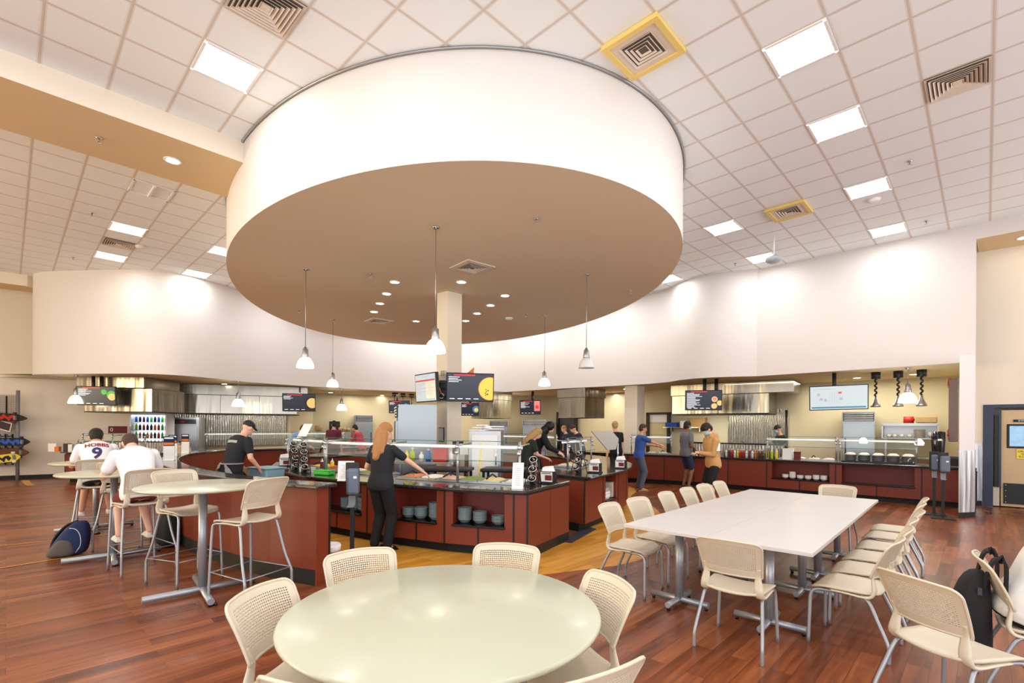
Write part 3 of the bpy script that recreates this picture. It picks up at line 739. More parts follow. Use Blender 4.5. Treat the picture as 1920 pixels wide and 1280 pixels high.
def chair_legs(z, sp=1.0):
    L = []
    for s in (-1, 1):
        L.append([(s*.19, -.05, z-.03), (s*.19, .10, z-.035), (s*.196, .165, z-.045), (s*.203, .195, z-.09), (s*.21*sp, .20, z*.5), (s*.22*sp, .205, .0)])
        L.append([(s*.19, -.12, z-.03), (s*.2, -.17, z-.06), (s*.215*sp, -.225, z*.6), (s*.23*sp, -.285, .13), (s*.232*sp, -.293, .06), (s*.232*sp, -.293, 0)])
    return L
chair = make_chair('dining_chair', 'chair', .45, chair_legs(.45))
def stool_legs(z):
    L = []
    for s in (-1, 1):
        L.append([(s*.19, -.05, z-.03), (s*.19, .12, z-.035), (s*.196, .165, z-.045), (s*.203, .19, z-.09), (s*.215, .20, z*.5), (s*.225, .21, .0)])
        L.append([(s*.19, -.12, z-.03), (s*.2, -.16, z-.06), (s*.232, -.225, z*.55), (s*.255, -.285, .25), (s*.258, -.293, .2), (s*.258, -.293, 0)])
    return L
fz = .27
rods = [((-.222, .207, fz), (.222, .207, fz)), ((-.222, .207, fz+.01), (-.255, -.285, fz-.01)), ((.222, .207, fz+.01), (.255, -.285, fz-.01)), ((-.255, -.285, fz-.01), (.255, -.285, fz-.01))]
stool = make_chair('bar_stool', 'stool', .76, stool_legs(.76), rods)
def at(x, y, face): # rz so that local +Y looks along world angle face (degrees)
    return (x, y, 0), R(face-90)
# --- round table in front
RT = (-.325, 2.395)
t = thing('round_table', 'large round cream-topped dining table nearest the camera', 'table', (*RT, 0))
m = MB(); m.lathe([(0, .706), (.735, .706), (.752, .716), (.755, .726), (.752, .734), (.745, .738), (0, .738)], seg=96); m.build('tabletop', 'table_cream', t)
m = MB(); m.cyl((0, 0, .03), (0, 0, .706), .045, seg=20); m.build('pedestal', 'alu', t)
m = MB()
for a in (45, -45): d = Vector((math.cos(R(a)), math.sin(R(a)), 0))*.42; m.cyl(-d+Vector((0, 0, .045)), d+Vector((0, 0, .045)), .03, seg=12)
m.build('base', 'alu', t)
grp = 'beige chairs around the round table'
for (x, y, f, lab) in [(-.80, 2.86, -57, 'beige perforated chair at the far left of the round table, turned slightly right'),
                       (-.09, 2.99, -102, 'beige perforated chair at the far side of the round table, facing the camera'),
                       (.25, 2.46, -158, 'beige perforated chair at the right side of the round table'),
                       (.135, 1.86, 122, 'beige chair cut by the bottom edge, right of the round table'),
                       (-.93, 2.31, -12, 'beige perforated chair at the left side of the round table, seen edge on'),
                       (-.53, 1.80, 75, 'beige chair of which only the top rim shows at the bottom edge')]:
    put(chair, USED, lab, *at(x, y, f), grp)
# --- long white table made of four tables
LC = Vector((2.835, 5.35)); LA = R(47.3); la = Vector((math.cos(LA), math.sin(LA))); sa_ = Vector((la.y, -la.x))
def make_white_table():
    t = thing('rectangular_table', '', 'table')
    m = MB(); m.box((0, 0, .721), (1.826, .758, .03)); m.build('tabletop', 'table_white', t, bevel=.003)
    for s in (-1, 1):
        m = MB(); m.cyl((s*.56, 0, .06), (s*.56, 0, .7), .038, seg=18); m.lathe([(.05, 0), (.05, .02), (.038, .03)], (s*.56, 0, .68)); m.build('leg', 'legs', t)
        m = MB(); m.cyl((s*.56-.24, 0, .05), (s*.56+.24, 0, .05), .026, seg=12); m.cyl((s*.56, -.27, .05), (s*.56, .27, .05), .026, seg=12); b = m.build('foot', 'legs', t)
        for (x, y) in ((s*.56-.22, 0), (s*.56+.22, 0), (s*.56, -.25), (s*.56, .25)): m = MB(); m.cyl((x, y, 0), (x, y, .03), .015, seg=8); m.build('glide', 'black', b)
    return t
wt = make_white_table()
for i, (a, b, lab) in enumerate([(-1, 1, 'near right table of the four pushed together into the long white table'), (-1, -1, 'near left table of the four pushed together into the long white table'), (1, 1, 'far right table of the four pushed together into the long white table'), (1, -1, 'far left table of the four pushed together into the long white table')]):
    p = LC+la*a*.915+sa_*b*.381; put(wt, USED, lab, (p.x, p.y, 0), LA, 'white tables pushed together')
grp = 'beige chairs around the long white table'
def wtc(along, side, face, lab):
    p = LC+la*along+sa_*side; put(chair, USED, lab, *at(p.x, p.y, face), grp)
LAd = math.degrees(LA)
wtc(-1.95, .30, LAd+2, 'beige chair at the near end of the long white table, back to the camera')
wtc(2.02, .25, LAd+180, 'beige chair alone at the far end of the long white table, facing the camera')
ords = ['nearest', 'second', 'third', 'fourth', 'fifth', 'farthest']
for i, (s, d) in enumerate(zip([-1.40, -.84, -.12, .50, 1.05, 1.60], [.88, .87, .86, .86, .86, .84])):
    wtc(s, -d, LAd-90+[4, -3, 3, 2, -2, 0][i], 'beige chair on the left side of the long white table, %s to the camera' % (ords[i] if i in (0, 5) else ords[i]+' nearest'))
for i, (s, d) in enumerate(zip([-1.36, -.82, -.27, .30, .95, 1.50], [.90, .92, .92, .94, .92, .92])):
    wtc(s, d, LAd+90+[-4, 3, 0, 2, -2, 2][i], 'beige chair on the right side of the long white table, %s to the camera' % (ords[i] if i in (0, 5) else ords[i]+' nearest'))
# --- two chairs at the right edge
put(chair, USED, 'empty beige chair at the lower right, back turned to the camera', *at(2.46, 2.70, 12), 'chairs at the lower right')
put(chair, USED, 'beige chair with a black backpack on it, holding the person at the right edge', *at(3.21, 2.91, -38), 'chairs at the lower right')
# --- high tables
def make_high(r=.55):
    t = thing('high_table', '', 'table')
    m = MB(); m.lathe([(0, 1.02), (r-.02, 1.02), (r-.003, 1.03), (r, 1.038), (r-.003, 1.046), (r-.012, 1.05), (0, 1.05)], seg=72); m.build('tabletop', 'table_cream', t)
    m = MB(); m.cyl((0, 0, .04), (0, 0, 1.02), .038, seg=20); m.build('column', 'legs', t)
    m = MB()
    for a in (45, -50): d = Vector((math.cos(R(a)), math.sin(R(a)), 0))*.475; m.cyl(-d+Vector((0, 0, .045)), d+Vector((0, 0, .045)), .03, seg=14)
    b = m.build('base', 'legs', t)
    for a in (45, -50, 135, 130):
        d = Vector((math.cos(R(a)), math.sin(R(a)), 0))*.45; s = 1 if a < 100 else -1
        m = MB(); m.cyl((d.x*s, d.y*s, 0), (d.x*s, d.y*s, .02), .018, seg=8); m.build('glide', 'black', b)
    return t
ht = make_high()
T1 = (-2.99, 4.74); T2 = (-4.86, 5.98); T3 = (-6.48, 7.62)
put(ht, USED, 'high round cream table nearest the camera, with an empty stool each side', (*T1, 0), 0, 'high round tables')
put(ht, USED, 'high round cream table in the middle, where the man in maroon shorts sits', (*T2, 0), 0, 'high round tables')
put(ht, USED, 'high round cream table at far left, under the arms of the jersey man', (*T3, 0), 0, 'high round tables')
g = 'bar stools at the high tables'
put(stool, USED, 'empty bar stool on the right of the nearest high table, its back to the camera', *at(-2.50, 4.62, 158), g)
put(stool, USED, 'empty bar stool left of the nearest high table, facing right', *at(-3.36, 5.10, -28), g)
put(stool, USED, 'bar stool under the man in maroon shorts', *at(-4.22, 5.55, 146), g)
put(stool, USED, 'bar stool under the man in the white number 9 jersey', *at(-5.98, 7.05, 130), g)
put(stool, USED, 'empty bar stool in front of the jersey man, mostly behind the middle high table', *at(-5.22, 6.62, 112), g)
put(stool, USED, 'bar stool beyond the low wall, its tan back left of the small table signs', *at(-7.75, 10.6, 95), g)
put(stool, USED, 'bar stool beyond the low wall, its back right behind the small table signs', *at(-7.85, 11.9, 88), g)
# ================================================================== COUNTERS
def V2(p): return Vector((p[0], p[1]))
def offset_path(pts, d):
    """shift an open polyline to its left (d>0) with mitred corners"""
    P = [V2(p) for p in pts]; out = []
    for i in range(len(P)):
        a = P[max(0, i-1)]; b = P[i]; c = P[min(len(P)-1, i+1)]
        d1 = (b-a).normalized() if i else (c-b).normalized(); d2 = (c-b).normalized() if i < len(P)-1 else d1
        n1 = Vector((-d1.y, d1.x)); n2 = Vector((-d2.y, d2.x)); n = (n1+n2).normalized(); k = 1/max(.5, n.dot(n1))
        out.append(b+n*d*k)
    return out
def band(mb, outer, inner, z0, z1, mi=0):
    n = len(outer)
    v = [(p[0], p[1], z0) for p in outer]+[(p[0], p[1], z0) for p in inner]+[(p[0], p[1], z1) for p in outer]+[(p[0], p[1], z1) for p in inner]
    f = []
    for i in range(n-1):
        f += [(i, n+i, n+i+1, i+1), (2*n+i, 2*n+i+1, 3*n+i+1, 3*n+i), (i, i+1, 2*n+i+1, 2*n+i), (n+i, 3*n+i, 3*n+i+1, n+i+1)]
    f += [(0, 2*n, 3*n, n), (n-1, 2*n-1, 4*n-1, 3*n-1)]
    return mb.add(v, f, mi)
ZC = .86
def counter_run(front, depth, label, spec, gname, ztop=ZC, over=.10, inner=None, first_only=None):
    """front: countertop front edge, interior on its left. spec: {segment: 'niche'|'panel'|...}"""
    inn = inner or [tuple(p) for p in offset_path(front, depth)]
    face = offset_path(front, over); kick = offset_path(front, over+.1)
    fin = [V2(inn[i])+(V2(front[i])-V2(inn[i])).normalized()*.03 for i in range(len(front))]
    mb = MB(); band(mb, front, inn, ztop-.035, ztop); o = mb.build('countertop', 'granite', None, bevel=.01)
    tag(o, label, 'countertop')
    for i in range(len(front)-1):
        a, b = V2(face[i]), V2(face[i+1]); ia, ib = V2(fin[i]), V2(fin[i+1]); ka, kb = V2(kick[i]), V2(kick[i+1])
        kind, lab = spec.get(i, ('panel', None)) if isinstance(spec.get(i, 'panel'), tuple) else (spec.get(i, 'panel'), None)
        if kind == 'skip': continue
        L = (b-a).length; d = (b-a)/L; nn = Vector((-d.y, d.x))
        t = thing('serving_cabinet', lab or 'red laminate serving cabinet of the %s, section %d from its %s end' % (gname[0], i+1, gname[1]), 'cabinet', (0, 0, 0), 0, gname[2])
        q = lambda s, dd: a+d*s+nn*dd
        m = MB(); m.prism([tuple(ka), tuple(kb), tuple(ib), tuple(ia)], 0, .13); m.build('toe_kick', 'kick', t)
        g = .012; zt = ztop-.035
        if kind == 'niche':
            nd = .30; s0, s1 = .12, L-.12; zs = .36
            m = MB()
            m.prism([tuple(a), tuple(b), tuple(ib), tuple(ia)], .13, zs)
            m.prism([tuple(q(0, nd)), tuple(q(L, nd)), tuple(ib), tuple(ia)], zs, zt)
            m.prism([tuple(q(g, 0)), tuple(q(s0, 0)), tuple(q(s0, nd)), tuple(q(0, nd))], zs, zt-.03); m.prism([tuple(q(s1, 0)), tuple(q(L-g, 0)), tuple(q(L, nd)), tuple(q(s1, nd))], zs, zt-.03)
            m.build('body', 'red_laminate', t)
            m = MB(); m.prism([tuple(q(s0-.01, -.035)), tuple(q(s1+.01, -.035)), tuple(q(s1+.01, nd)), tuple(q(s0-.01, nd))], zs, zs+.028); m.build('shelf', 'black_gloss', t, bevel=.008)
            m = MB(); m.prism([tuple(q(s0, nd-.012)), tuple(q(s1, nd-.012)), tuple(q(s1, nd)), tuple(q(s0, nd))], zs+.028, zt); m.build('niche_back', 'niche_red', t)
            m = MB(); m.prism([tuple(q(L/2-.012, -.004)), tuple(q(L/2+.012, -.004)), tuple(q(L/2+.012, .01)), tuple(q(L/2-.012, .01))], .13, zs-.002); m.build('joint_strip', 'black', t)
        else:
            m = MB(); m.prism([tuple(a), tuple(b), tuple(ib), tuple(ia)], .13, zt-.03); m.build('body', 'red_laminate', t)
        m = MB(); m.prism([tuple(q(0, .02)), tuple(q(L, .02)), tuple(ib), tuple(ia)], zt-.03, zt); m.build('reveal', 'black', t)
        for s in (0, L):
            m = MB(); m.prism([tuple(q(s-g, -.004)), tuple(q(s+g, -.004)), tuple(q(s+g, .012)), tuple(q(s-g, .012))], .13, zt-.03); m.build('joint_strip', 'black', t)
    return face, inn
# ---- island 1 (salad bar)
I1F = [(-5.0, 10.35), (-4.8, 9.85), (-4.62, 9.35), (-4.26, 8.77), (-3.75, 8.12), (-3.2, 7.52), (-2.08, 6.78), (-1.70, 6.57), (-.90, 6.20), (.0, 5.91), (.17, 5.87)]
I1N = [(-4.95, 10.5), (-4.55, 10.3), (-4.15, 9.85), (-3.7, 9.45), (-3.15, 8.95), (-2.6, 8.4), (-1.75, 7.8), (-1.4, 7.62), (-.75, 7.38), (.62, 7.10), (.84, 7.06)]
face1, inn1 = counter_run(I1F, 1.2, 'dark speckled countertop of the salad bar island nearest the camera', {5: 'niche', 7: 'niche', 8: 'niche'}, ('salad bar island', 'left', 'salad bar cabinets'), inner=I1N)
# end cabinet doors on the right-hand end of the island
a = V2(face1[-1]); b = Vector((.80, 7.02)); d = (b-a).normalized(); nn = Vector((d.y, -d.x))
t = thing('serving_cabinet', 'end of the salad bar island with two plain red doors beside the floor mat', 'cabinet', (0, 0, 0), 0, None)
for s0, s1 in ((0, .62), (.635, (b-a).length)):
    m = MB(); m.prism([tuple(a+d*s0+nn*.012), tuple(a+d*s1+nn*.012), tuple(a+d*s1-nn*.02), tuple(a+d*s0-nn*.02)], .15, ZC-.07); m.build('door', 'red_laminate', t)
m = MB(); m.prism([tuple(a-nn*.0), tuple(b-nn*.0), tuple(b-nn*.03), tuple(a-nn*.03)], .0, ZC-.04); m.build('end_frame', 'black', t)
# ---- island 2
I2F = [(1.22, 7.52), (1.62, 8.16), (2.02, 8.82), (2.36, 9.62), (2.62, 10.6), (2.7, 11.8), (2.5, 13.2), (1.9, 14.6), (.8, 15.7), (-1.0, 16.3), (-3.0, 16.3), (-4.6, 15.4), (-5.5, 13.9), (-5.75, 12.4)]
I2N = [(.25, 8.55), (.62, 9.15), (.95, 9.75), (1.2, 10.3), (1.4, 11.0), (1.45, 11.8), (1.3, 12.8), (.8, 13.7), (.1, 14.5), (-1.2, 15.0), (-2.8, 15.0), (-3.8, 14.4), (-4.4, 13.5), (-4.6, 12.4)]
face2, inn2 = counter_run(I2F, 1.2, 'dark speckled countertop of the second serving island, behind the floor mat', {1: 'niche'}, ('second island', 'near', 'second island cabinets'), inner=I2N)
# ---- low curved wall with dark cap
HW = smooth_pts([(-7.3, 12.6), (-7.25, 11.2), (-6.95, 10.1), (-6.45, 9.1), (-5.85, 8.2), (-5.15, 7.35), (-4.35, 6.5), (-3.5, 5.82), (-2.75, 5.33), (-2.3, 5.1), (-1.99, 4.97)], 3)
hwb = offset_path(HW, .17); hwo = offset_path(HW, -.06); hwi = offset_path(HW, .23)
hwo[-1] += Vector((.07, -.04)); hwi[-1] += Vector((.07, -.04))
t = thing('low_partition', 'curved waist-high red wall with dark stone cap behind the high tables', 'partition wall')
m = MB(); band(m, HW, hwb, .16, .99); o = m.build('panel', 'red_laminate', t)
m = MB(); band(m, [p for p in HW], hwb, 0, .16); o = m.build('base_board', 'kick', t)
m = MB(); band(m, hwo, hwi, .99, 1.03); m.build('cap', 'granite', t, bevel=.012)
m = MB(); e = V2(HW[-1]); e2 = V2(hwb[-1]); dv = (e2-e).normalized(); pv = Vector((dv.y, -dv.x)); m.prism([tuple(e+pv*.012), tuple(e2+pv*.012), tuple(e2-pv*.004), tuple(e-pv*.004)], .0, .99); m.build('end_panel', 'red_laminate', t)
m = MB(); m.prism([tuple(e2+pv*.016), tuple(e2+pv*.016+dv*.025), tuple(e2-pv*.03+dv*.025), tuple(e2-pv*.03)], 0, .99); m.build('black_corner_strip', 'black', t)
# ---- right counter under the straight fascia
CRF = [(9.35, 9.83), (8.70, 10.38), (7.55, 11.43), (6.45, 12.43), (5.75, 13.08), (5.05, 13.64), (4.36, 14.07), (3.42, 14.60), (2.6, 15.3), (1.5, 16.6)]
def run_right():
    fr = CRF[::-1]
    return counter_run(fr, .85, 'long dark countertop of the right-hand serving line below the white wall', {6: 'niche', 7: 'niche', 1: 'niche'}, ('right-hand serving line', 'far', 'right serving line cabinets'))
faceR, innR = run_right()
# ---- left counter along the curved wall
CLF = [(-12.75, 14.6), (-12.95, 14.2), (-12.8, 13.85), (-12.3, 13.62), (-11.2, 13.5), (-10.3, 13.5), (-9.6, 13.8), (-9.15, 14.5), (-8.7, 15.6), (-7.7, 16.6), (-6.3, 17.6), (-4.6, 18.7)]
faceL, innL = counter_run(CLF, .85, 'dark countertop of the far left serving line under the curved wall', {}, ('left serving line', 'left', 'left serving line cabinets'))
# ================================================================== KITCHEN AND COUNTER THINGS
def bx(name, m, c, d, parent=None, rz=0, bevel=0, label=None):
    mb = MB(); mb.box(c, d, rz); o = mb.build(name, m, parent, bevel=bevel)
    if label: o['label'] = label
    return o
def ray_hit(C0, d, px):
    r = (px-PCX)/F; t = (r*C0.y-C0.x)/(d.x-r*d.y); return C0+d*t
AD = Vector((math.sin(TH), math.cos(TH))); BD = Vector((-math.cos(TH), math.sin(TH)))
def hood(label, C0, pl, pr, zb, zm=2.68, up=.06):
    C0 = Vector(C0); A = ray_hit(C0, BD, pl); B = ray_hit(C0, AD, pr); D = A+B-C0
    t = thing('exhaust_hood', label, 'exhaust hood', (C0.x, C0.y, zb))
    def pr_(name, k, z0, z1):
        c = (A+B)/2; pts = [c+(p-c)*k-C0 for p in (A, C0, B, D)]
        m = MB(); m.prism([tuple(p) for p in pts], z0-zb, z1-zb); return m.build(name, 'steel', t, bevel=.006)
    pr_('hood_body', 1, zb, zm); pr_('upper_band', 1+up, zm, LOW); pr_('rim_lip', 1.01, zb-.0, zb+.03)
    return t
t = thing('exhaust_hood', 'stainless hood at the far left behind the leftmost menu screen', 'exhaust hood', (-11.4, 14.6, 2.02))
bx('hood_body', 'steel', (-.02, .28, .33), (1.95, 1.4, .66), t); bx('upper_band', 'steel', (-.12, .15, .83), (1.95, 1.5, .30), t); bx('rim_lip', 'black', (-.02, .28, -.01), (1.97, 1.42, .03), t)
def hood_line(label, A, B, zb, depth, uA, uB, zm=2.66):
    A = Vector(A); B = Vector(B); d = (B-A).normalized(); n = Vector((-d.y, d.x)); L = (B-A).length
    t = thing('exhaust_hood', label, 'exhaust hood', (A.x, A.y, zb), math.atan2(d.y, d.x))
    bx('hood_body', 'steel', (L/2, depth/2, (zm-zb)/2), (L, depth, zm-zb), t, bevel=.008)
    bx('upper_band', 'steel', ((uA+uB)/2, depth/2, (zm+LOW)/2-zb), (uB-uA, depth+.16, LOW-zm), t, bevel=.008)
    bx('rim_lip', 'black', (L/2, depth/2, -.01), (L-.02, depth-.02, .03), t)
    for k in range(1, int(L/1.1)): bx('seam', 'dark_grey', (k*L/int(L/1.1), -.002, (zm-zb)/2), (.008, .006, zm-zb), t)
    return t
hood_line('long stainless hood in front of the ribbed steel wall at left', (-10.95, 16.1), (-7.6, 17.25), 2.04, 1.3, -.05, 3.9)
hood('brown-looking stainless hood right of the column, behind the small blue screen', (-.72, 18.6), 884, 958, 1.97)
hood('small stainless hood with a lit face behind the rightmost far pendant', (2.48, 16.7), 1047, 1133, 1.97)
hood_line('wide stainless hood behind the menu screen on the right-hand line', (5.15, 15.75), (7.35, 14.0), 2.08, 1.15, -.02, 3.45)
# ribbed steel wall panels
def panel(name, a, b, z0, z1, m, label, cat):
    a = Vector(a); b = Vector(b); d = (b-a).normalized(); L = (b-a).length
    mb = MB(); mb.box((L/2, 0, (z1-z0)/2), (L, .03, z1-z0)); o = mb.build(name, m, None, loc=(a.x, a.y, z0), rz=math.atan2(d.y, d.x)); tag(o, label, cat); return o
panel('ribbed_wall_panel', (-12.3, 17.4), (-8.72, 18.9), .9, 2.3, 'wavy_steel', 'ribbed steel wall panel under the long hood at left', 'wall panel')
w0 = Vector((4.9, 18.1)); wd = Vector((6.85, -5.75)).normalized()
def wall_at(px, off): # point on the right back wall that shows at px, pulled off towards the room
    p = ray_hit(w0, wd, px); n = Vector((wd.y, -wd.x)); n = n if n.y < 0 else -n; return p+n*off
panel('ribbed_wall_panel', wall_at(1366, .03), wall_at(1478, .03), .9, 2.25, 'wavy_steel', 'ribbed steel wall panel behind the cook in the black cap', 'wall panel')
q = wall_at(1479, .35); m = MB(); m.cyl((q.x, q.y, 0), (q.x, q.y, 2.2), .035, seg=12); tag(m.build('black_pipe', 'black'), 'thin black pipe standing right of the cook in the black cap', 'pipe')
# front of the low condiment wall on the right line (ribbed) with black ledge
a = GY(1278, 850, 13.6); a = Vector((5.02, 14.2)); b = Vector((6.95, 12.55))
t = thing('condiment_ledge', 'raised ledge with ribbed steel front behind the bottles on the right line', 'ledge', (a.x, a.y, ZC), math.atan2((b-a).y, (b-a).x)); L = (b-a).length
bx('ribbed_front', 'wavy_steel', (L/2, .1, .17), (L, .2, .34), t); bx('ledge_top', 'black_gloss', (L/2, .1, .36), (L+.06, .3, .035), t)
t = thing('condiment_ledge', 'raised ledge with ribbed steel front beyond the man in the number 9 jersey', 'ledge', (-12.2, 14.15, ZC), R(-2))
bx('ribbed_front', 'wavy_steel', (1.35, 0, .14), (2.7, .2, .28), t); bx('ledge_top', 'black_gloss', (1.35, 0, .295), (2.76, .3, .03), t)
# fridges
def fridge(label, c, rz, w, d, h, handle=1, grille=True, paper=False):
    t = thing('steel_refrigerator', label, 'refrigerator', (c[0], c[1], 0), rz)
    bx('body', 'fridge_steel', (0, .03, h/2+.05), (w, d-.06, h-.1), t)
    bx('door', 'fridge_steel', (0, -d/2+.03, (h-.38)/2+.12), (w-.03, .05, h-.5), t, bevel=.006)
    if grille:
        g = bx('vent_grille', 'dark_grey', (0, -d/2+.04, h-.14), (w-.04, .03, .22), t)
        for k in range(4): bx('louvre', 'steel', (0, -d/2+.015, h-.22+.055*k), (w-.08, .02, .022), g)
    m = MB(); hx = (w/2-.07)*handle; m.tube([(hx, -d/2, .95), (hx, -d/2-.05, .98), (hx, -d/2-.05, 1.35), (hx, -d/2, 1.38)], .012); m.build('handle', 'black', t)
    for sx in (-1, 1):
        for sy in (-1, 1): bx('foot', 'black', (sx*(w/2-.06), sy*(d/2-.1), .04), (.05, .05, .08), t)
    if paper: bx('paper_notice', 'paper', (w/2-.15, -d/2-.0, 1.35), (.16, .006, .2), t)
    return t
p = GY(775, 790, 10.15)
t = fridge('tall steel refrigerator left of the column, its side towards the camera', (-1.98, 9.95), R(-74), .72, .80, 2.06)
bx('side_panel', 'fridge_steel', (.365, .02, 1.05), (.012, .74, 1.9), t)
fridge('steel refrigerator by the back wall, right of the man in the pink shirt', (-6.35, 20.9), R(22), .7, .75, 2.1)
q = wall_at(1612, .55); fridge('steel refrigerator under the hanging white screen on the right', (q.x, q.y), R(-33), .72, .75, 2.1, -1)
fridge('steel refrigerator behind the black-hooded worker, right of a dark gap', (.95, 20.6), 0, 1.0, .8, 1.95)
fridge('steel refrigerator in the centre back, half hidden by the towel-topped cabinet', (-.55, 20.7), 0, .75, .8, 1.9)
# warming cabinet and drinks cooler at left
t = thing('warming_cabinet', 'light steel holding cabinet at left with a red display on top', 'cabinet', (-11.36, 17.15, 0), R(18))
bx('body', 'alu', (0, 0, .95), (.86, .8, 1.9), t); bx('door', 'alu', (0, -.41, .86), (.78, .04, 1.5), t, bevel=.006); pnl = bx('control_panel', 'dark_grey', (0, -.41, 1.76), (.7, .04, .16), t)
bx('display', 'red', (-.05, -.432, 1.76), (.12, .01, .05), pnl)
t = thing('drinks_cooler', 'bright lit drinks cooler with full shelves at left', 'cooler', (-11.74, 15.97, 0), R(14))
mat('cooler_light', (1, 1, 1), .5, emit=2.4, ecol=hexc(225, 240, 255))
m = MB(); m.box((0, .3, 1.0), (1.0, .04, 2.0)); m.box((-.5, 0, 1.0), (.04, .6, 2.0)); m.box((.5, 0, 1.0), (.04, .6, 2.0)); m.box((0, 0, 1.98), (1.04, .64, .05)); m.box((0, 0, .3), (1.0, .6, .6)); m.build('case', 'white', t)
bx('light_panel', 'cooler_light', (0, .26, 1.3), (.92, .02, 1.3), t); bx('light_strip', 'cooler_light', (0, -.2, 1.93), (.92, .08, .03), t)
for k in range(5): bx('shelf', 'alu', (0, 0, .68+.26*k), (.94, .5, .015), t)
cols = ['red', 'green', 'blue', 'orange', 'navy', 'lime', 'maroon', 'brown']
bp = thing('drink_bottle', '', 'bottle'); 
def bottle_proto(name, m, cap='white', r=.03, h=.2):
    t = thing(name, '', 'bottle'); f = MB(); f.lathe([(0, 0), (r, 0), (r, h*.62), (r*.4, h*.82), (r*.4, h*.9), (0, h*.9)], seg=10); f.build('bottle_body', m, t)
    f = MB(); f.lathe([(0, h*.9), (r*.45, h*.9), (r*.45, h), (0, h)], seg=10); f.build('cap', cap, t); return t
bpy.data.objects.remove(bp)
names = {'red': 'red', 'green': 'green', 'blue': 'blue', 'orange': 'orange', 'navy': 'dark blue', 'lime': 'lime', 'maroon': 'dark red', 'brown': 'brown'}
protos = {c: bottle_proto('drink_bottle', c, r=.038, h=.215) for c in cols}
cr = Matrix.Rotation(R(14), 3, 'Z'); used_b = {}
for k in range(5):
    for i in range(9):
        c = random.choice(cols[:6]) if k < 4 else random.choice(cols)
        p = cr @ Vector((-.42+.105*i, -.08, 0)); pos = (-11.74+p.x, 15.97+p.y, .69+.26*k)
        lv = ['bottom', 'second lowest', 'middle', 'second highest', 'top'][k]
        put(protos[c], used_b, '%s drink bottle on the %s shelf of the lit cooler' % (names[c], lv), pos, 0, '%s bottles on the %s cooler shelf' % (names[c], lv))
for c in cols:
    if not used_b.get(protos[c].name): 
        for ch in [x for x in COL.objects if x.parent == protos[c]]: bpy.data.objects.remove(ch)
        bpy.data.objects.remove(protos[c])
# red notice on the left wall
p = GY(221, 814, 15.2); t = thing('red_notice', 'red safety notice on the cream wall beyond the left counter', 'sign', (p.x, p.y, p.z), R(38))
bx('board', 'maroon', (0, 0, 0), (.46, .02, .22), t); f = MB(); f.lathe([(.03, 0), (.045, 0)], seg=12)
text_mesh('lettering', '0', .16, 'white', t, Matrix.Translation((-.15, -.012, 0)) @ Matrix.Rotation(PI/2, 4, 'X'))
# ------------------------------------------------------------------ screens
mat('screen_dark', hexc(34, 40, 52), .25, emit=.35, ecol=hexc(34, 42, 56)); mat('screen_white', hexc(150, 160, 164), .3, emit=.45, ecol=hexc(215, 230, 236)); mat('scr_red', hexc(180, 40, 60), .3, emit=.7, ecol=hexc(190, 36, 60))
mat('scr_text', hexc(220, 224, 228), .3, emit=.9); mat('soup', hexc(240, 180, 70), .3, emit=.7, ecol=hexc(240, 176, 66)); mat('soup_rim', hexc(214, 110, 60), .3, emit=.5); mat('herb', hexc(40, 80, 50), .5)
mat('scr_green', hexc(60, 170, 70), .3, emit=.5); mat('scr_food', hexc(222, 180, 110), .3, emit=.6); mat('scr_pink', hexc(226, 120, 120), .3, emit=.6); mat('scr_blue', hexc(60, 120, 150), .3, emit=.5); mat('scr_redline', hexc(186, 60, 50), .3, emit=.6)
mat('scr_beige', hexc(206, 200, 180), .3, emit=.6); mat('scr_grey', hexc(150, 160, 170), .3, emit=.5)
def disc(mb, x, z, r, y=-.004, seg=24, clip=None):
    pts = []
    for i in range(seg):
        a = 2*PI*i/seg; px = x+r*math.cos(a); pz = z+r*math.sin(a)
        if clip is not None: px = min(px, clip)
        pts.append((px, y, pz))
    mb.add(pts, [tuple(range(seg))])
def strip(mb, x0, x1, z0, z1, y=-.004): mb.add([(x0, y, z0), (x1, y, z0), (x1, y, z1), (x0, y, z1)], [(0, 1, 2, 3)])
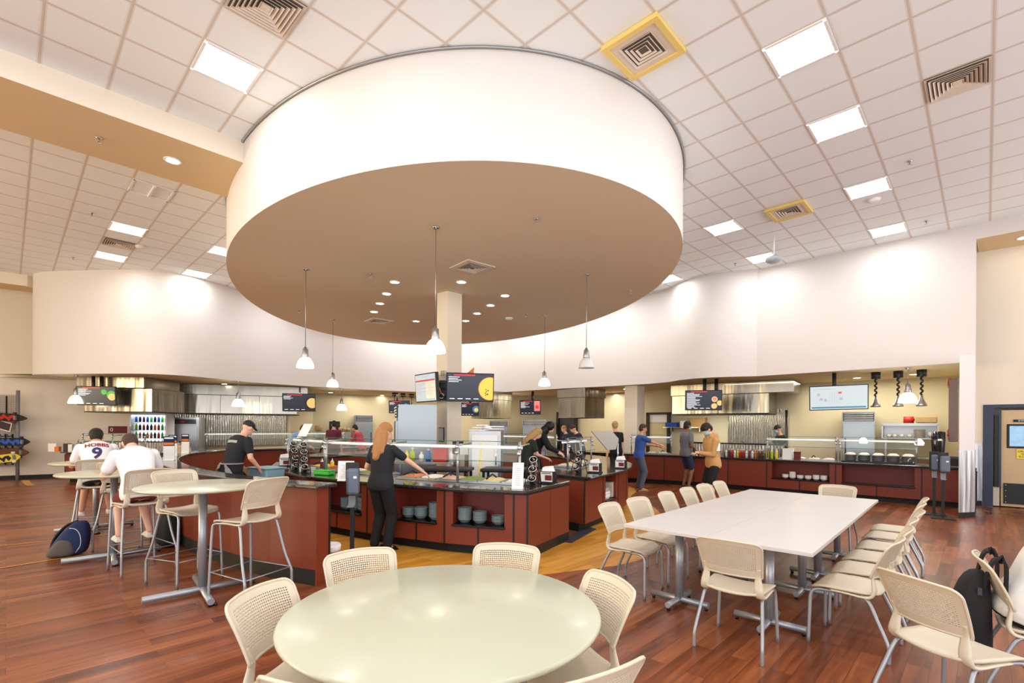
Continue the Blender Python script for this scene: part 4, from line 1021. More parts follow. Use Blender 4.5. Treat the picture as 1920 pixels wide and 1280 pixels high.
def screen(label, loc, yaw, tilt, w, h, kind, mount=None, roll=0, cat='screen'):
    """faces local -Y"""
    t = thing('menu_screen', label, cat, loc); t.rotation_euler = Euler((R(tilt), R(roll), R(yaw)), 'XYZ')
    t.rotation_mode = 'XYZ'; t.rotation_euler = (Matrix.Rotation(R(yaw), 4, 'Z') @ Matrix.Rotation(R(tilt), 4, 'X') @ Matrix.Rotation(R(roll), 4, 'Y')).to_euler()
    bx('bezel', 'black', (0, .035, 0), (w, .07, h), t, bevel=.004)
    ww, hh = w/2-.02, h/2-.022
    m = MB(); strip(m, -ww, ww, -hh, hh, -.003); m.build('display', 'screen_white' if kind in ('sheet', 'board') else 'screen_dark', t, clean=False)
    def P(name, mm, fn):
        m = MB(); fn(m); m.build(name, mm, t, clean=False)
    if kind not in ('sheet', 'board'):
        P('title_bar', 'scr_red', lambda m: strip(m, -ww*.72, ww*.2, hh*.86, hh*.97, -.005))
        def tx(m):
            rows = {'soup': 4, 'salad': 7, 'bowl': 4, 'dish': 8, 'burger': 14, 'blue': 4}[kind]
            random.seed(rows)
            for k in range(rows):
                z = hh*.76-k*hh*.115
                x1 = -ww*.95+ww*random.uniform(.35, .9); P('menu_line', 'scr_text', lambda m: strip(m, -ww*.95, x1, z-hh*.02, z+hh*.018, -.005))
            for k in range(4): P('footer_text', 'scr_text', lambda m: strip(m, -ww*.9+ww*.35*k, -ww*.68+ww*.35*k, -hh*.88, -hh*.83, -.005))
        tx(None)
    if kind == 'soup':
        P('soup_rim', 'soup_rim', lambda m: disc(m, ww*.86, -.02, hh*.88, -.005, 40, ww)); P('soup_bowl', 'soup', lambda m: disc(m, ww*.86, -.02, hh*.84, -.006, 40, ww))
        def hb(m):
            for k in range(9): disc(m, ww*.72+random.uniform(-.03, .04), -.10+random.uniform(-.07, .07), .014, -.008, 6)
        P('herb_garnish', 'herb', hb)
    if kind == 'salad':
        P('food_picture', 'scr_green', lambda m: (disc(m, ww*.42, hh*.45, hh*.3, -.005, 12), disc(m, ww*.82, hh*.1, hh*.5, -.005, 20, ww))); P('food_picture', 'scr_food', lambda m: disc(m, ww*.84, -hh*.1, hh*.4, -.006, 16, ww))
    if kind == 'bowl': P('food_picture', 'black', lambda m: disc(m, ww*.8, -hh*.05, hh*.72, -.005, 28, ww)); P('food_picture', 'scr_food', lambda m: disc(m, ww*.83, -hh*.05, hh*.62, -.006, 18, ww))
    if kind == 'dish': P('food_picture', 'scr_pink', lambda m: strip(m, ww*.42, ww, -hh*.55, hh*.95, -.005)); P('food_picture', 'scr_redline', lambda m: disc(m, ww*.7, hh*.05, hh*.28, -.006, 14))
    if kind == 'blue': P('food_picture', 'scr_blue', lambda m: disc(m, ww*.7, 0, hh*.6, -.005, 20, ww)); P('food_picture', 'scr_food', lambda m: disc(m, ww*.72, -.02, hh*.35, -.006, 14, ww))
    if kind == 'burger': P('food_picture', 'scr_food', lambda m: (disc(m, ww*.62, hh*.1, hh*.3, -.005, 18), disc(m, ww*.9, -hh*.3, hh*.28, -.005, 14, ww), disc(m, ww*.6, -hh*.62, hh*.3, -.005, 10))); P('food_picture', 'scr_pink', lambda m: disc(m, ww*.62, hh*.12, hh*.2, -.006, 18))
    if kind == 'sheet':
        P('red_header', 'scr_redline', lambda m: strip(m, -ww*.96, ww*.96, hh*.48, hh*.6, -.005))
        P('right_column', 'scr_beige', lambda m: strip(m, ww*.05, ww*.96, -hh*.82, hh*.46, -.004))
        [P('row_line', 'scr_redline', lambda m: strip(m, -ww*.96, ww*.96, z, z+hh*.015, -.006)) for z in (hh*.3, -hh*.02, -hh*.3)]
        [P('menu_line', 'scr_grey', lambda m: strip(m, x, x+ww*.5, z, z+hh*.02, -.006)) for x in (-ww*.9, ww*.15) for z in (hh*.2, hh*.1, -.0-hh*.12, -hh*.2, -hh*.42, -hh*.5, -hh*.9)]; P('heading', 'scr_grey', lambda m: strip(m, -ww*.35, ww*.35, hh*.8, hh*.84, -.006))
    if kind == 'board':
        [P('chart_line', 'scr_grey', lambda m: strip(m, x, x+.004, -hh*.5, hh*.5, -.005)) for x in [ww*(-.3+.08*i) for i in range(5)]]; P('heading', 'scr_grey', lambda m: strip(m, -ww*.9, -ww*.1, hh*.75, hh*.79, -.005))
        [P('drawing', 'scr_grey', lambda m: disc(m, x, z, .035, -.005, 12)) for x, z in ((-ww*.7, hh*.3), (-ww*.45, -hh*.2), (-ww*.6, -hh*.1), (ww*.1, -hh*.1))]
        P('blue_footer', 'scr_blue', lambda m: strip(m, -ww*.95, ww*.95, -hh*.92, -hh*.78, -.005)); P('red_note', 'scr_redline', lambda m: strip(m, ww*.0, ww*.12, hh*.35, hh*.5, -.005))
    if mount:
        for dx in mount[1]:
            mm = t.matrix_basis.inverted() if False else (Matrix.Translation(loc) @ t.rotation_euler.to_matrix().to_4x4()).inverted()
            m = MB(); a = mm @ Vector((loc[0]+dx*math.cos(R(yaw)), loc[1]+dx*math.sin(R(yaw))+.06, LOW)); b = mm @ Vector((loc[0]+dx*math.cos(R(yaw)), loc[1]+dx*math.sin(R(yaw))+.06, loc[2]+h*.2)); m.cyl(a, b, mount[0], seg=10); m.build('ceiling_pole', mount[2], t)
    return t
def scr(px, py, Y): return tuple(GY(px, py, Y))
screen('large menu screen with a bowl of orange soup, on the right of the column', scr(881, 727, 10.25), 12, 6, 1.0, .60, 'soup')
screen('white menu sheet screen on the left of the column, turned to the left', scr(797, 728.5, 10.25), -50, 4, .86, .60, 'sheet')
screen('leftmost menu screen with a salad picture, in front of the left hood', scr(180, 751, 13.75), 10, 5, .97, .54, 'salad', (.045, (-.12, .08), 'black'))
screen('menu screen with a black bowl picture, right end of the long steel hood', scr(560, 759, 17.1), 14, 6, 1.08, .62, 'bowl', (.025, (0,), 'chrome'))
screen('menu screen with only its top showing above the tall refrigerator', scr(748, 765, 19.8), -4, 3, .86, .52, 'blue', (.04, (-.1,), 'black'))
screen('small blue menu screen just right of the column under the big screen', scr(881, 768, 18.0), 4, 6, .66, .48, 'blue', (.04, (0,), 'black'))
screen('menu screen with a red dish picture, hanging right of the column at the back', scr(993.5, 763, 18.6), -14, 6, .80, .55, 'dish', (.05, (.1,), 'black'))
screen('menu screen with a burger picture in front of the wide hood on the right', scr(1318.5, 746, 13.55), -16, 6, .96, .56, 'burger', (.05, (.05, .35), 'black'))
screen('bright white screen with a diagram hanging on the far right line', scr(1571, 738, 11.85), -29, 6, 1.2, .60, 'board', (.045, (-.05,), 'black'), roll=-1)
bkt = thing('screen_bracket', 'dark bracket box with orange cables between the two column screens', 'bracket', tuple(GY(829, 733, 10.28)))
bx('bracket_plate', 'black', (0, .05, 0), (.16, .06, .42), bkt); bx('arm', 'dark_grey', (-.02, 0, -.1), (.26, .06, .05), bkt); bx('arm', 'dark_grey', (0, 0, .17), (.24, .06, .04), bkt)
m = MB(); m.tube(smooth_pts([(-.07, -.04, .2), (-.09, -.07, .1), (-.05, -.08, .02), (-.02, -.06, -.08)], 5), .014, 6); m.build('orange_cable', 'orange', bkt)
m = MB(); m.tube([(.03+.07*math.cos(a), -.06, -.05+.09*math.sin(a)) for a in [i*PI/8 for i in range(16)]], .016, 6, closed=True); m.build('black_cable_loop', 'black', bkt)
m = MB(); m.tube([(-.02+.05*math.cos(a), -.05, -.12+.05*math.sin(a)) for a in [i*PI/8 for i in range(16)]], .014, 6, closed=True); m.build('pale_cable_loop', 'beige', bkt)
m = MB(); m.add([(-.1, 0, 0), (.08, 0, .02), (.09, 0, .16)], [(0, 1, 2)]); o = m.build('orange_card', 'orange', None, loc=tuple(GY(880, 703, 10.45)), solid=.004); tag(o, 'orange corner of card sticking up behind the soup menu screen', 'card')
p = GY(829.5, 709, 10.42)
for i, s in enumerate(['PR', 'P3']):
    pass
t = thing('column_panel', 'two small switch plates on the column above the screens', 'switch plate', tuple(GY(829, 701, 10.50)), R(-40))
for dx in (-.035, .035): 
    pl = bx('plate', 'beige', (dx, 0, 0), (.05, .01, .12), t)
    for k in range(3): bx('toggle', 'brown', (dx, -.008, -.04+.04*k), (.03, .006, .014), pl)
t = thing('posted_list', 'framed white list posted on the column above the salad bar', 'notice', tuple(GY(828, 816, 10.40)), R(-40)); bx('backing', 'black', (0, 0, 0), (.17, .012, .30), t); bx('sheet', 'paper', (-.008, -.008, 0), (.14, .004, .27), t)
# ------------------------------------------------------------------ heat lamps
hl = thing('heat_lamp', '', 'heat lamp')
f = MB(); f.cyl((0, 0, 0), (0, 0, -.16), .095, seg=20); f.build('ceiling_mount', 'black', hl)
f = MB(); f.tube([(.02*math.cos(a*1.1), .02*math.sin(a*1.1), -.16-.02*a) for a in range(0, 22)], .022, 8); f.build('coiled_cord', 'black', hl)
f = MB(); f.lathe([(0, -.58), (.03, -.58), (.035, -.66), (.06, -.72), (.10, -.80), (.105, -.84), (.09, -.84), (.05, -.74)], seg=24); f.build('lamp_shade', 'alu', hl)
for a, b, lab in [(1641, 690, 'left heat lamp of the three on the right-hand line'), (1683, 687, 'middle heat lamp of the three, half behind the big pendant'), (1727, 684, 'right heat lamp of the three, nearest the red-strapped panel')]:
    put(hl, USED, lab, G(a, b, LOW+.01), 0, 'heat lamps')
for a, b, lab in [(739, 739, 'left'), (755, 740, 'middle'), (771, 741, 'right')]:
    p = G(a, b, LOW+.01); m = MB(); m.cyl((0, 0, 0), (0, 0, -.14), .11, seg=12); m.cyl((0, 0, -.14), (0, 0, -.5), .02, seg=8); tag(m.build('heat_lamp_far', 'black', None, loc=tuple(p)), '%s black heat lamp mount of the three above the far screen' % lab, 'heat lamp')
# ------------------------------------------------------------------ sneeze guards
def guard(label, pts, n, depth=.42, tube=True, zt=1.42, zl=1.19, posts=None, z0=ZC):
    P = [V2(p) for p in pts]; ns = []
    for i in range(len(P)):
        d = (P[min(i+1, len(P)-1)]-P[max(0, i-1)]).normalized(); ns.append(Vector((-d.y, d.x))*n)
    t = thing('sneeze_guard', label, 'sneeze guard', (P[0].x, P[0].y, z0)); O = P[0]
    def q(i, dd, z): p = P[i]+ns[i]*dd-O; return Vector((p.x, p.y, z-z0))
    for i in (posts or range(len(P))):
        m = MB(); m.cyl(q(i, .0, z0), q(i, .0, zt+.02), .018, seg=12); m.cyl(q(i, 0, z0), q(i, 0, z0+.012), .035, seg=12); m.cyl(q(i, 0, zt-.04), q(i, depth*.8, zt-.02), .012, seg=8); po = m.build('post', 'alu', t)
        m = MB(); m.ell(q(i, -.02, zt-.06), (.03, .03, .03), 10, 6); m.build('clamp', 'chrome', po); m = MB(); m.ell(q(i, -.03, (zt+zl)/2-.02), (.028, .028, .028), 10, 6); m.build('clamp', 'chrome', po)
    for i in range(len(P)-1):
        m = MB(); a, b, c, d = q(i, -.02, zt+.02), q(i+1, -.02, zt+.02), q(i+1, depth, zt+.02), q(i, depth, zt+.02); m.add([a, b, c, d], [(0, 1, 2, 3)]); m.build('top_glass', 'glass', t, clean=False)
        m = MB(); m.cyl(a, b, .0045, seg=6); m.build('glass_edge', 'glass_edge', t)
        m = MB(); a, b, c, d = q(i, -.10, zl), q(i+1, -.10, zl), q(i+1, -.02, zt-.02), q(i, -.02, zt-.02); m.add([a, b, c, d], [(0, 1, 2, 3)]); m.build('front_glass', 'glass', t, clean=False)
        m = MB(); m.cyl(a, b, .0045, seg=6); m.build('glass_edge', 'glass_edge', t)
        if tube: m = MB(); m.cyl(q(i, .1, zt-.06), q(i+1, .1, zt-.06), .020, seg=12); m.build('light_tube', 'tube_glow', t)
    return t
g1 = [(-2.95, 7.78), (-1.78, 6.98), (-.72, 6.50), (.10, 6.22)]
guard('glass sneeze guard with a lit tube over the nearest salad bar', g1, 1, .5)
guard('glass sneeze guard at the left end of the salad bar, around the tilted napkin sheet', [(-4.3, 9.4), (-3.75, 8.75), (-3.1, 8.1)], 1, .4)
guard('glass sneeze guard on the near end of the second island', [(1.0, 8.75), (1.32, 9.35), (1.62, 10.0)], 1, .4)
guard('glass sneeze guard along the back of the second island', [(1.2, 13.2), (.4, 14.3), (-.9, 15.2)], 1, .4)
guard('glass sneeze guard of the far left counter behind the seated men', [(-12.1, 13.8), (-11.2, 13.72), (-10.3, 13.75)], 1, .4, tube=False, zt=1.36, zl=1.15)
guard('glass sneeze guard in front of the ribbed wall beside the cook with an apron', [(-9.3, 14.9), (-8.6, 16.0), (-7.6, 16.95), (-6.2, 18.0)], 1, .4)
gR = [(Vector(CRF[i])-0*Vector((1, 1))) for i in range(len(CRF))]
def roff(p, k): d = Vector((.72, .69)); return (p[0]+d.x*k, p[1]+d.y*k)
guard('glass sneeze guard over the white dishes on the right-hand line, left half', [roff((6.45, 12.43), .12), roff((7.55, 11.43), .12)], 1, .4)
guard('glass sneeze guard with two round lamp reflections over the row of pots', [roff((7.60, 11.38), .12), roff((8.62, 10.44), .12)], 1, .4)
guard('glass sneeze guard by the man in the grey shirt on the right-hand line', [roff((3.5, 14.6), .12), roff((4.5, 14.0), .12)], 1, .4)
m = MB(); 
for k, (a, b, Y) in enumerate([(1619, 823, 11.3), (1724, 825.5, 10.6)]):
    p = GY(a, b, Y); f = MB(); f.lathe([(0, 0), (.07, 0), (.085, .05), (.05, .11), (.02, .13), (0, .13)], seg=16); o = f.build('lamp_reflection', 'lamp_glow', None, loc=tuple(p)); tag(o, '%s glowing shape of a lamp reflection in the glass above the pots' % ('left' if k == 0 else 'right'), 'lamp reflection', 'lamp reflections over the pots')  # glowing solids standing in for lamp reflections on the guard glass
# ------------------------------------------------------------------ food wells and pans
FOOD = {'lettuce': hexc(128, 146, 70), 'carrot': hexc(214, 140, 96), 'rice': hexc(236, 228, 206), 'cheese': hexc(238, 200, 90), 'tomato': hexc(190, 60, 40), 'beans': hexc(110, 70, 50), 'corn': hexc(228, 212, 150), 'onion': hexc(222, 205, 214), 'egg': hexc(240, 236, 220), 'salmon': hexc(222, 176, 150)}
for k, c in FOOD.items(): mat('food_'+k, c, .6, noise=.25, nscale=30, bump=.8, bscale=35)
def pan_row(label, path_pts, n_side, off, width, count, foods, z=ZC, gname='food pans', frame=True):
    P = [V2(p) for p in path_pts]
    L = [0]
    for i in range(len(P)-1): L.append(L[-1]+(P[i+1]-P[i]).length)
    def at_s(s):
        for i in range(len(P)-1):
            if s <= L[i+1] or i == len(P)-2:
                k = (s-L[i])/(L[i+1]-L[i]); d = (P[i+1]-P[i]).normalized(); return P[i]+(P[i+1]-P[i])*k, d
    if frame:
        o_ = offset_path(path_pts, off*n_side) ; i_ = offset_path(path_pts, (off+width)*n_side)
        mb = MB(); band(mb, o_, i_, z, z+.02); o = mb.build('food_well', 'alu', None, bevel=.004); tag(o, label, 'food well')
    w = L[-1]/count
    for k in range(count):
        s = (k+.5)*w; p, d = at_s(s); nn = Vector((-d.y, d.x))*n_side; c = p+nn*(off+width/2)
        fd = foods[k % len(foods)]
        t = thing('food_pan', 'pan of %s food in the %s, number-%s place from its left' % (fd, gname, ['first', 'second', 'third', 'fourth', 'fifth', 'sixth', 'seventh', 'eighth', 'ninth', 'tenth'][k]), 'food pan', (c.x, c.y, z+.02), math.atan2(d.y, d.x), gname)
        t['label'] = 'pan of %s in the %s, %s from its left' % (fd, gname, ['first', 'second', 'third', 'fourth', 'fifth', 'sixth', 'seventh', 'eighth', 'ninth', 'tenth'][k])
        hw, hd = w/2-.015, width/2-.05
        m = MB()
        for (cx, cy, sx, sy) in ((0, hd, 2*hw, .015), (0, -hd, 2*hw, .015), (hw, 0, .015, 2*hd), (-hw, 0, .015, 2*hd)): m.box((cx, cy, .006), (sx, sy, .02))
        m.build('pan_rim', 'alu', t)
        m = MB(); nx, ny = 12, 10; vs = []; rr = random.Random(k*7+len(label))
        for j in range(ny+1):
            for i in range(nx+1):
                u, v = -1+2*i/nx, -1+2*j/ny; e = (1-abs(u)**4)*(1-abs(v)**4)
                vs.append((u*hw*.97, v*hd*.97, -.01+.045*e+rr.uniform(0, .014)*e))
        m.add(vs, [(j*(nx+1)+i, j*(nx+1)+i+1, (j+1)*(nx+1)+i+1, (j+1)*(nx+1)+i) for j in range(ny) for i in range(nx)], 0, False); f = m.build('food', 'food_'+fd, t, clean=False); f['label'] = 'heap of %s' % fd
        if k % 2 == 0:
            m = MB(); m.tube([(-.02, -hd*1.2, .05), (0, -hd*.4, .10), (.02, hd*.1, .05)], .012, 6); m.build('serving_tongs', 'black', t)
pan_row('steel food well frame of the nearest salad bar', g1[1:], 1, .18, .52, 6, ['carrot', 'egg', 'salmon', 'lettuce', 'corn', 'rice'], gname='salad bar well')
pan_row('steel food well frame at the left end of the salad bar', [(-4.0, 9.0), (-3.2, 8.1), (-2.2, 7.35)], 1, .22, .45, 4, ['cheese', 'tomato', 'rice', 'lettuce'], gname='left salad bar well')
pan_row('steel food well frame on the second island', [(1.35, 9.2), (1.75, 10.1), (1.95, 11.0)], 1, .18, .45, 4, ['rice', 'cheese', 'egg', 'corn'], gname='second island well')
pan_row('steel food well frame on the right-hand line below the white screen', [roff((6.6, 12.3), 0), roff((7.5, 11.45), 0)], 1, .28, .4, 4, ['rice', 'egg', 'rice', 'onion'], gname='right line well')
pan_row('steel food well frame on the right-hand line by the grey-shirted man', [roff((3.55, 14.55), 0), roff((4.4, 14.05), 0)], 1, .28, .4, 3, ['lettuce', 'corn', 'rice'], gname='far right line well')
# pots on the right line
pot = thing('cooking_pot', '', 'pot')
f = MB(); f.lathe([(0, 0), (.105, 0), (.115, .02), (.118, .13), (.125, .135), (.112, .135), (.108, .1), (0, .1)], seg=24); f.build('pot_body', 'alu', pot)
f = MB(); f.lathe([(.112, .128), (.10, .160), (.06, .185), (0, .19)], seg=14); f.build('contents', 'food_rice', pot)
f = MB(); f.tube([(.12, 0, .11), (.15, .02, .12), (.15, -.02, .12), (.12, 0, .11)], .008, 6); f.build('handle', 'black', pot)
a = V2(roff((7.72, 11.27), .33)); b = V2(roff((8.50, 10.55), .33))
m = MB(); c = (a+b)/2; m.box((0, 0, .02), ((b-a).length+.3, .42, .04)); tag(m.build('hot_plate', 'black', None, loc=(c.x, c.y, ZC), rz=math.atan2((b-a).y, (b-a).x)), 'long black warming plate under the row of pots', 'warming plate')
for k, lab in enumerate(['leftmost', 'second', 'middle', 'fourth', 'rightmost']):
    p = a+(b-a)*k/4; put(pot, USED, '%s pot of the row on the black warming plate' % lab, (p.x, p.y, ZC+.04), 0, 'pots on the warming plate')
# ------------------------------------------------------------------ crockery
def bowl_stack(proto, x, y, z, n, dz, lab, grp):
    for k in range(n): put(proto, USED, lab, (x, y, z+dz*k), 0, grp)
gb = thing('grey_bowl', '', 'bowl'); f = MB(); f.lathe([(0, .004), (.045, .004), (.05, 0), (.058, .006), (.088, .045), (.093, .06), (.089, .06), (.082, .045), (.05, .014), (0, .012)], seg=28); f.build('bowl_body', 'plate_grey', gb)
def on_seg(face, i, s, dd):
    a, b = V2(face[i]), V2(face[i+1]); d = (b-a).normalized(); nn = Vector((-d.y, d.x)); return a+d*s+nn*dd
L8 = (V2(face1[9])-V2(face1[8])).length; L7 = (V2(face1[8])-V2(face1[7])).length; L5 = (V2(face1[6])-V2(face1[5])).length
for (i, s, n, lab) in [(8, .23, 8, 'left tall stack in the rightmost niche'), (8, .44, 6, 'middle stack in the rightmost niche'), (8, L8-.24, 4, 'right low stack in the rightmost niche'), (7, .22, 5, 'left stack in the middle niche'), (7, .42, 6, 'middle stack in the middle niche'), (7, L7-.22, 10, 'tall right stack in the middle niche'), (5, L5-.60, 7, 'left stack in the niche behind the dispenser'), (5, L5-.40, 10, 'tall stack in the niche behind the dispenser'), (5, L5-.22, 9, 'right stack in the niche behind the dispenser')]:
    p = on_seg(face1, i, s, .13); bowl_stack(gb, p.x, p.y, .389, n, .019, 'grey ribbed bowl, %s of the salad bar' % lab, 'grey bowls, '+lab)
wb = thing('white_bowl', '', 'bowl'); f = MB(); f.lathe([(0, .004), (.04, 0), (.07, .03), (.075, .05), (.071, .05), (.06, .02), (0, .012)], seg=24); f.build('bowl_body', 'ceramic', wb)
for k, (s, n) in enumerate([(.42, 4), (.60, 7), (.77, 3), (.94, 4), (1.12, 5), (1.29, 5)]):
    p = on_seg(faceR, 6-0, s, .12) if False else None
fr = [V2(p) for p in faceR]
def seg_of(ix): return ix
segW = 6  # run_right reversed: segment 6 lies between (6.45,12.43) and (7.55,11.43)
for k, (s, n) in enumerate([(.40, 3), (.56, 6), (.73, 3), (.90, 3), (1.07, 4), (1.23, 4)]):
    p = on_seg(faceR, segW, s, .12); bowl_stack(wb, p.x, p.y, .389, n, .024, 'white bowl in the right line niche, %s stack from the left' % ['first', 'second', 'third', 'fourth', 'fifth', 'sixth'][k], 'white bowls, right line stack %s' % ['one', 'two', 'three', 'four', 'five', 'six'][k])
wpl = thing('white_plate', '', 'plate'); f = MB(); f.lathe([(0, .003), (.07, 0), (.12, .014), (.125, .018), (.118, .018), (.07, .007), (0, .007)], seg=28); f.build('plate_body', 'ceramic', wpl)
Ls = (V2(face2[2])-V2(face2[1])).length
for s, n, lab in [(Ls-.22, 22, 'tall stack at the right in the second island niche'), (Ls-.47, 15, 'middle stack in the second island niche')]:
    p = on_seg(face2, 1, s, .14); bowl_stack(wpl, p.x, p.y, .389, n, .012, 'white plate, '+lab, 'white plates, '+lab)
cup = thing('white_cup', '', 'cup'); f = MB(); f.lathe([(0, .003), (.03, 0), (.04, .08), (.037, .08), (.028, .01), (0, .01)], seg=18); f.build('cup_body', 'ceramic', cup)
i = 0
for r in range(3):
    for c_ in range(3):
        p = on_seg(face2, 1, .20+.085*c_, .05+.08*r)
        for lv in range(2): put(cup, USED, 'white cup stacked at the left of the second island niche', (p.x, p.y, .389+.055*lv), 0, 'white cups in the second island niche')
p = GY(1453, 851, 12.9); bowl_stack(wpl, 6.35, 13.0, ZC, 10, .012, 'white plate stacked left of the yellow squeeze bottles on the right line', 'white plates by the squeeze bottles')
# ------------------------------------------------------------------ counter top objects
def napkin(label, x, y, rz, z=ZC):
    t = thing('napkin_dispenser', label, 'napkin dispenser', (x, y, z), rz)
    bx('case', 'black', (0, .02, .09), (.19, .15, .15), t, bevel=.008); bx('foot_plate', 'black', (0, 0, .008), (.21, .20, .016), t)
    fc = bx('face_card', 'white', (0, -.058, .09), (.17, .006, .13), t); bx('red_panel', 'maroon', (.03, -.062, .08), (.10, .004, .07), fc); bx('heading', 'grey', (0, -.062, .14), (.13, .004, .018), fc)
    m = MB(); m.add([(-.08, -.04, .16), (.08, -.04, .16), (.08, .06, .16), (-.08, .06, .16), (-.07, -.03, .215), (.07, -.01, .235), (.06, .03, .24), (-.06, .03, .225)], [(0, 1, 5, 4), (1, 2, 6, 5), (2, 3, 7, 6), (3, 0, 4, 7), (4, 5, 6, 7)]); m.build('napkins', 'paper', t)
    return t
napkin('napkin dispenser on the left tip of the salad bar island', *G(534, 879, ZC)[:2], R(25)); napkin('napkin dispenser at the right corner of the salad bar island', .50, 6.72, R(-28))
napkin('napkin dispenser on the near end of the second island by the cutlery rack', 1.42, 8.35, R(-28)); napkin('napkin dispenser at the outer edge of the second island by the flat sign', 2.06, 9.25, R(-30))
def cutlery(label, x, y, rz, n=3, z=ZC):
    t = thing('cutlery_rack', label, 'cutlery rack', (x, y, z), rz)
    m = MB()
    for s in (-1, 1): m.tube([(s*.09, -.10, 0), (s*.075, 0, .28), (s*.07, .05, .36)], .006, 6); m.tube([(s*.09, .13, 0), (s*.075, .03, .30)], .006, 6)
    m.tube([(-.09, -.1, .01), (.09, -.1, .01)], .006, 6); m.build('wire_frame', 'black', t)
    for k in range(n):
        zz = .07+.12*k; yy = -.06+.05*k; d = Vector((0, -.75, .66)); p0 = Vector((0, yy+.08, zz-.06)); p1 = p0+d*.14
        m = MB(); m.cyl(p0, p1, .045, .05, seg=20, cap=False); m.cyl(p0, p0+d*.005, .045, seg=20); cy_ = m.build('cutlery_cylinder', 'steel', t)
        m = MB(); m.tube([p1+(Vector((1, 0, 0))*math.cos(a)+Vector((0, .66, .75))*math.sin(a))*.05 for a in [i*PI/10 for i in range(20)]], .006, 6, closed=True); m.build('ring', 'chrome', cy_)
        m = MB(); 
        for j in range(4): m.cyl(p0+Vector((random.uniform(-.025, .025), 0, random.uniform(-.01, .02))), p1+d*.03+Vector((random.uniform(-.03, .03), 0, random.uniform(-.02, .02))), .005, seg=6)
        m.build('cutlery', 'chrome', cy_)
cutlery('black wire cutlery rack with three steel cylinders at the right end of the salad bar', .28, 6.45, R(-12)); cutlery('wire cutlery rack at the left part of the salad bar, before the glass guard', -3.42, 8.05, R(30), 4)
cutlery('wire cutlery rack behind, left part of the salad bar', -3.75, 8.45, R(40), 4); cutlery('wire cutlery rack on the near end of the second island', 1.12, 8.2, R(-40)); cutlery('wire cutlery rack at the far left counter end', -12.3, 13.95, R(10), 2)
def sheet_sign(label, p, rz, w, h, tilt=10, z=ZC, txt=True, hm='white', name='table_sign'):
    t = thing(name, label, 'sign', (p[0], p[1], z), rz)
    m = MB(); dz = h*math.cos(R(tilt)); dy = h*math.sin(R(tilt)); m.add([(-w/2, 0, 0), (w/2, 0, 0), (w/2, dy, dz), (-w/2, dy, dz)], [(0, 1, 2, 3)]); m.build('sheet', 'paper', t, solid=.004, clean=False)
    bx('stand', hm, (0, .03, .005), (w, .10, .01), t)
    if txt:
        for k in range(9):
            u = .15+.08*k; ww = w*random.uniform(.3, .7)
            m = MB(); a = u*h; m.box((0, a*math.sin(R(tilt))-.004, a*math.cos(R(tilt))), (ww, .002, h*.012)); m.build('text_line', 'grey', t)
    return t
sheet_sign('white menu sheet standing at the right front corner of the salad bar', (.07, 6.07), R(-10), .14, .33, 14); sheet_sign('white menu sheet standing behind the hand sanitizer dispenser', G(649, 905, ZC), R(5), .22, .28, 8)
# picture cards on the low wall
for k, (a, w_, s, lab) in enumerate([(299, .16, 8.0, 'leftmost and nearest picture card in a white holder on the low wall'), (324, .14, 8.9, 'middle picture card in a white holder on the low wall'), (351.5, .14, 10.2, 'farthest and rightmost picture card in a white holder on the low wall')]):
    r_ = (a-960)/917; best = min(range(len(hwb)), key=lambda i: abs(hwb[i].x/hwb[i].y-r_) + abs(hwb[i].y-s)*.02); c = (HW[best][0]+hwb[best].x)/2, (HW[best][1]+hwb[best].y)/2
    Y = s-.2; c = (r_*Y, Y)
    # snap to the wall centre line
    mid = [((HW[i][0]+hwb[i].x)/2, (HW[i][1]+hwb[i].y)/2) for i in range(len(HW))]
    j = min(range(len(mid)), key=lambda i: abs(mid[i][0]/mid[i][1]-r_)+abs(mid[i][1]-s)*.01); c = mid[j]
    t = thing('picture_card', lab, 'card holder', (c[0], c[1], 1.03), R(20), None)
    bx('holder', 'white', (0, 0, .13), (w_, .02, .26), t); f = bx('picture', 'navy', (0, -.012, .33), (w_, .01, .16), t); bx('orange_band', 'orange', (0, -.018, .285), (w_*.9, .004, .04), f); bx('white_heading', 'white', (0, -.018, .38), (w_*.8, .004, .025), f); bx('foot', 'white', (0, 0, .004), (w_, .1, .008), t)
t = thing('green_tray', 'bright green shallow container on the salad bar edge', 'container', tuple(G(609, 894, ZC)), R(-22)); m = MB(); m.box((0, 0, .035), (.30, .16, .07)); m.build('tub', 'green', t, bevel=.02); bx('rim', 'green', (0, 0, .072), (.32, .18, .01), t, bevel=.004)
t = thing('white_box', 'low white carton of napkins left of the green container', 'box', tuple(G(577, 889, ZC)), R(-16)); bx('carton', 'white', (0, 0, .04), (.26, .10, .08), t); bx('label_panel', 'grey', (.04, -.052, .04), (.1, .004, .03), t)
def squeeze(label, m, x, y, z=ZC, h=.2):
    t = thing('squeeze_bottle', label, 'bottle', (x, y, z)); f = MB(); f.lathe([(0, 0), (.032, 0), (.034, .02), (.034, h*.6), (.03, h*.68), (0, h*.68)], seg=16); f.build('sauce_body', m, t); f = MB(); f.lathe([(0, h*.68), (.03, h*.68), (.028, h*.75), (.01, h*.8), (.005, h), (0, h)], seg=14); f.build('nozzle_cap', 'white', t)
squeeze('squeeze bottle of dark red sauce by the green container', 'maroon', *G(605, 884, ZC)[:2]); squeeze('squeeze bottle of yellow mustard right of the dark red one', 'yellow', *G(624, 884, ZC)[:2])
for k, (m_, lab) in enumerate([('yellow', 'left yellow'), ('lime', 'middle lime'), ('yellow', 'right yellow')]): squeeze('%s squeeze bottle beside the white plates on the right line' % lab, m_, 6.62+.085*k, 12.68-.07*k, h=.27)
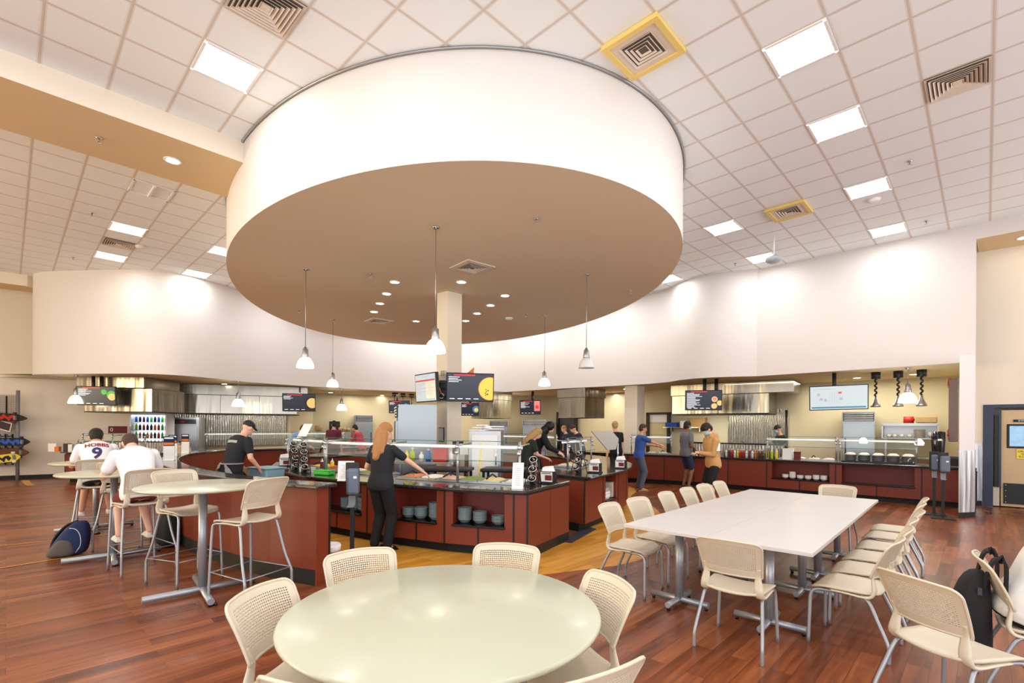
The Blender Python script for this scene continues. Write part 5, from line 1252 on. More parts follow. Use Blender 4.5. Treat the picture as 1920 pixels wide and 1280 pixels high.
bx2 = thing('paper_box', 'pale square paper box right of the squeeze bottles', 'box', (7.02, 12.42, ZC), R(-43)); bx('carton', 'paper', (0, 0, .13), (.22, .2, .26), bx2); bx('lid_fold', 'white', (0, 0, .265), (.23, .21, .012), bx2)
t = thing('glass_dispenser', 'dark red box dispenser at the left end of the right glass guard', 'dispenser', (7.12, 12.2, ZC), R(-43)); bx('case', 'maroon', (0, 0, .09), (.13, .13, .18), t); bx('lid', 'black', (0, 0, .19), (.14, .14, .02), t)
# condiment bottles in front of the ribbed ledge
cb = {}
for c in ['red', 'brown', 'white', 'maroon', 'orange', 'yellow']: cb[c] = None
seq = ['white', 'maroon', 'red', 'white', 'yellow', 'red', 'red', 'white', 'brown', 'white', 'orange', 'brown', 'brown']
a = Vector((5.83, 13.30)); b = Vector((6.50, 12.72)); names['white'] = 'white'; names['yellow'] = 'yellow'
for k, c in enumerate(seq):
    if cb[c] is None: cb[c] = bottle_proto('sauce_bottle', c, 'white' if c != 'white' else 'red', .028, .22)
    p = a+(b-a)*k/12; put(cb[c], USED, '%s sauce bottle before the ribbed ledge, %s in the row from the left' % (names[c], ['first', 'second', 'third', 'fourth', 'fifth', 'sixth', 'seventh', 'eighth', 'ninth', 'tenth', 'eleventh', 'twelfth', 'last'][k]), (p.x, p.y, ZC), 0, 'sauce bottles before the ribbed ledge')
m = MB(); d = (b-a).normalized(); m.tube([(a.x-.05, a.y-.02, ZC+.12), (b.x+.05, b.y-.08, ZC+.12)], .005, 6); m.tube([(a.x-.05, a.y-.02, ZC), (a.x-.05, a.y-.02, ZC+.12)], .005, 6); m.tube([(b.x+.05, b.y-.08, ZC), (b.x+.05, b.y-.08, ZC+.12)], .005, 6); tag(m.build('bottle_rail', 'black'), 'thin black rail in front of the sauce bottles', 'rail')
# woks / pans behind
wk = thing('wok', '', 'wok'); f = MB(); f.lathe([(0, 0), (.08, .01), (.17, .07), (.21, .14), (.205, .14), (.16, .075), (.07, .018), (0, .01)], seg=24); f.build('wok_bowl', 'black', wk); f = MB(); f.tube([(.2, 0, .13), (.4, 0, .2)], .014, 8); f.build('handle', 'black', wk)
st_ = thing('cooking_station', 'steel cooking station carrying two woks behind the ribbed ledge', 'stove', (6.75, 14.55, 0), R(-40)); bx('body', 'steel', (0, 0, .5), (1.5, .7, 1.0), st_); bx('burner_deck', 'dark_grey', (0, 0, 1.02), (1.46, .66, .04), st_)
put(wk, USED, 'left black wok on the cooking station', (6.42, 14.78, 1.05), R(200)); put(wk, USED, 'right black wok on the cooking station, nearer the cook', (7.02, 14.28, 1.05), R(200))
# wall shelf with items on the right back wall
p0, p1 = wall_at(1250, .18), wall_at(1330, .18); c = (p0+p1)/2; rzw = math.atan2(wd.y, wd.x); L = (p1-p0).length
t = thing('wall_shelf', 'steel wall shelf behind the man in the grey shirt', 'shelf', (c.x, c.y, 1.66), rzw); bx('board', 'steel', (0, 0, 0), (L, .3, .03), t); bx('bracket', 'steel', (-L/3, .06, -.08), (.03, .2, .14), t); bx('bracket', 'steel', (L/3, .06, -.08), (.03, .2, .14), t)
for dx, m_, dm, lab in [(-L*.32, 'blue', (.4, .22, .14), 'blue box on the wall shelf'), (0, 'white', (.3, .2, .2), 'white tub on the wall shelf'), (L*.3, 'cardboard', (.5, .24, .3), 'stack of brown trays on the wall shelf')]:
    q = c+wd*dx; o = MB(); o.box((0, 0, dm[2]/2), dm); o.box((0, 0, dm[2]+.006), (dm[0]+.02, dm[1]+.02, .014)); tag(o.build('shelf_box', m_, None, loc=(q.x, q.y, 1.675), rz=rzw), lab, 'box')
# door in the back wall
a, b = wall_at(1213, .03), wall_at(1258, .03); L = (b-a).length
t = thing('kitchen_doorway', 'black-framed kitchen door with a cream panel, left of the wall shelf', 'door', (a.x, a.y, 0), rzw)
for (x0, x1, z0, z1, m_, nm) in [(0, .12, 0, 2.2, 'black', 'jamb'), (L-.12, L, 0, 2.2, 'black', 'jamb'), (0, L, 2.12, 2.2, 'black', 'head')]: bx(nm, m_, ((x0+x1)/2, 0, (z0+z1)/2), (x1-x0, .1, z1-z0), t)
bx('door_panel', 'low_ceiling', (L/2, .02, .9), (L-.24, .04, 1.8), t); bx('transom', 'lamp_off', (L/2, .02, 1.98), (L-.24, .04, .28), t)
a = GY(1046, 790, 20.9); t = thing('kitchen_doorway', 'black-framed doorway behind the black-hooded worker at the back', 'door', (1.98, 21.05, 0), R(-44)); bx('jamb', 'black', (0, 0, 1.1), (.12, .1, 2.2), t); bx('jamb', 'black', (.95, 0, 1.1), (.12, .1, 2.2), t); bx('head', 'black', (.475, 0, 2.25), (1.07, .1, .1), t); bx('door_panel', 'dark_grey', (.475, .03, 1.05), (.8, .04, 2.1), t)
# shelf unit with dishes by the right back wall
q = wall_at(1706, .45); t = thing('heated_shelf', 'open steel pass-through shelf holding dishes at the right', 'shelf unit', (q.x, q.y, 1.40), rzw)
bx('top_deck', 'alu', (0, 0, .36), (1.15, .42, .07), t); bx('bottom_deck', 'alu', (0, 0, 0), (1.15, .42, .03), t); bx('end_panel', 'alu', (-.56, 0, .18), (.03, .42, .36), t); bx('end_panel', 'alu', (.56, 0, .18), (.03, .42, .36), t); bx('back_panel', 'alu', (0, .2, .18), (1.1, .015, .36), t)
ct = thing('steel_table', 'steel work table under the pass-through shelf at the right', 'table', (q.x, q.y, 0), rzw); bx('table_top', 'steel', (0.1, 0, .9), (1.2, .5, .05), ct)
for sx in (-1, 1):
    for sy in (-1, 1): bx('leg', 'alu', (.1+sx*.55, sy*.2, .44), (.04, .04, .88), ct)
bx('stand', 'alu', (-.5, .1, 1.15), (.04, .04, .48), ct); bx('stand', 'alu', (.5, .1, 1.15), (.04, .04, .48), ct)
def onq(dx, dy=0): return q+wd*dx+Vector((-wd.y, wd.x))*dy
for k, dx in enumerate([-.42, -.30, -.16, 0.0]):
    p = onq(dx, -.05); m = MB(); m.ell((0, 0, .05), (.055, .055, .05)); m.cyl((0, 0, 0), (0, 0, .02), .035, seg=12); tag(m.build('small_dish', 'ceramic', None, loc=(p.x, p.y, 1.415)), 'small round dish on the pass-through shelf, %s from the left' % ['first', 'second', 'third', 'fourth'][k], 'dish', 'dishes on the pass-through shelf')
p = onq(.20, -.03); bowl_stack(wpl, p.x, p.y, 1.415, 12, .018, 'white plate in the stack on the pass-through shelf', 'plates on the pass-through shelf')
p = onq(.45, -.03); m = MB(); m.lathe([(0, 0), (.05, 0), (.1, .1), (.09, .16), (0, .17)], seg=14); tag(m.build('crumpled_bag', 'ceramic', None, loc=(p.x, p.y, 1.415)), 'crumpled pale bag at the right of the pass-through shelf', 'bag')
p = onq(-.02, 0); m = MB(); m.lathe([(0, 0), (.11, 0), (.11, .17), (.10, .17), (.1, .02), (0, .02)], seg=20); m.tube([(.11, 0, .13), (.15, 0, .12), (.15, 0, .07), (.11, 0, .05)], .01, 6); tag(m.build('red_pot', 'red', None, loc=(p.x, p.y, 1.796)), 'red pot on top of the pass-through shelf', 'pot')
mat('wicker', hexc(176, 150, 104), .8, noise=.3, nscale=60, bump=1, bscale=60)
p = onq(.34, 0); m = MB(); m.box((0, 0, .09), (.42, .28, .18), rzw); tag(m.build('wicker_basket', 'wicker', None, loc=(p.x, p.y, 1.796), bevel=.03), 'wicker basket on top of the pass-through shelf', 'basket')
# black urn, toaster and strapped panel beside the pillar
p = GY(1762, 850, 11.6); t = thing('coffee_urn', 'tall black drink urn on the counter left of the pillar', 'urn', (roff((8.86, 10.24), .55)[0], roff((8.86, 10.24), .55)[1], ZC))
m = MB(); m.lathe([(0, 0), (.12, 0), (.12, .05), (.09, .08), (.11, .3), (.12, .52), (.12, .72), (0, .74)], seg=22); m.build('urn_body', 'black_gloss', t); bx('label_plate', 'white', (-.06, -.11, .55), (.07, .01, .04), t, rz=R(-30))
t = thing('toaster', 'small dark toaster on the counter beside the pillar', 'toaster', (*roff((9.05, 10.10), .22), ZC), R(-43)); bx('case', 'dark_grey', (0, 0, .11), (.32, .2, .2), t, bevel=.02); bx('lever', 'chrome', (.165, 0, .1), (.02, .03, .05), t); bx('control_panel', 'black', (0, -.102, .1), (.26, .006, .12), t)
for k, (dx, dy) in enumerate([(0, 0), (.16, .0)]):
    x, y = roff((8.62, 10.47), .12); m = MB(); m.tube([(.06*math.cos(a), .0, .07+.06*math.sin(a)) for a in [i*PI/8 for i in range(16)]], .009, 6, closed=True); m.cyl((0, 0, 0), (0, 0, .02), .06, seg=14)
    tag(m.build('wire_ring_holder', 'chrome', None, loc=(x+dx*.7, y-dx*.65+.12, ZC+.18*k+.2 if k else ZC)), '%s shiny ring of the wire holder behind the dispensers' % ('lower', 'upper')[k], 'ring holder') if k == 0 else None
pp = GY(1783, 770, 10.9); t = thing('strapped_panel', 'tall dark folded panel with red straps hanging beside the pillar', 'panel', (9.66, 10.70, 0), -TH); m = MB(); m.box((0, 0, 2.05), (.15, .42, 1.36)); m.build('panel_body', mat('panel_brown', hexc(112, 92, 86), .35, metal=.3), t, bevel=.01)
for z, nm in ((2.66, 'upper'), (1.55, 'lower')):
    m = MB(); m.tube(smooth_pts([(-.07, -.2, z-.12), (-.09, -.1, z), (-.08, .02, z+.1), (-.02, .12, z+.04), (-.09, .0, z-.08), (-.08, -.22, z-.02)], 4), .014, 6); m.build('red_strap', 'red', t)
# cart boxes seen through the glass, cabinet with towels
t = thing('white_cabinet', 'pale steel cabinet topped with folded towels behind the salad bar glass', 'cabinet', (-.46, 8.95, 0), R(-4)); bx('body', 'alu', (0, .03, .78), (.56, .56, 1.55), t); bx('door', 'lamp_off', (-.0, -.26, .78), (.46, .03, 1.4), t, bevel=.005)
m = MB(); m.tube([(.2, -.27, .95), (.2, -.32, .98), (.2, -.32, 1.25), (.2, -.27, 1.28)], .012); m.build('handle', 'chrome', t); bx('side_panel', 'beige', (-.285, .03, .78), (.012, .56, 1.53), t)
for k in range(9):
    m = MB(); random.seed(k); n_ = 10; vs = []
    for j in range(2):
        for i in range(n_): a = 2*PI*i/n_; vs.append((.17*math.cos(a)*random.uniform(.8, 1.1), .12*math.sin(a)*random.uniform(.8, 1.1), j*.022))
    m.add(vs, [(i, (i+1) % n_, n_+(i+1) % n_, n_+i) for i in range(n_)]+[tuple(range(n_, 2*n_)), tuple(range(n_-1, -1, -1))], 0, True)
    tag(m.build('folded_towel', 'cloth_white' if k % 3 else 'onion' if False else 'cloth_white', None, loc=(-.62+.10*(k % 4)+.04*(k//4), 8.92, 1.56+.022*(k//2)), rz=k), 'folded white towel in the heap on the pale cabinet', 'towel', 'towels on the pale cabinet')
for k, (x, y, w_, lab) in enumerate([(-1.02, 8.05, .72, 'left black utility cart behind the salad bar glass'), (-.12, 8.05, .72, 'right black utility cart behind the salad bar glass')]):
    t = thing('utility_cart', lab, 'cart', (x, y, 0), R(-8)); bx('top_tray', 'black', (0, 0, .93), (w_, .5, .06), t, bevel=.02); bx('lower_tray', 'black', (0, 0, .3), (w_, .5, .06), t, bevel=.02)
    for sx in (-1, 1):
        for sy in (-1, 1): bx('post', 'black', (sx*(w_/2-.05), sy*.2, .62), (.04, .04, .6), t); m = MB(); m.cyl((sx*(w_/2-.05)-.015, sy*.2, .05), (sx*(w_/2-.05)+.015, sy*.2, .05), .05, seg=12); m.build('caster', 'rubber', t)
t = thing('prep_table', 'steel prep table behind the salad bar, carrying the red bucket', 'table', (-1.55, 8.75, 0), R(-6)); bx('table_top', 'steel', (0, 0, 1.0), (1.15, .55, .04), t); bx('shelf_deck', 'steel', (0, 0, .35), (1.1, .5, .03), t)
for sx in (-1, 1):
    for sy in (-1, 1): bx('leg', 'alu', (sx*.53, sy*.23, .49), (.04, .04, .98), t)
t = thing('red_bucket', 'red square bucket behind the salad bar glass', 'bucket', (-1.26, 8.66, 1.02), R(-6)); bx('bucket_body', 'red', (0, 0, .11), (.24, .2, .22), t, bevel=.012); bx('rim', 'red', (0, 0, .222), (.26, .22, .014), t)
for k, (dx, m_, h_, lab) in enumerate([(-.60, 'yellow', .16, 'yellow jar at the left of the prep table'), (-.50, 'lime', .2, 'lime green bottle next to the yellow jar'), (-.34, 'white', .13, 'small white tub on the prep table'), (-.22, 'blue', .18, 'blue bottle left of the red bucket'), (.18, 'white', .16, 'white spray bottle right of the red bucket')]):
    t = bottle_proto('kitchen_bottle', m_, 'yellow' if m_ == 'yellow' else 'white', .045, h_+.03); t.location = (-1.26+dx, 8.66, 1.02); t['label'] = lab
m = MB(); m.cyl((0, 0, 0), (.05, .05, 1.35), .014, seg=8); t = thing('broom', 'yellow-handled broom leaning between the two utility carts', 'broom', (-.58, 8.35, 0)); m.build('handle', 'yellow', t); bx('brush_head', 'black', (0, 0, .05), (.3, .05, .1), t)
t = thing('soap_station', 'dark card terminal and white printer behind the glass near the column', 'till', (-.98, 9.05, 1.12), R(-10)); t['label'] = 'dark tilted terminal on a pale stand right of the column'; bx('stand', 'beige', (0, .05, -.55), (.26, .26, 1.1), t); bx('terminal', 'black', (-.02, 0, .12), (.2, .04, .24), t, rz=.3); bx('printer', 'white', (.12, .02, .1), (.16, .2, .2), t)
# boxes and monitor on the far counter under the back wall
q0 = Vector((-8.0, 20.1)); q1 = Vector((-6.7, 20.6))
t = thing('back_counter', 'steel shelf along the back wall behind the purple-shirted man', 'counter', (-7.38, 20.15, 0), R(22)); bx('counter_top', 'steel', (0, 0, 1.38), (1.4, .42, .05), t); bx('front_panel', 'steel', (0, .03, .68), (1.4, .34, 1.34), t)
t = thing('black_monitor', 'black monitor on the back shelf left of the purple-shirted man', 'monitor', (-7.30, 20.12, 1.405), R(22)); bx('monitor_panel', 'black', (0, 0, .22), (.42, .08, .42), t); bx('base', 'black', (0, 0, .01), (.25, .2, .02), t)
for k, (dx, s_, lab) in enumerate([(-.55, .24, 'brown paper bag at the left of the back shelf'), (.28, .18, 'brown basket right of the black monitor'), (.45, .16, 'brown basket near the steel refrigerator'), (.6, .15, 'small brown basket at the right end of the back shelf')]):
    d = Vector((math.cos(R(22)), math.sin(R(22)))); p = Vector((-7.38, 20.13))+d*dx; m = MB(); m.lathe([(0, 0), (s_*.5, 0), (s_*.62, s_*.8), (s_*.5, s_), (0, s_*1.1)], seg=12); tag(m.build('brown_basket', 'wicker', None, loc=(p.x, p.y, 1.405)), lab, 'basket')
# flat board held up at the second island (serving flap)
c = GY(1118, 812, 9.6); t = thing('angled_panel', 'grey hexagonal panel tilted above the second island glass', 'panel', tuple(GY(1135, 823, 9.7)), R(-6))
m = MB(); m.add([(-.27, 0, .18), (.13, 0, .185), (.265, 0, .03), (.21, 0, -.18), (.05, 0, -.195)], [(0, 1, 2, 3, 4)]); m.build('panel_sheet', mat('panel_grey', hexc(176, 170, 160), .35), t, solid=.012, clean=False)
m = MB(); m.cyl((.25, .02, .0), (.25, .02, -.525), .014, seg=8); m.build('post', 'chrome', t); m = MB(); m.cyl((-.27, .01, .18), (.05, .01, -.195), .010, seg=8); m.build('edge_bar', 'black', t)
t = thing('tilted_sheet', 'long white paper sheet tilted above the left salad bar', 'paper sheet', tuple(GY(571, 811, 9.0)), R(10)); m = MB(); m.add([(-.14, 0, -.14), (.03, 0, -.12), (.13, .05, .12), (-.02, .05, .12)], [(0, 1, 2, 3)]); m.build('sheet', 'paper', t, solid=.003, clean=False); m = MB(); m.cyl((-.05, .01, -.13), (-.06, .01, -.58), .01, seg=8); m.build('stand_rod', 'chrome', t)
# ------------------------------------------------------------------ dispensers, mat, bin
def sanitizer(label, x, y, rz, col='dark_grey', twin=False):
    t = thing('sanitizer_stand', label, 'dispenser stand', (x, y, 0), rz)
    bx('base_plate', 'black', (0, 0, .01), (.34, .34, .02), t, bevel=.004); bx('post', 'black', (0, 0, .60), (.045, .03, 1.18), t); bx('back_plate', 'black', (0, .0, 1.03), (.15, .02, .36), t, bevel=.008)
    m = MB(); m.box((.02, -.07, 1.0), (.14, .11, .30)); m.build('dispenser_body', mat('dispenser_grey', hexc(88, 100, 116), .25), t, bevel=.03)
    bx('label_sticker', 'white', (.05, -.127, 1.05), (.035, .003, .025), t)
    m = MB(); m.sweep([(0, -.02, .83), (0, -.03, .74), (0, -.06, .72), (0, -.14, .72)], [(0, -1, 0), (0, -1, 0), (0, 0, 1), (0, 0, 1)], .075, .012); m.build('drip_tray', 'grey', t)
    return t
sanitizer('hand sanitizer dispenser on a black post at the end of the low red wall', -1.83, 5.62, R(8))
p = G(1759, 959, 0); sanitizer('left hand sanitizer post near the steel-clad pillar', 8.12, 9.40, R(-38)); sanitizer('right hand sanitizer post nearest the steel-clad pillar', 7.92, 8.98, R(-38))
t = thing('trash_bin', 'dark bin with a white liner tucked behind the end of the low wall', 'trash bin', (-2.02, 5.42, 0)); t.scale = (.9, .9, .8); m = MB(); m.lathe([(0, 0), (.11, 0), (.13, .36), (.12, .36), (.10, .02), (0, .02)], seg=20); m.build('bin_body', 'black', t); m = MB(); m.lathe([(.115, .30), (.137, .31), (.142, .38), (.13, .40), (.115, .38)], seg=20); m.build('liner', 'cloth_white', t)
m = MB(); pts = [tuple(G(a, b, 0)[:2]) for a, b in ((1054, 1015), (1075, 1017), (1120, 991), (1101, 986))]; m.prism(pts, .004, .016); tag(m.build('floor_mat', 'dark_grey'), 'dark rubber mat on the floor between the two islands', 'mat')
# ------------------------------------------------------------------ service door at the right
t = thing('service_door', 'tan double-acting service door with a round-cornered window at the right edge', 'door', (0, 0, 0))
def wb_(name, m_, s0, s1, d0, d1, z0, z1, par=None, bev=0): mb = MB(); wbox(mb, s0, s1, d0, d1, z0, z1); return mb.build(name, m_, par or t, bevel=bev)
wb_('door_slab', 'tan_door', .50, 1.60, .04, .09, .02, 2.05, bev=.004)
wf = wb_('window_frame', 'black', .584, 1.16, .02, .05, 1.25, 1.755, bev=.03); wb_('window_pane', mat('door_glass', hexc(120, 160, 190), .08, emit=.5, ecol=hexc(120, 165, 200), noise=.5, nscale=9), .625, 1.12, .012, .03, 1.29, 1.715, par=wf)
wb_('kick_plate', 'black', .54, 1.60, .02, .045, .08, .51)
for k in range(4):
    m = MB(); p = wp(.57, .014, .11+.12*k); m.ell(p, (.012, .012, .012), 8, 5); m.build('screw', 'chrome', t)
wb_('hinge_guard', 'black', .40, .50, .0, .06, .42, 1.95); wb_('hinge_guard', 'navy_frame', .46, .50, -.02, .02, .42, 1.95); wb_('hinge_bracket', 'dark_grey', .38, .50, -.01, .06, 1.95, 2.08); wb_('spacer', 'beige', .38, .48, .02, .05, .02, .42)
t2 = t; t = thing('door_frame', 'dark blue steel frame around the tan service door', 'door frame', (0, 0, 0)); wb_('jamb', 'navy_frame', .22, .38, -.02, .12, 0, DH); wb_('jamb', 'navy_frame', 1.60, 1.72, -.02, .12, 0, DH); wb_('head', 'navy_frame', .38, 1.60, -.02, .12, 2.10, DH)
def wall_sign(name, label, s0, s1, z0, z1, m_, tm, txt, size):
    t = thing(name, label, 'sign'); mb = MB(); wbox(mb, s0, s1, .025, .038, z0, z1); mb.build('plate', m_, t)
    c = Vector(wp((s0+s1)/2, .022, (z0+z1)/2)); M = Matrix.Translation(c) @ Matrix.Rotation(math.atan2(dwall.y, dwall.x), 4, 'Z') @ Matrix.Rotation(PI/2, 4, 'X')
    for k, l in enumerate(txt): text_mesh('lettering', l, size, tm, t, Matrix.Translation((0, 0, -k*size*1.1+(len(txt)-1)*size*.55)) @ M, .001)
wall_sign('door_sign', 'small dark sign above the window of the service door', .68, 1.04, 1.80, 1.85, 'navy', 'white', ['EMPLOYEES'], .042)
wall_sign('caution_label', 'yellow caution label under the window of the service door', .73, .99, 1.03, 1.23, 'yellow', 'black', ['CAUTION', 'OPEN', 'SLOWLY'], .05)
# something behind the doorway so it is not open to the sky
m = MB(); wbox(m, -.1, 2.2, 1.2, 1.25, 0, 3.0); struct(m.build('wall_beyond_door', 'wall_tan'))
# ------------------------------------------------------------------ board rack at the far left
RKY = 14.0; rk0 = G(34, 911, 0)
def rackx(px): return (px-PCX)/F*rk0.y
t = thing('board_rack', 'grey wire rack on the far left wall holding longboards', 'rack', (rk0.x, rk0.y, 0), R(0))
m = MB(); m.cyl((0, 0, 0), (0, 0, 2.62), .045, seg=12); m.build('post', 'grey', t)
m = MB(); m.cyl((-1.25, 0, 0), (-1.25, 0, 2.62), .045, seg=12); m.build('post', 'grey', t)
m = MB()
for k in range(30): m.box((-.06-.04*k, .03, 1.45), (.006, .006, 2.1))
for k in range(52): m.box((-.62, .03, .42+.04*k), (1.2, .006, .006))
m.build('wire_grid', 'grey', t)
for x in (-.30, -.10, -.75): 
    m = MB(); m.box((x, -.05, .9), (.03, .03, .9)); m.tube([(x, -.05, 1.3), (x, -.18, 1.28), (x, -.2, 1.34)], .012, 6); m.tube([(x, -.05, .95), (x, -.18, .93), (x, -.2, .99)], .012, 6); m.build('hook_bar', 'black', t)
mb = MB(); mb.box((-.28, -.05, 2.1), (.03, .03, .7)); mb.build('hook_bar', 'black', t)
def board(label, cx, z, L, tail, cols_, tilt=0, wheel='orange', dy=-.16):
    b = thing('longboard', label, 'skateboard', (cx, rk0.y+dy, z)); b.rotation_euler = (0, R(tilt), 0)
    n_ = 24; vs = []
    for i in range(n_+1):
        u = -1+2*i/n_; x = u*L/2
        h = .115*(1-.85*max(0, (u-tail)/(1-tail))**1.4 if u > tail else 1)*(1-.5*max(0, -u-.8)/.2)
        vs += [(x, -.01, -h), (x, -.01, h), (x, .01, h), (x, .01, -h)]
    f = []
    for i in range(n_):
        for k in range(4): f.append((i*4+k, i*4+(k+1) % 4, (i+1)*4+(k+1) % 4, (i+1)*4+k))
    f += [(3, 2, 1, 0), (4*n_, 4*n_+1, 4*n_+2, 4*n_+3)]
    m = MB(); m.add(vs, f); dk = m.build('deck', cols_[0], b)
    if cols_[1]:
        m = MB(); random.seed(len(label)); pts = [(-.25*L+.5*L*i/9, -.014, .05*math.sin(i*1.9)) for i in range(10)]
        m.sweep(pts, (0, -1, 0), [.03+.10*abs(math.sin(i*1.3)) for i in range(10)], .003); m.build('deck_graphic', cols_[1], dk)
    for sx in (tail+.05, -.72):
        x = sx*L/2; m = MB(); m.box((x, -.035, 0), (.05, .05, .12)); tr = m.build('truck', 'grey', b)
        for s in (-1, 1): m = MB(); m.cyl((x, -.05, s*.13-.03), (x, -.05, s*.13+.03), .042, seg=14); m.build('wheel', wheel, tr)
    return b
board('red and black pointed longboard, top of the rack', rackx(61)-.62, 1.62-(793-806.8)/917*rk0.y, 1.24, .45, ('black', 'red'), 3, 'maroon')
board('dark longboard with bright blue graphic, second on the rack', rackx(66)-.56, 1.62-(838.5-806.8)/917*rk0.y, 1.12, .62, ('black', 'blue'), 0, 'dark_grey')
board('dark brown longboard, third on the rack', rackx(64)-.56, 1.62-(857.5-806.8)/917*rk0.y, 1.12, .62, ('brown', None), 1, 'dark_grey')
board('teal and yellow longboard, lowest on the rack', rackx(55)-.58, 1.62-(870-806.8)/917*rk0.y, 1.16, .7, ('yellow', 'navy'), -7, 'white', -.25)
t = thing('rack_poster', 'tilted dark poster on the left rack between the boards', 'poster', (rackx(13), rk0.y-.08, 1.62-(809-806.8)/917*rk0.y)); t.rotation_euler = (0, R(15), 0); bx('sheet', 'white', (0, 0, 0), (.42, .006, .26), t); f = bx('print', 'maroon', (0, -.005, 0), (.37, .004, .21), t); bx('print_panel', 'dark_grey', (.02, -.009, 0), (.27, .004, .15), f)
# small things on the left counter
for k, (a, b, m_, d, lab) in enumerate([(101, 857, 'paper', (.2, .12, .22), 'white paper stack on the left end of the far left counter'), (109, 857, 'orange', (.11, .1, .13), 'orange box on the far left counter'), (127, 857, 'black', (.14, .12, .22), 'black napkin box on the far left counter'), (134, 857, 'ceramic', (.1, .1, .2), 'white cup sleeve on the far left counter')]):
    p = GY(a, b, 14.05); m = MB(); m.box((0, 0, d[2]/2), d, .2); m.box((0, 0, d[2]+.004), (d[0]*1.04, d[1]*1.04, .01), .2); tag(m.build('counter_box', m_, None, loc=(p.x, p.y, ZC)), lab, 'box')
# ------------------------------------------------------------------ bags
def blob(name, rings, m, parent, seg=16, seed=0, wob=.02):
    """closed lumpy body from elliptical rings (x, y, z, rx, ry)"""
    rr = random.Random(seed); vs = []
    for (x, y, z, rx, ry) in rings:
        for k in range(seg):
            a = 2*PI*k/seg; w_ = 1+rr.uniform(-wob, wob); c_, s_ = math.cos(a), math.sin(a)
            e = .7; vs.append((x+math.copysign(abs(c_)**e, c_)*rx*w_, y+math.copysign(abs(s_)**e, s_)*ry*w_, z))
    n_ = len(rings); f = [(i*seg+k, i*seg+(k+1) % seg, (i+1)*seg+(k+1) % seg, (i+1)*seg+k) for i in range(n_-1) for k in range(seg)]+[tuple(range(seg-1, -1, -1)), tuple(range((n_-1)*seg, n_*seg))]
    mb = MB(); mb.add(vs, f, 0, True); return mb.build(name, m, parent, subsurf=1)
mat('navy_fabric', hexc(30, 44, 84), .8, bump=.3, bscale=90); mat('grey_fabric', hexc(92, 84, 78), .85, bump=.3, bscale=90); mat('black_fabric', hexc(22, 22, 24), .8, bump=.3, bscale=90)
p = G(120, 1040, 0)
t = thing('backpack', 'navy and grey backpack slumped on the floor at the far left stool', 'backpack', (-5.50, 6.10, 0), R(28)); t.scale = (.74, .8, .92)
blob('main_body', [(-.05, 0, .0, .24, .15), (-.03, 0, .06, .27, .17), (.03, 0, .2, .24, .16), (.09, 0, .34, .18, .13), (.13, 0, .43, .11, .09), (.14, 0, .46, .05, .05)], 'navy_fabric', t, seed=1)
blob('front_pocket', [(-.1, -.1, .0, .2, .1), (-.08, -.11, .08, .19, .1), (-.05, -.1, .2, .12, .08), (-.04, -.09, .24, .06, .05)], 'grey_fabric', t, seed=2)
m = MB(); m.sweep(smooth_pts([(-.26, .04, .05), (-.22, .06, .22), (-.08, .08, .38), (.08, .05, .45)], 4), (-.6, .3, .7), .06, .02); m.build('shoulder_strap', 'black_fabric', t)
m = MB(); m.tube(smooth_pts([(.1, -.14, .05), (.17, -.15, .15), (.16, -.14, .28), (.1, -.12, .36), (.02, -.13, .38)], 4), .005, 6); m.build('piping', 'white', t)
t = thing('backpack', 'black backpack on the floor against the low red wall', 'backpack', tuple(G(326, 1030, 0)), R(-40)); t.location.x -= .05
blob('main_body', [(0, 0, .0, .19, .12), (0, 0, .08, .22, .14), (0, 0, .25, .21, .13), (0, .01, .38, .17, .1), (0, .02, .46, .1, .06), (0, .02, .48, .04, .03)], 'black_fabric', t, seed=3)
m = MB(); m.tube([(.1, -.1, .02), (.02, -.25, .012), (-.14, -.3, .012), (-.2, -.28, .012)], .008, 6); m.build('loose_strap', 'black', t)
t = thing('backpack', 'black backpack hanging from the back of the chair at the right edge', 'backpack', (2.93, 3.11, .12), R(-34)); t.scale = (.66, .78, .86)
blob('main_body', [(0, 0, .08, .12, .14), (0, 0, .14, .15, .18), (-.02, 0, .34, .16, .19), (0, 0, .56, .13, .18), (.03, 0, .68, .09, .14), (.05, 0, .72, .04, .08)], 'black_fabric', t, seed=4)
blob('front_pocket', [(-.13, 0, .14, .06, .12), (-.15, 0, .22, .07, .14), (-.15, 0, .38, .06, .12), (-.13, 0, .44, .03, .06)], 'black_fabric', t, seed=5)
m = MB(); m.sweep(smooth_pts([(.05, -.14, .62), (.10, -.16, .80), (.15, -.16, .845), (.20, -.15, .80), (.2, -.14, .6)], 5), (-1, 0, .3), .07, .018); m.build('shoulder_strap', 'black_fabric', t)
m = MB(); m.sweep(smooth_pts([(.05, .12, .62), (.10, .14, .80), (.15, .14, .845), (.20, .13, .80), (.2, .12, .6)], 5), (-1, 0, .3), .07, .018); m.build('shoulder_strap', 'black_fabric', t)
bx('buckle', 'dark_grey', (.02, -.16, .6), (.03, .05, .05), t); bx('white_tag', 'white', (-.16, -.12, .36), (.02, .04, .02), t)
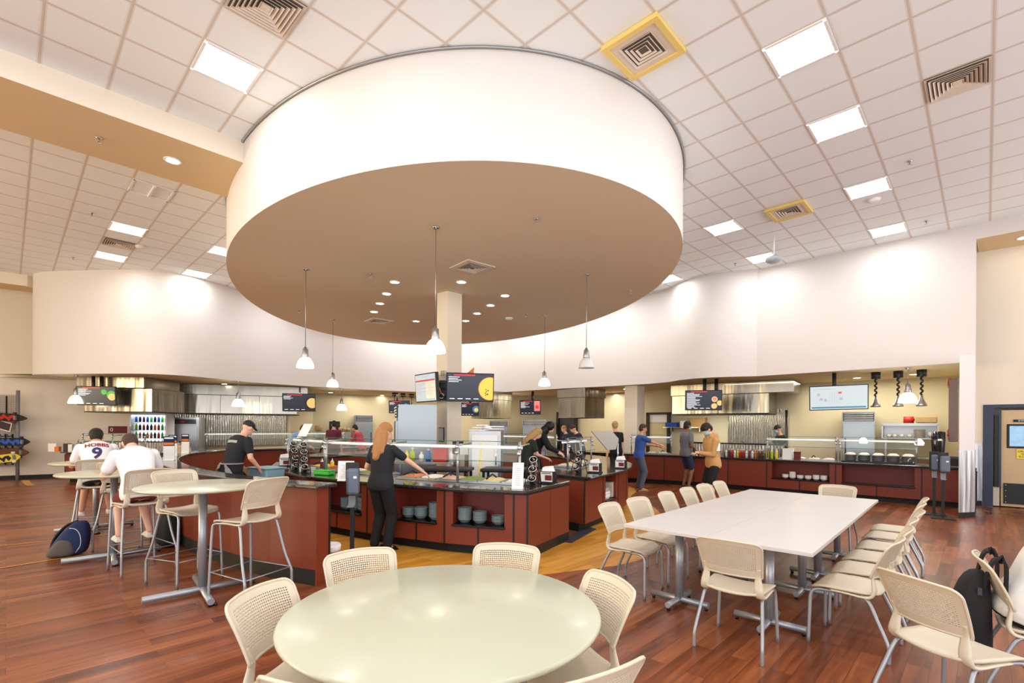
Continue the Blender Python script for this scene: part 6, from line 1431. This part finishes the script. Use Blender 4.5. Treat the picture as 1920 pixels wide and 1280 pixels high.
# ================================================================== PEOPLE
mat('cloth_black', hexc(24, 25, 29), .9)
SK = {'fair': hexc(226, 178, 152), 'tan': hexc(204, 152, 120), 'brown': hexc(132, 88, 62), 'pale': hexc(236, 196, 172)}
for k, c in SK.items(): mat('skin_'+k, c, .55, noise=.04, nscale=6)
def capsule(mb, p0, p1, r0, r1, seg=14, flat=None):
    p0 = Vector(p0); p1 = Vector(p1); d = (p1-p0); L = d.length
    if L < 1e-6: d = Vector((0, 0, 1))
    d.normalize(); a = Vector((1, 0, 0)) if abs(d.x) < .8 else Vector((0, 0, 1)); u = d.cross(a).normalized(); w = d.cross(u)
    prof = [(-math.cos(t)*r0, math.sin(t)*r0) for t in [PI/2*i/4 for i in range(0, 5)]]
    prof2 = [(L+math.sin(t)*r1, math.cos(t)*r1) for t in [PI/2*i/4 for i in range(0, 5)]]
    vs = []; pr = prof+prof2
    for (h, r) in pr:
        for k in range(seg):
            t = 2*PI*k/seg; vs.append(p0+d*h+(u*math.cos(t)+w*math.sin(t))*max(r, .0005))
    n = len(pr); f = [(i*seg+k, i*seg+(k+1) % seg, (i+1)*seg+(k+1) % seg, (i+1)*seg+k) for i in range(n-1) for k in range(seg)]+[tuple(range(seg-1, -1, -1)), tuple(range((n-1)*seg, n*seg))]
    mb.add(vs, f, 0, True)
def loft(mb, rings, seg=20):
    """rings: (center, xaxis, yaxis, rx, ry)"""
    vs = []
    for (c, X, Y, rx, ry) in rings:
        for k in range(seg):
            t = 2*PI*k/seg; cc, ss = math.cos(t), math.sin(t); e = .85
            vs.append(Vector(c)+X*math.copysign(abs(cc)**e, cc)*rx+Y*math.copysign(abs(ss)**e, ss)*ry)
    n = len(rings); f = [(i*seg+k, i*seg+(k+1) % seg, (i+1)*seg+(k+1) % seg, (i+1)*seg+k) for i in range(n-1) for k in range(seg)]+[tuple(range(seg-1, -1, -1)), tuple(range((n-1)*seg, n*seg))]
    mb.add(vs, f, 0, True)
def remesh(mb, name, m, parent, vox, smooth=3):
    o = mb.build(name, m, parent, clean=True)
    md = o.modifiers.new('r', 'REMESH'); md.mode = 'VOXEL'; md.voxel_size = vox; md.use_smooth_shade = True
    if smooth: md = o.modifiers.new('s', 'SMOOTH'); md.factor = .5; md.iterations = smooth
    bake(o)
    if not o.data.materials: o.data.materials.append(MATS[m])
    for p in o.data.polygons: p.use_smooth = True
    return o
def ik(a, b, l1, l2, pole):
    a = Vector(a); b = Vector(b); d = b-a; L = min(d.length, (l1+l2)*.999); d.normalize(); b = a+d*L
    x = (l1*l1-l2*l2+L*L)/(2*L); h = math.sqrt(max(0, l1*l1-x*x)); p = Vector(pole); p = (p-d*p.dot(d)).normalized()
    return a+d*x+p*h, b
def hand(mb, wrist, d, palm, side, curl, s=1.0, k=1.0):
    """d: direction of the hand, palm: palm normal, side +1 thumb towards palm x d"""
    d = Vector(d).normalized(); palm = Vector(palm); palm = (palm-d*palm.dot(d)).normalized(); lat = d.cross(palm).normalized()*side
    W = Vector(wrist)
    for j in range(4):
        off = (j-1.5)*.019*s
        capsule(mb, W+lat*off*.6, W+d*.085*s+lat*off, .015*s*k, .0115*s*k, 10)
        ln = [.038, .044, .041, .033][j]*s; p = W+d*.088*s+lat*off*1.05; c = curl; dirv = d.copy()
        for q in range(3):
            ang = c*(q+1)/2.2; dv = (d*math.cos(ang)+palm*math.sin(ang)); p2 = p+dv*ln*(1, .7, .55)[q]; capsule(mb, p, p2, .0092*s*k, .0078*s*k, 8); p = p2
    t0 = W+d*.02*s-lat*.022*s; t1 = t0+(d*.55-lat*.65+palm*.35).normalized()*.042*s; t2 = t1+(d*.8-lat*.15+palm*.5).normalized()*.034*s
    capsule(mb, t0, t1, .014*s*k, .011*s*k, 8); capsule(mb, t1, t2, .0105*s*k, .009*s*k, 8)
def person(label, loc, face, H=1.75, pelvis=None, lean=(0, 0), turn=0, head=(0, 0), hands=None, feet=None, skin='fair', hair=None, shirt=('white', 'short'), pants=('cloth_black', 'long'), shoes='black', vox=.012, female=False, poles=None, knee=None, extra=None, curl=.6, collar=0):
    s = H/1.75; t = thing('person', label, 'person', (loc[0], loc[1], 0), R(face-90))
    hz = pelvis or .93*s; P = Vector((0, 0, hz)); X = Vector((1, 0, 0))
    l1, l2 = R(lean[0]), R(lean[1])
    def dirv(a): return Vector((0, math.sin(a), math.cos(a)))
    def fwd(a): return Vector((0, math.cos(a), -math.sin(a)))
    def spine(h): # height above pelvis
        h *= s; c = .22*s
        if h <= c: return P+dirv(l1)*h, l1
        return P+dirv(l1)*c+dirv((l1+l2)/2)*min(h-c, .1*s)+dirv(l2)*max(0, h-c-.1*s), l2
    tw = R(turn); sw = .178*s*(.9 if female else 1)
    def ring(h, rx, ry, g=0, dy=0):
        c, a = spine(h); k = min(1, max(0, (h-.1)/.35)); ca, sa = math.cos(tw*k), math.sin(tw*k)
        Xr = X*ca+fwd(a)*sa; Yr = fwd(a)*ca-X*sa
        return (c+Yr*dy*s, Xr, Yr, rx*s+g, ry*s+g)
    wf = .93 if female else 1
    TR = [(-.10, .12, .10, 0), (-.04, .165, .115, -.01), (.04, .16, .115, -.005), (.14, .138*wf, .102, 0), (.25, .15*wf, .112, .004), (.36, .168*wf, .120, .006), (.44, .175*wf, .112, -.004), (.50, .150*wf, .085, -.01), (.54, .085, .066, -.01), (.57, .055, .055, -.008)]
    body = MB(); loft(body, [ring(h, rx, ry, 0, dy) for h, rx, ry, dy in TR])
    ns, na = spine(.50); k = 1; Xt = X*math.cos(tw)+fwd(na)*math.sin(tw); Yt = fwd(na)*math.cos(tw)-X*math.sin(tw); Zt = dirv(na)
    sh = {-1: spine(.475)[0]-Xt*sw, 1: spine(.475)[0]+Xt*sw}
    nb = spine(.55)[0]; hp, hy = R(head[0]), R(head[1])
    hd = (Zt*math.cos(hp*.5)+Yt*math.sin(hp*.5)).normalized(); Hc = nb+hd*.16*s
    # head frame
    up = Vector((0, math.sin(l2*.35+hp), math.cos(l2*.35+hp))); fw0 = Vector((0, math.cos(l2*.35+hp), -math.sin(l2*.35+hp)))
    yaw = Matrix.Rotation(-tw*0+hy, 3, 'Z'); hu = (yaw @ up).normalized(); hf = (yaw @ fw0).normalized(); hx = hf.cross(hu)
    HM = Matrix((hx, hf, hu)).transposed()
    def hp_(x, y, z): return Hc+HM @ Vector((x, y, z))*s
    capsule(body, nb-Zt*.05, Hc-hu*.03+hf*-.01, .058*s*wf, .054*s*wf)
    body.ell(hp_(0, -.008, .03), (.077*s, .096*s, .098*s), 20, 14, M=HM); body.ell(hp_(0, .022, -.045), (.058*s, .070*s, .075*s), 16, 10, M=HM)
    capsule(body, hp_(0, .088, .012), hp_(0, .102, -.022), .010*s, .015*s, 8); body.ell(hp_(0, .085, -.06), (.024*s, .014*s, .016*s), 10, 6, M=HM)
    for q in (-1, 1): body.ell(hp_(q*.078, -.005, -.005), (.012*s, .02*s, .032*s), 10, 6, M=HM)
    hands = hands or {}; poles = poles or {}; jt = {}
    ua, fa = .285*s, .255*s
    for q in (-1, 1):
        tgt = Vector(hands.get(q, (q*.25*s, .06, hz-.13*s))); pole = Vector(poles.get(q, (q*.5, -1, -.3)))
        el, wr = ik(sh[q], tgt, ua, fa, pole); jt[q] = (el, wr)
        capsule(body, sh[q], el, .050*s*wf, .040*s*wf); capsule(body, el, wr, .040*s*wf, .026*s*wf)
        body.ell(sh[q]+(el-sh[q])*.05, (.056*s*wf,)*3, 12, 8)
        dr = (wr-el).normalized(); palm = Vector((-q, 0, -.2)) if abs(dr.z) > .6 else Vector((-q*.4, 0, -1))
        hand(body, wr, dr, palm, -q if abs(dr.z) > .6 else -q, curl, s, max(1, vox/.0085))
    feet = feet or {}; knee = knee or {}; lj = {}
    tl, sl = .435*s, .425*s
    for q in (-1, 1):
        hip = P+X*q*.09*s-Vector((0, 0, .02)); ft = Vector(feet.get(q, (q*.11*s, .0, 0))); an = ft+Vector((0, 0, .085*s))
        kn, an2 = ik(hip, an, tl, sl, knee.get(q, (0, 1, .1))); lj[q] = (hip, kn, an2)
        capsule(body, hip, kn, .082*s, .055*s); capsule(body, kn, an2, .055*s, .036*s); body.ell(kn+(an2-kn)*.28+Vector((0, -.012, 0)), (.052*s, .055*s, .10*s), 12, 8)
        capsule(body, an2, an2+Vector((0, .10, -.045))*s, .036*s, .030*s)
    bo = remesh(body, 'body', 'skin_'+skin, t, vox, 2)
    # clothes
    sc, ss = shirt; g = .014; m = MB()
    h0 = -.085 if not extra or 'crop' not in extra else .02
    R2 = [(h, rx*(1.06 if h < .2 else 1.0)+.012, ry+.014, dy) for h, rx, ry, dy in TR if h >= -.05 and h < .55]
    R2 = [(h0, .168, .118, -.008)]+R2[0:]
    R2 = [r for i, r in enumerate(R2) if i == 0 or r[0] > R2[0][0]+.01]
    loft(m, [ring(h, rx, ry, .004, dy) for h, rx, ry, dy in R2])
    for q in (-1, 1):
        el, wr = jt[q]; a = sh[q]; m.ell(a, (.068*s*wf,)*3, 12, 8)
        if ss == 'short': capsule(m, a, a+(el-a)*.62, .067*s*wf, .062*s*wf)
        elif ss == 'long': capsule(m, a, el, .068*s*wf, .056*s*wf); capsule(m, el, el+(wr-el)*.93, .056*s*wf, .040*s*wf)
    if extra and 'hood' in extra:
        for a in range(-4, 5): an = a*.5; c = nb+Zt*.02*s-Yt*math.cos(an)*.075*s+Xt*math.sin(an)*.085*s; m.ell(c, (.045*s, .045*s, .05*s), 10, 6)
        m.ell(nb-Yt*.10*s-Zt*.03*s, (.10*s, .06*s, .09*s), 12, 8)
    so = remesh(m, 'shirt' if ss != 'hood' else 'hoodie', sc, t, max(vox, .010), 4)
    pc, pl = pants; m = MB()
    loft(m, [(P+dirv(l1)*h*s+fwd(l1)*dy*s, X, fwd(l1), rx*s+.008, ry*s+.010) for h, rx, ry, dy in [(-.10, .13, .105, 0), (-.04, .168, .118, -.012), (.05, .163, .118, -.006), (.10, .150, .11, 0)]])
    for q in (-1, 1):
        hip, kn, an = lj[q]
        if pl == 'shorts': capsule(m, hip, hip+(kn-hip)*.80, .098*s, .084*s)
        else: capsule(m, hip, kn, .100*s, .082*s); capsule(m, kn, kn+(an-kn)*.95, .082*s, .064*s)
    remesh(m, 'shorts' if pl == 'shorts' else 'trousers', pc, t, max(vox, .010), 3)
    for q in (-1, 1):
        hip, kn, an = lj[q]; m = MB(); c = an+Vector((0, .03, -.045*s))
        m.ell(c+Vector((0, .0, .008)), (.043*s, .055*s, .045*s), 14, 8); m.ell(c+Vector((0, .075*s, -.008)), (.046*s, .09*s, .032*s), 14, 8); m.box((c.x, c.y+.045*s, c.z-.030*s), (.082*s, .27*s, .022*s)); 
        remesh(m, 'shoe', shoes, t, .011, 2)
    # hair
    if hair:
        hm, st = hair; m = MB()
        if st == 'short':
            m.ell(hp_(0, -.022, .048), (.086*s, .098*s, .095*s), 18, 12, M=HM); m.ell(hp_(0, -.045, -.005), (.077*s, .072*s, .08*s), 14, 10, M=HM)
        if st == 'buzz':
            m.ell(hp_(0, -.016, .040), (.0805*s, .096*s, .097*s), 18, 12, M=HM); m.ell(hp_(0, -.030, .0), (.0785*s, .078*s, .08*s), 14, 10, M=HM)
        if st == 'mop':
            m.ell(hp_(0, -.010, .060), (.096*s, .108*s, .090*s), 18, 12, M=HM); m.ell(hp_(0, -.045, .005), (.085*s, .078*s, .085*s), 14, 10, M=HM)
            for a in range(-3, 4): m.ell(hp_(.028*a, .082-abs(a)*.008, .062), (.026*s, .026*s, .034*s), 8, 6, M=HM)
        if st in ('long', 'pony'):
            m.ell(hp_(0, -.018, .046), (.088*s, .102*s, .098*s), 18, 12, M=HM); m.ell(hp_(0, -.05, -.02), (.085*s, .07*s, .10*s), 14, 10, M=HM)
            bk = nb-Yt*.10*s
            capsule(m, hp_(0, -.07, -.02), bk-Zt*.06*s, .075*s, .085*s); capsule(m, bk-Zt*.06*s, bk-Zt*.20*s-Yt*.04*s, .085*s, .05*s)
            for q in (-1, 1): capsule(m, hp_(q*.06, -.03, -.02), bk+Xt*q*.07*s-Zt*.12*s, .045*s, .04*s)
        if st == 'cap':
            m.ell(hp_(0, -.012, .050), (.086*s, .102*s, .086*s), 18, 12, M=HM); m.ell(hp_(0, .10, .045), (.062*s, .065*s, .010*s), 14, 6, M=HM)
        if st == 'hoodup':
            m.ell(hp_(0, -.02, .03), (.108*s, .112*s, .125*s), 18, 12, M=HM); capsule(m, hp_(0, -.05, -.05), nb-Yt*.04*s, .10*s, .11*s)
        remesh(m, 'cap' if st == 'cap' else 'hood' if st == 'hoodup' else 'hair', hm, t, .011 if vox < .02 else .016, 2)
    mat('eye_white', hexc(236, 232, 226), .3); mat('lip', hexc(176, 96, 88), .5)
    for q in (-1, 1):
        e = MB(); e.ell(hp_(q*.031, .083, .012), (.011*s,)*3, 10, 6); eo = e.build('eye', 'eye_white', t); e = MB(); e.ell(hp_(q*.031, .0905, .012), (.005*s,)*3, 8, 5); e.build('iris', 'black', eo)
    if extra and 'mask' in extra:
        m = MB(); m.ell(hp_(0, .048, -.045), (.066*s, .062*s, .060*s), 16, 10, M=HM); remesh(m, 'face_mask', mat('mask_blue', hexc(150, 200, 222), .8), t, .009, 1)
    else:
        m = MB(); m.ell(hp_(0, .093, -.058), (.024*s, .008*s, .008*s), 10, 6, M=HM); m.build('mouth', 'lip', t)
    info = dict(o=t, shirt=so, spine=spine, Xt=Xt, Yt=Yt, Zt=Zt, hands={q: jt[q][1] for q in (-1, 1)}, s=s, body=bo)
    return info
from mathutils.bvhtree import BVHTree
def stick_text(info, name, s, size, m, h, dx=0, off=.004):
    """lettering laid on the back of the shirt"""
    o = info['shirt']; bm = bmesh.new(); bm.from_mesh(o.data); bvh = BVHTree.FromBMesh(bm)
    t = text_mesh(name, s, size, m, o, None, .001, bold=size*.03)
    c = info['spine'](h)[0]; X_, Y_, Z_ = info['Xt'], info['Yt'], info['Zt']
    me = t.data; b2 = bmesh.new(); b2.from_mesh(me); bmesh.ops.subdivide_edges(b2, edges=[e for e in b2.edges if e.calc_length() > .02], cuts=2, use_grid_fill=False); b2.to_mesh(me); b2.free()
    for v in me.vertices:
        p = c+X_*(v.co.x+dx)+Z_*v.co.y-Y_*.5; r = bvh.ray_cast(p, Y_)
        hit = r[0] if r[0] is not None else c-Y_*.13+X_*(v.co.x+dx)+Z_*v.co.y
        v.co = hit-Y_*(off+(.002 if v.co.z > 0 else 0))
    bm.free(); me.update(); return t
mat('jersey', hexc(240, 240, 242), .8, bump=.15, bscale=25); mat('tee_white', hexc(236, 236, 238), .85, bump=.15, bscale=20); mat('tee_grey', hexc(104, 108, 114), .85); mat('tee_black', hexc(30, 32, 38), .85); mat('tee_navy', hexc(34, 44, 74), .85); mat('tee_blue', hexc(52, 84, 156), .85)
mat('hoodie_tan', hexc(196, 152, 98), .9, bump=.2, bscale=15); mat('shorts_maroon', hexc(112, 40, 38), .85); mat('jeans', hexc(84, 92, 110), .85); mat('purple', hexc(96, 34, 54), .85); mat('pink', hexc(188, 78, 88), .85); mat('forest', hexc(36, 48, 42), .85)
mat('hair_dark', hexc(34, 26, 22), .7, bump=.5, bscale=60); mat('hair_brown', hexc(70, 48, 36), .7, bump=.5, bscale=60); mat('hair_ginger', hexc(164, 114, 66), .6, bump=.6, bscale=50); mat('hair_blond', hexc(176, 140, 92), .65, bump=.5, bscale=50); mat('tan_shoe', hexc(180, 134, 76), .7); mat('shoe_white', hexc(222, 218, 206), .7)
# woman at the salad bar
w_ = person('woman with long ginger hair in black clothes reaching over the salad bar, back to camera', (-1.70, 6.36), 66, H=1.66, lean=(4, 8), head=(14, -30), hands={1: (.40, .42, 1.00), -1: (-.24, .26, .98)}, skin='fair', hair=('hair_ginger', 'long'), shirt=('tee_black', 'short'), pants=('cloth_black', 'long'), vox=.009, female=True, poles={1: (1, -1, -.6)})
# young man with phone
h_ = person('young man in tan hoodie, black shorts and blue mask looking down at his hands', (4.05, 9.85), 188, H=1.73, lean=(2, 10), head=(34, 0), hands={1: (.05, .30, 1.14), -1: (-.04, .31, 1.14)}, skin='fair', hair=('hair_dark', 'mop'), shirt=('hoodie_tan', 'long'), pants=('cloth_black', 'shorts'), shoes='shoe_white', vox=.009, extra=['hood', 'mask'], poles={1: (.3, -.6, -1), -1: (-.3, -.6, -1)}, curl=1.0)
m = MB(); m.box((0, .41, 1.16), (.08, .012, .14)); ph = m.build('phone', 'black', None, loc=(4.05, 9.85, 0), rz=R(188-90)); tag(ph, 'dark phone held by the young man in the tan hoodie', 'phone')
m = MB(); m.box((-.205, .02, 1.26), (.012, .10, .15)); lg = m.build('sleeve_patch', 'white', w_['o'] if False else h_['shirt']); lg['label'] = 'white printed patch'
person('man in grey t-shirt and navy shorts standing at the right-hand counter', (4.72, 13.25), 15, H=1.80, lean=(0, 4), head=(10, -6), hands={1: (.2, .2, 1.0), -1: (-.2, .12, .92)}, skin='brown', hair=('hair_dark', 'short'), shirt=('tee_grey', 'short'), pants=('tee_navy', 'shorts'), vox=.013, extra=['mask'])
person('man in bright blue t-shirt and tan shoes reaching to the right over a counter', (3.32, 12.75), 5, H=1.72, lean=(4, 8), head=(14, 0), hands={-1: (-.15, .5, 1.16), 1: (.1, .58, 1.17)}, skin='tan', hair=('hair_brown', 'short'), shirt=('tee_blue', 'short'), pants=('jeans', 'long'), shoes='tan_shoe', vox=.013)
mat('scr_text2', hexc(196, 196, 200), .8)
# worker with apron and tub behind the low wall
wk_ = person('worker in black t-shirt and black cap bending behind the low red wall', (-4.42, 7.72), 64, H=1.76, lean=(12, 26), head=(22, 0), hands={1: (.26, .30, .93), -1: (-.2, .34, .92)}, skin='fair', hair=('black', 'cap'), shirt=('tee_black', 'short'), pants=('cloth_black', 'long'), vox=.010)
stick_text(wk_, 'back_lettering', 'IIIIIIIIIIIIIIII', .055, 'scr_text2', .40)
m = MB()
for q in (-1, 1): m.sweep(smooth_pts([(q*.06, -.155, 1.02), (q*.13, -.15, .92), (q*.18, -.10, .72), (q*.185, -.04, .5)], 4), [(0, -1, 0)]*3+[(q, -.4, 0)]*30, [.03+.012*i for i in range(14)], .008)
m.tube([(math.cos(a)*.185, math.sin(a)*.145-.005, 1.03) for a in [i*PI/12 for i in range(24)]], .012, 6, closed=True)
m.build('apron', mat('apron_grey', hexc(150, 150, 146), .8), wk_['o'])
t = thing('blue_tub', 'pale blue tub held by the worker behind the low wall', 'tub', (-4.42, 7.72, 0), R(58-90)); bx('tub_body', mat('tub_blue', hexc(134, 174, 190), .5), (.1, .52, .83), (.50, .34, .20), t, bevel=.03); bx('rim', 'tub_blue', (.1, .52, .935), (.54, .38, .02), t, bevel=.006)
# seated men
sx, sy = -5.98, 7.05
j_ = person('seated man in white number 9 jersey and black shorts leaning on the far high table', (sx+.02, sy-.02), 132, H=1.80, pelvis=.875, lean=(24, 44), head=(22, 0), hands={-1: (-.10, .54, 1.13), 1: (.10, .50, 1.34)}, poles={-1: (-.7, -.2, -1), 1: (.8, .0, -1)}, feet={-1: (-.16, .34, .29), 1: (.16, .34, .29)}, skin='tan', hair=('hair_dark', 'short'), shirt=('jersey', 'short'), pants=('cloth_black', 'shorts'), shoes='shoe_white', vox=.010)
mat('letter_red', hexc(150, 40, 48), .7); mat('letter_navy', hexc(62, 52, 104), .7)
stick_text(j_, 'jersey_name', 'HOBBS', .088, 'letter_red', .415); stick_text(j_, 'jersey_number', '9', .24, 'letter_navy', .27)
sx, sy = -4.22, 5.55
person('seated man in plain white t-shirt and maroon shorts bent over the middle high table', (sx, sy), 140, H=1.74, pelvis=.87, lean=(18, 42), head=(46, 0), hands={-1: (-.12, .50, 1.12), 1: (.14, .52, 1.12)}, poles={-1: (-.7, -.2, -1), 1: (.7, -.2, -1)}, feet={-1: (-.14, .22, .29), 1: (.16, .26, .29)}, skin='fair', hair=('hair_brown', 'buzz'), shirt=('tee_white', 'short'), pants=('shorts_maroon', 'shorts'), shoes='shoe_white', vox=.009)
person('seated person in off-white t-shirt and black trousers, cut by the right edge', (3.13, 2.985), -38, H=1.80, pelvis=.56, lean=(20, 34), head=(20, 0), hands={-1: (-.1, .42, .74), 1: (.1, .42, .74)}, feet={-1: (-.12, .42, .0), 1: (.12, .42, .0)}, skin='fair', hair=('hair_dark', 'short'), shirt=(mat('tee_offwhite', hexc(222, 218, 210), .85, bump=.15, bscale=20), 'short')[0:2] if False else ('tee_offwhite' if mat('tee_offwhite', hexc(222, 218, 210), .85, bump=.15, bscale=20) else '', 'short'), pants=('cloth_black', 'long'), vox=.009)
# people in the background
person('man in dark purple shirt at the back left, facing the far wall', (-6.02, 16.5), 100, H=1.80, lean=(2, 6), head=(10, 20), skin='tan', hair=('hair_dark', 'short'), shirt=('purple', 'short'), pants=('cloth_black', 'long'), vox=.016)
person('person in pink shirt bending at the back, right of the purple-shirted man', (-5.2, 16.9), 165, H=1.72, lean=(10, 26), head=(16, 0), hands={1: (.15, .5, 1.05), -1: (-.15, .5, 1.05)}, skin='tan', hair=('hair_dark', 'short'), shirt=('pink', 'long'), pants=('cloth_black', 'long'), vox=.016)
person('person in pale blue shirt bending beyond the left salad bar', (-6.75, 15.0), 20, H=1.74, lean=(14, 34), head=(16, 0), hands={1: (.15, .5, 1.0), -1: (-.15, .5, 1.0)}, skin='tan', hair=('hair_brown', 'short'), shirt=('blue_shirt' if mat('blue_shirt', hexc(110, 150, 204), .8) else '', 'long'), pants=('cloth_black', 'long'), vox=.016)
person('blond worker in dark green shirt bending between the two islands', (.30, 10.35), 12, H=1.66, lean=(8, 26), head=(26, 0), hands={1: (.1, .42, .98), -1: (-.15, .42, .98)}, skin='fair', hair=('hair_blond', 'long'), shirt=('forest', 'short'), pants=('cloth_black', 'long'), vox=.013, female=True)
person('bending figure in a black hooded sweatshirt beyond the blond worker', (.55, 11.55), -8, H=1.84, lean=(12, 34), head=(18, 0), hands={1: (.15, .55, 1.05), -1: (-.15, .55, 1.05)}, skin='fair', hair=('black', 'hoodup'), shirt=('cloth_black', 'long'), pants=('cloth_black', 'long'), vox=.013)
person('person in navy shirt at the back under the small hood', (1.95, 17.1), 200, H=1.70, lean=(4, 14), head=(20, 0), skin='fair', hair=('hair_ginger', 'short'), shirt=('tee_navy', 'short'), pants=('cloth_black', 'long'), vox=.016)
person('person in dark cap with blue headband leaning left near the back', (2.15, 15.25), 190, H=1.76, lean=(8, 26), head=(18, 0), skin='fair', hair=('hair_brown', 'cap'), shirt=('tee_navy', 'short'), pants=('cloth_black', 'long'), vox=.016)
person('blond man in black shirt behind the tilted grey panel', (2.98, 14.0), 110, H=1.80, lean=(2, 6), head=(10, -15), skin='fair', hair=('hair_blond', 'short'), shirt=('cloth_black', 'short'), pants=('cloth_black', 'long'), vox=.014)
person('cook in black shirt and black cap working at the right-hand line', (7.62, 13.75), 172, H=1.74, lean=(4, 14), head=(14, 0), hands={1: (.1, .45, 1.12), -1: (-.1, .45, 1.12)}, skin='tan', hair=('black', 'cap'), shirt=('cloth_black', 'short'), pants=('cloth_black', 'long'), vox=.013, extra=['mask'])
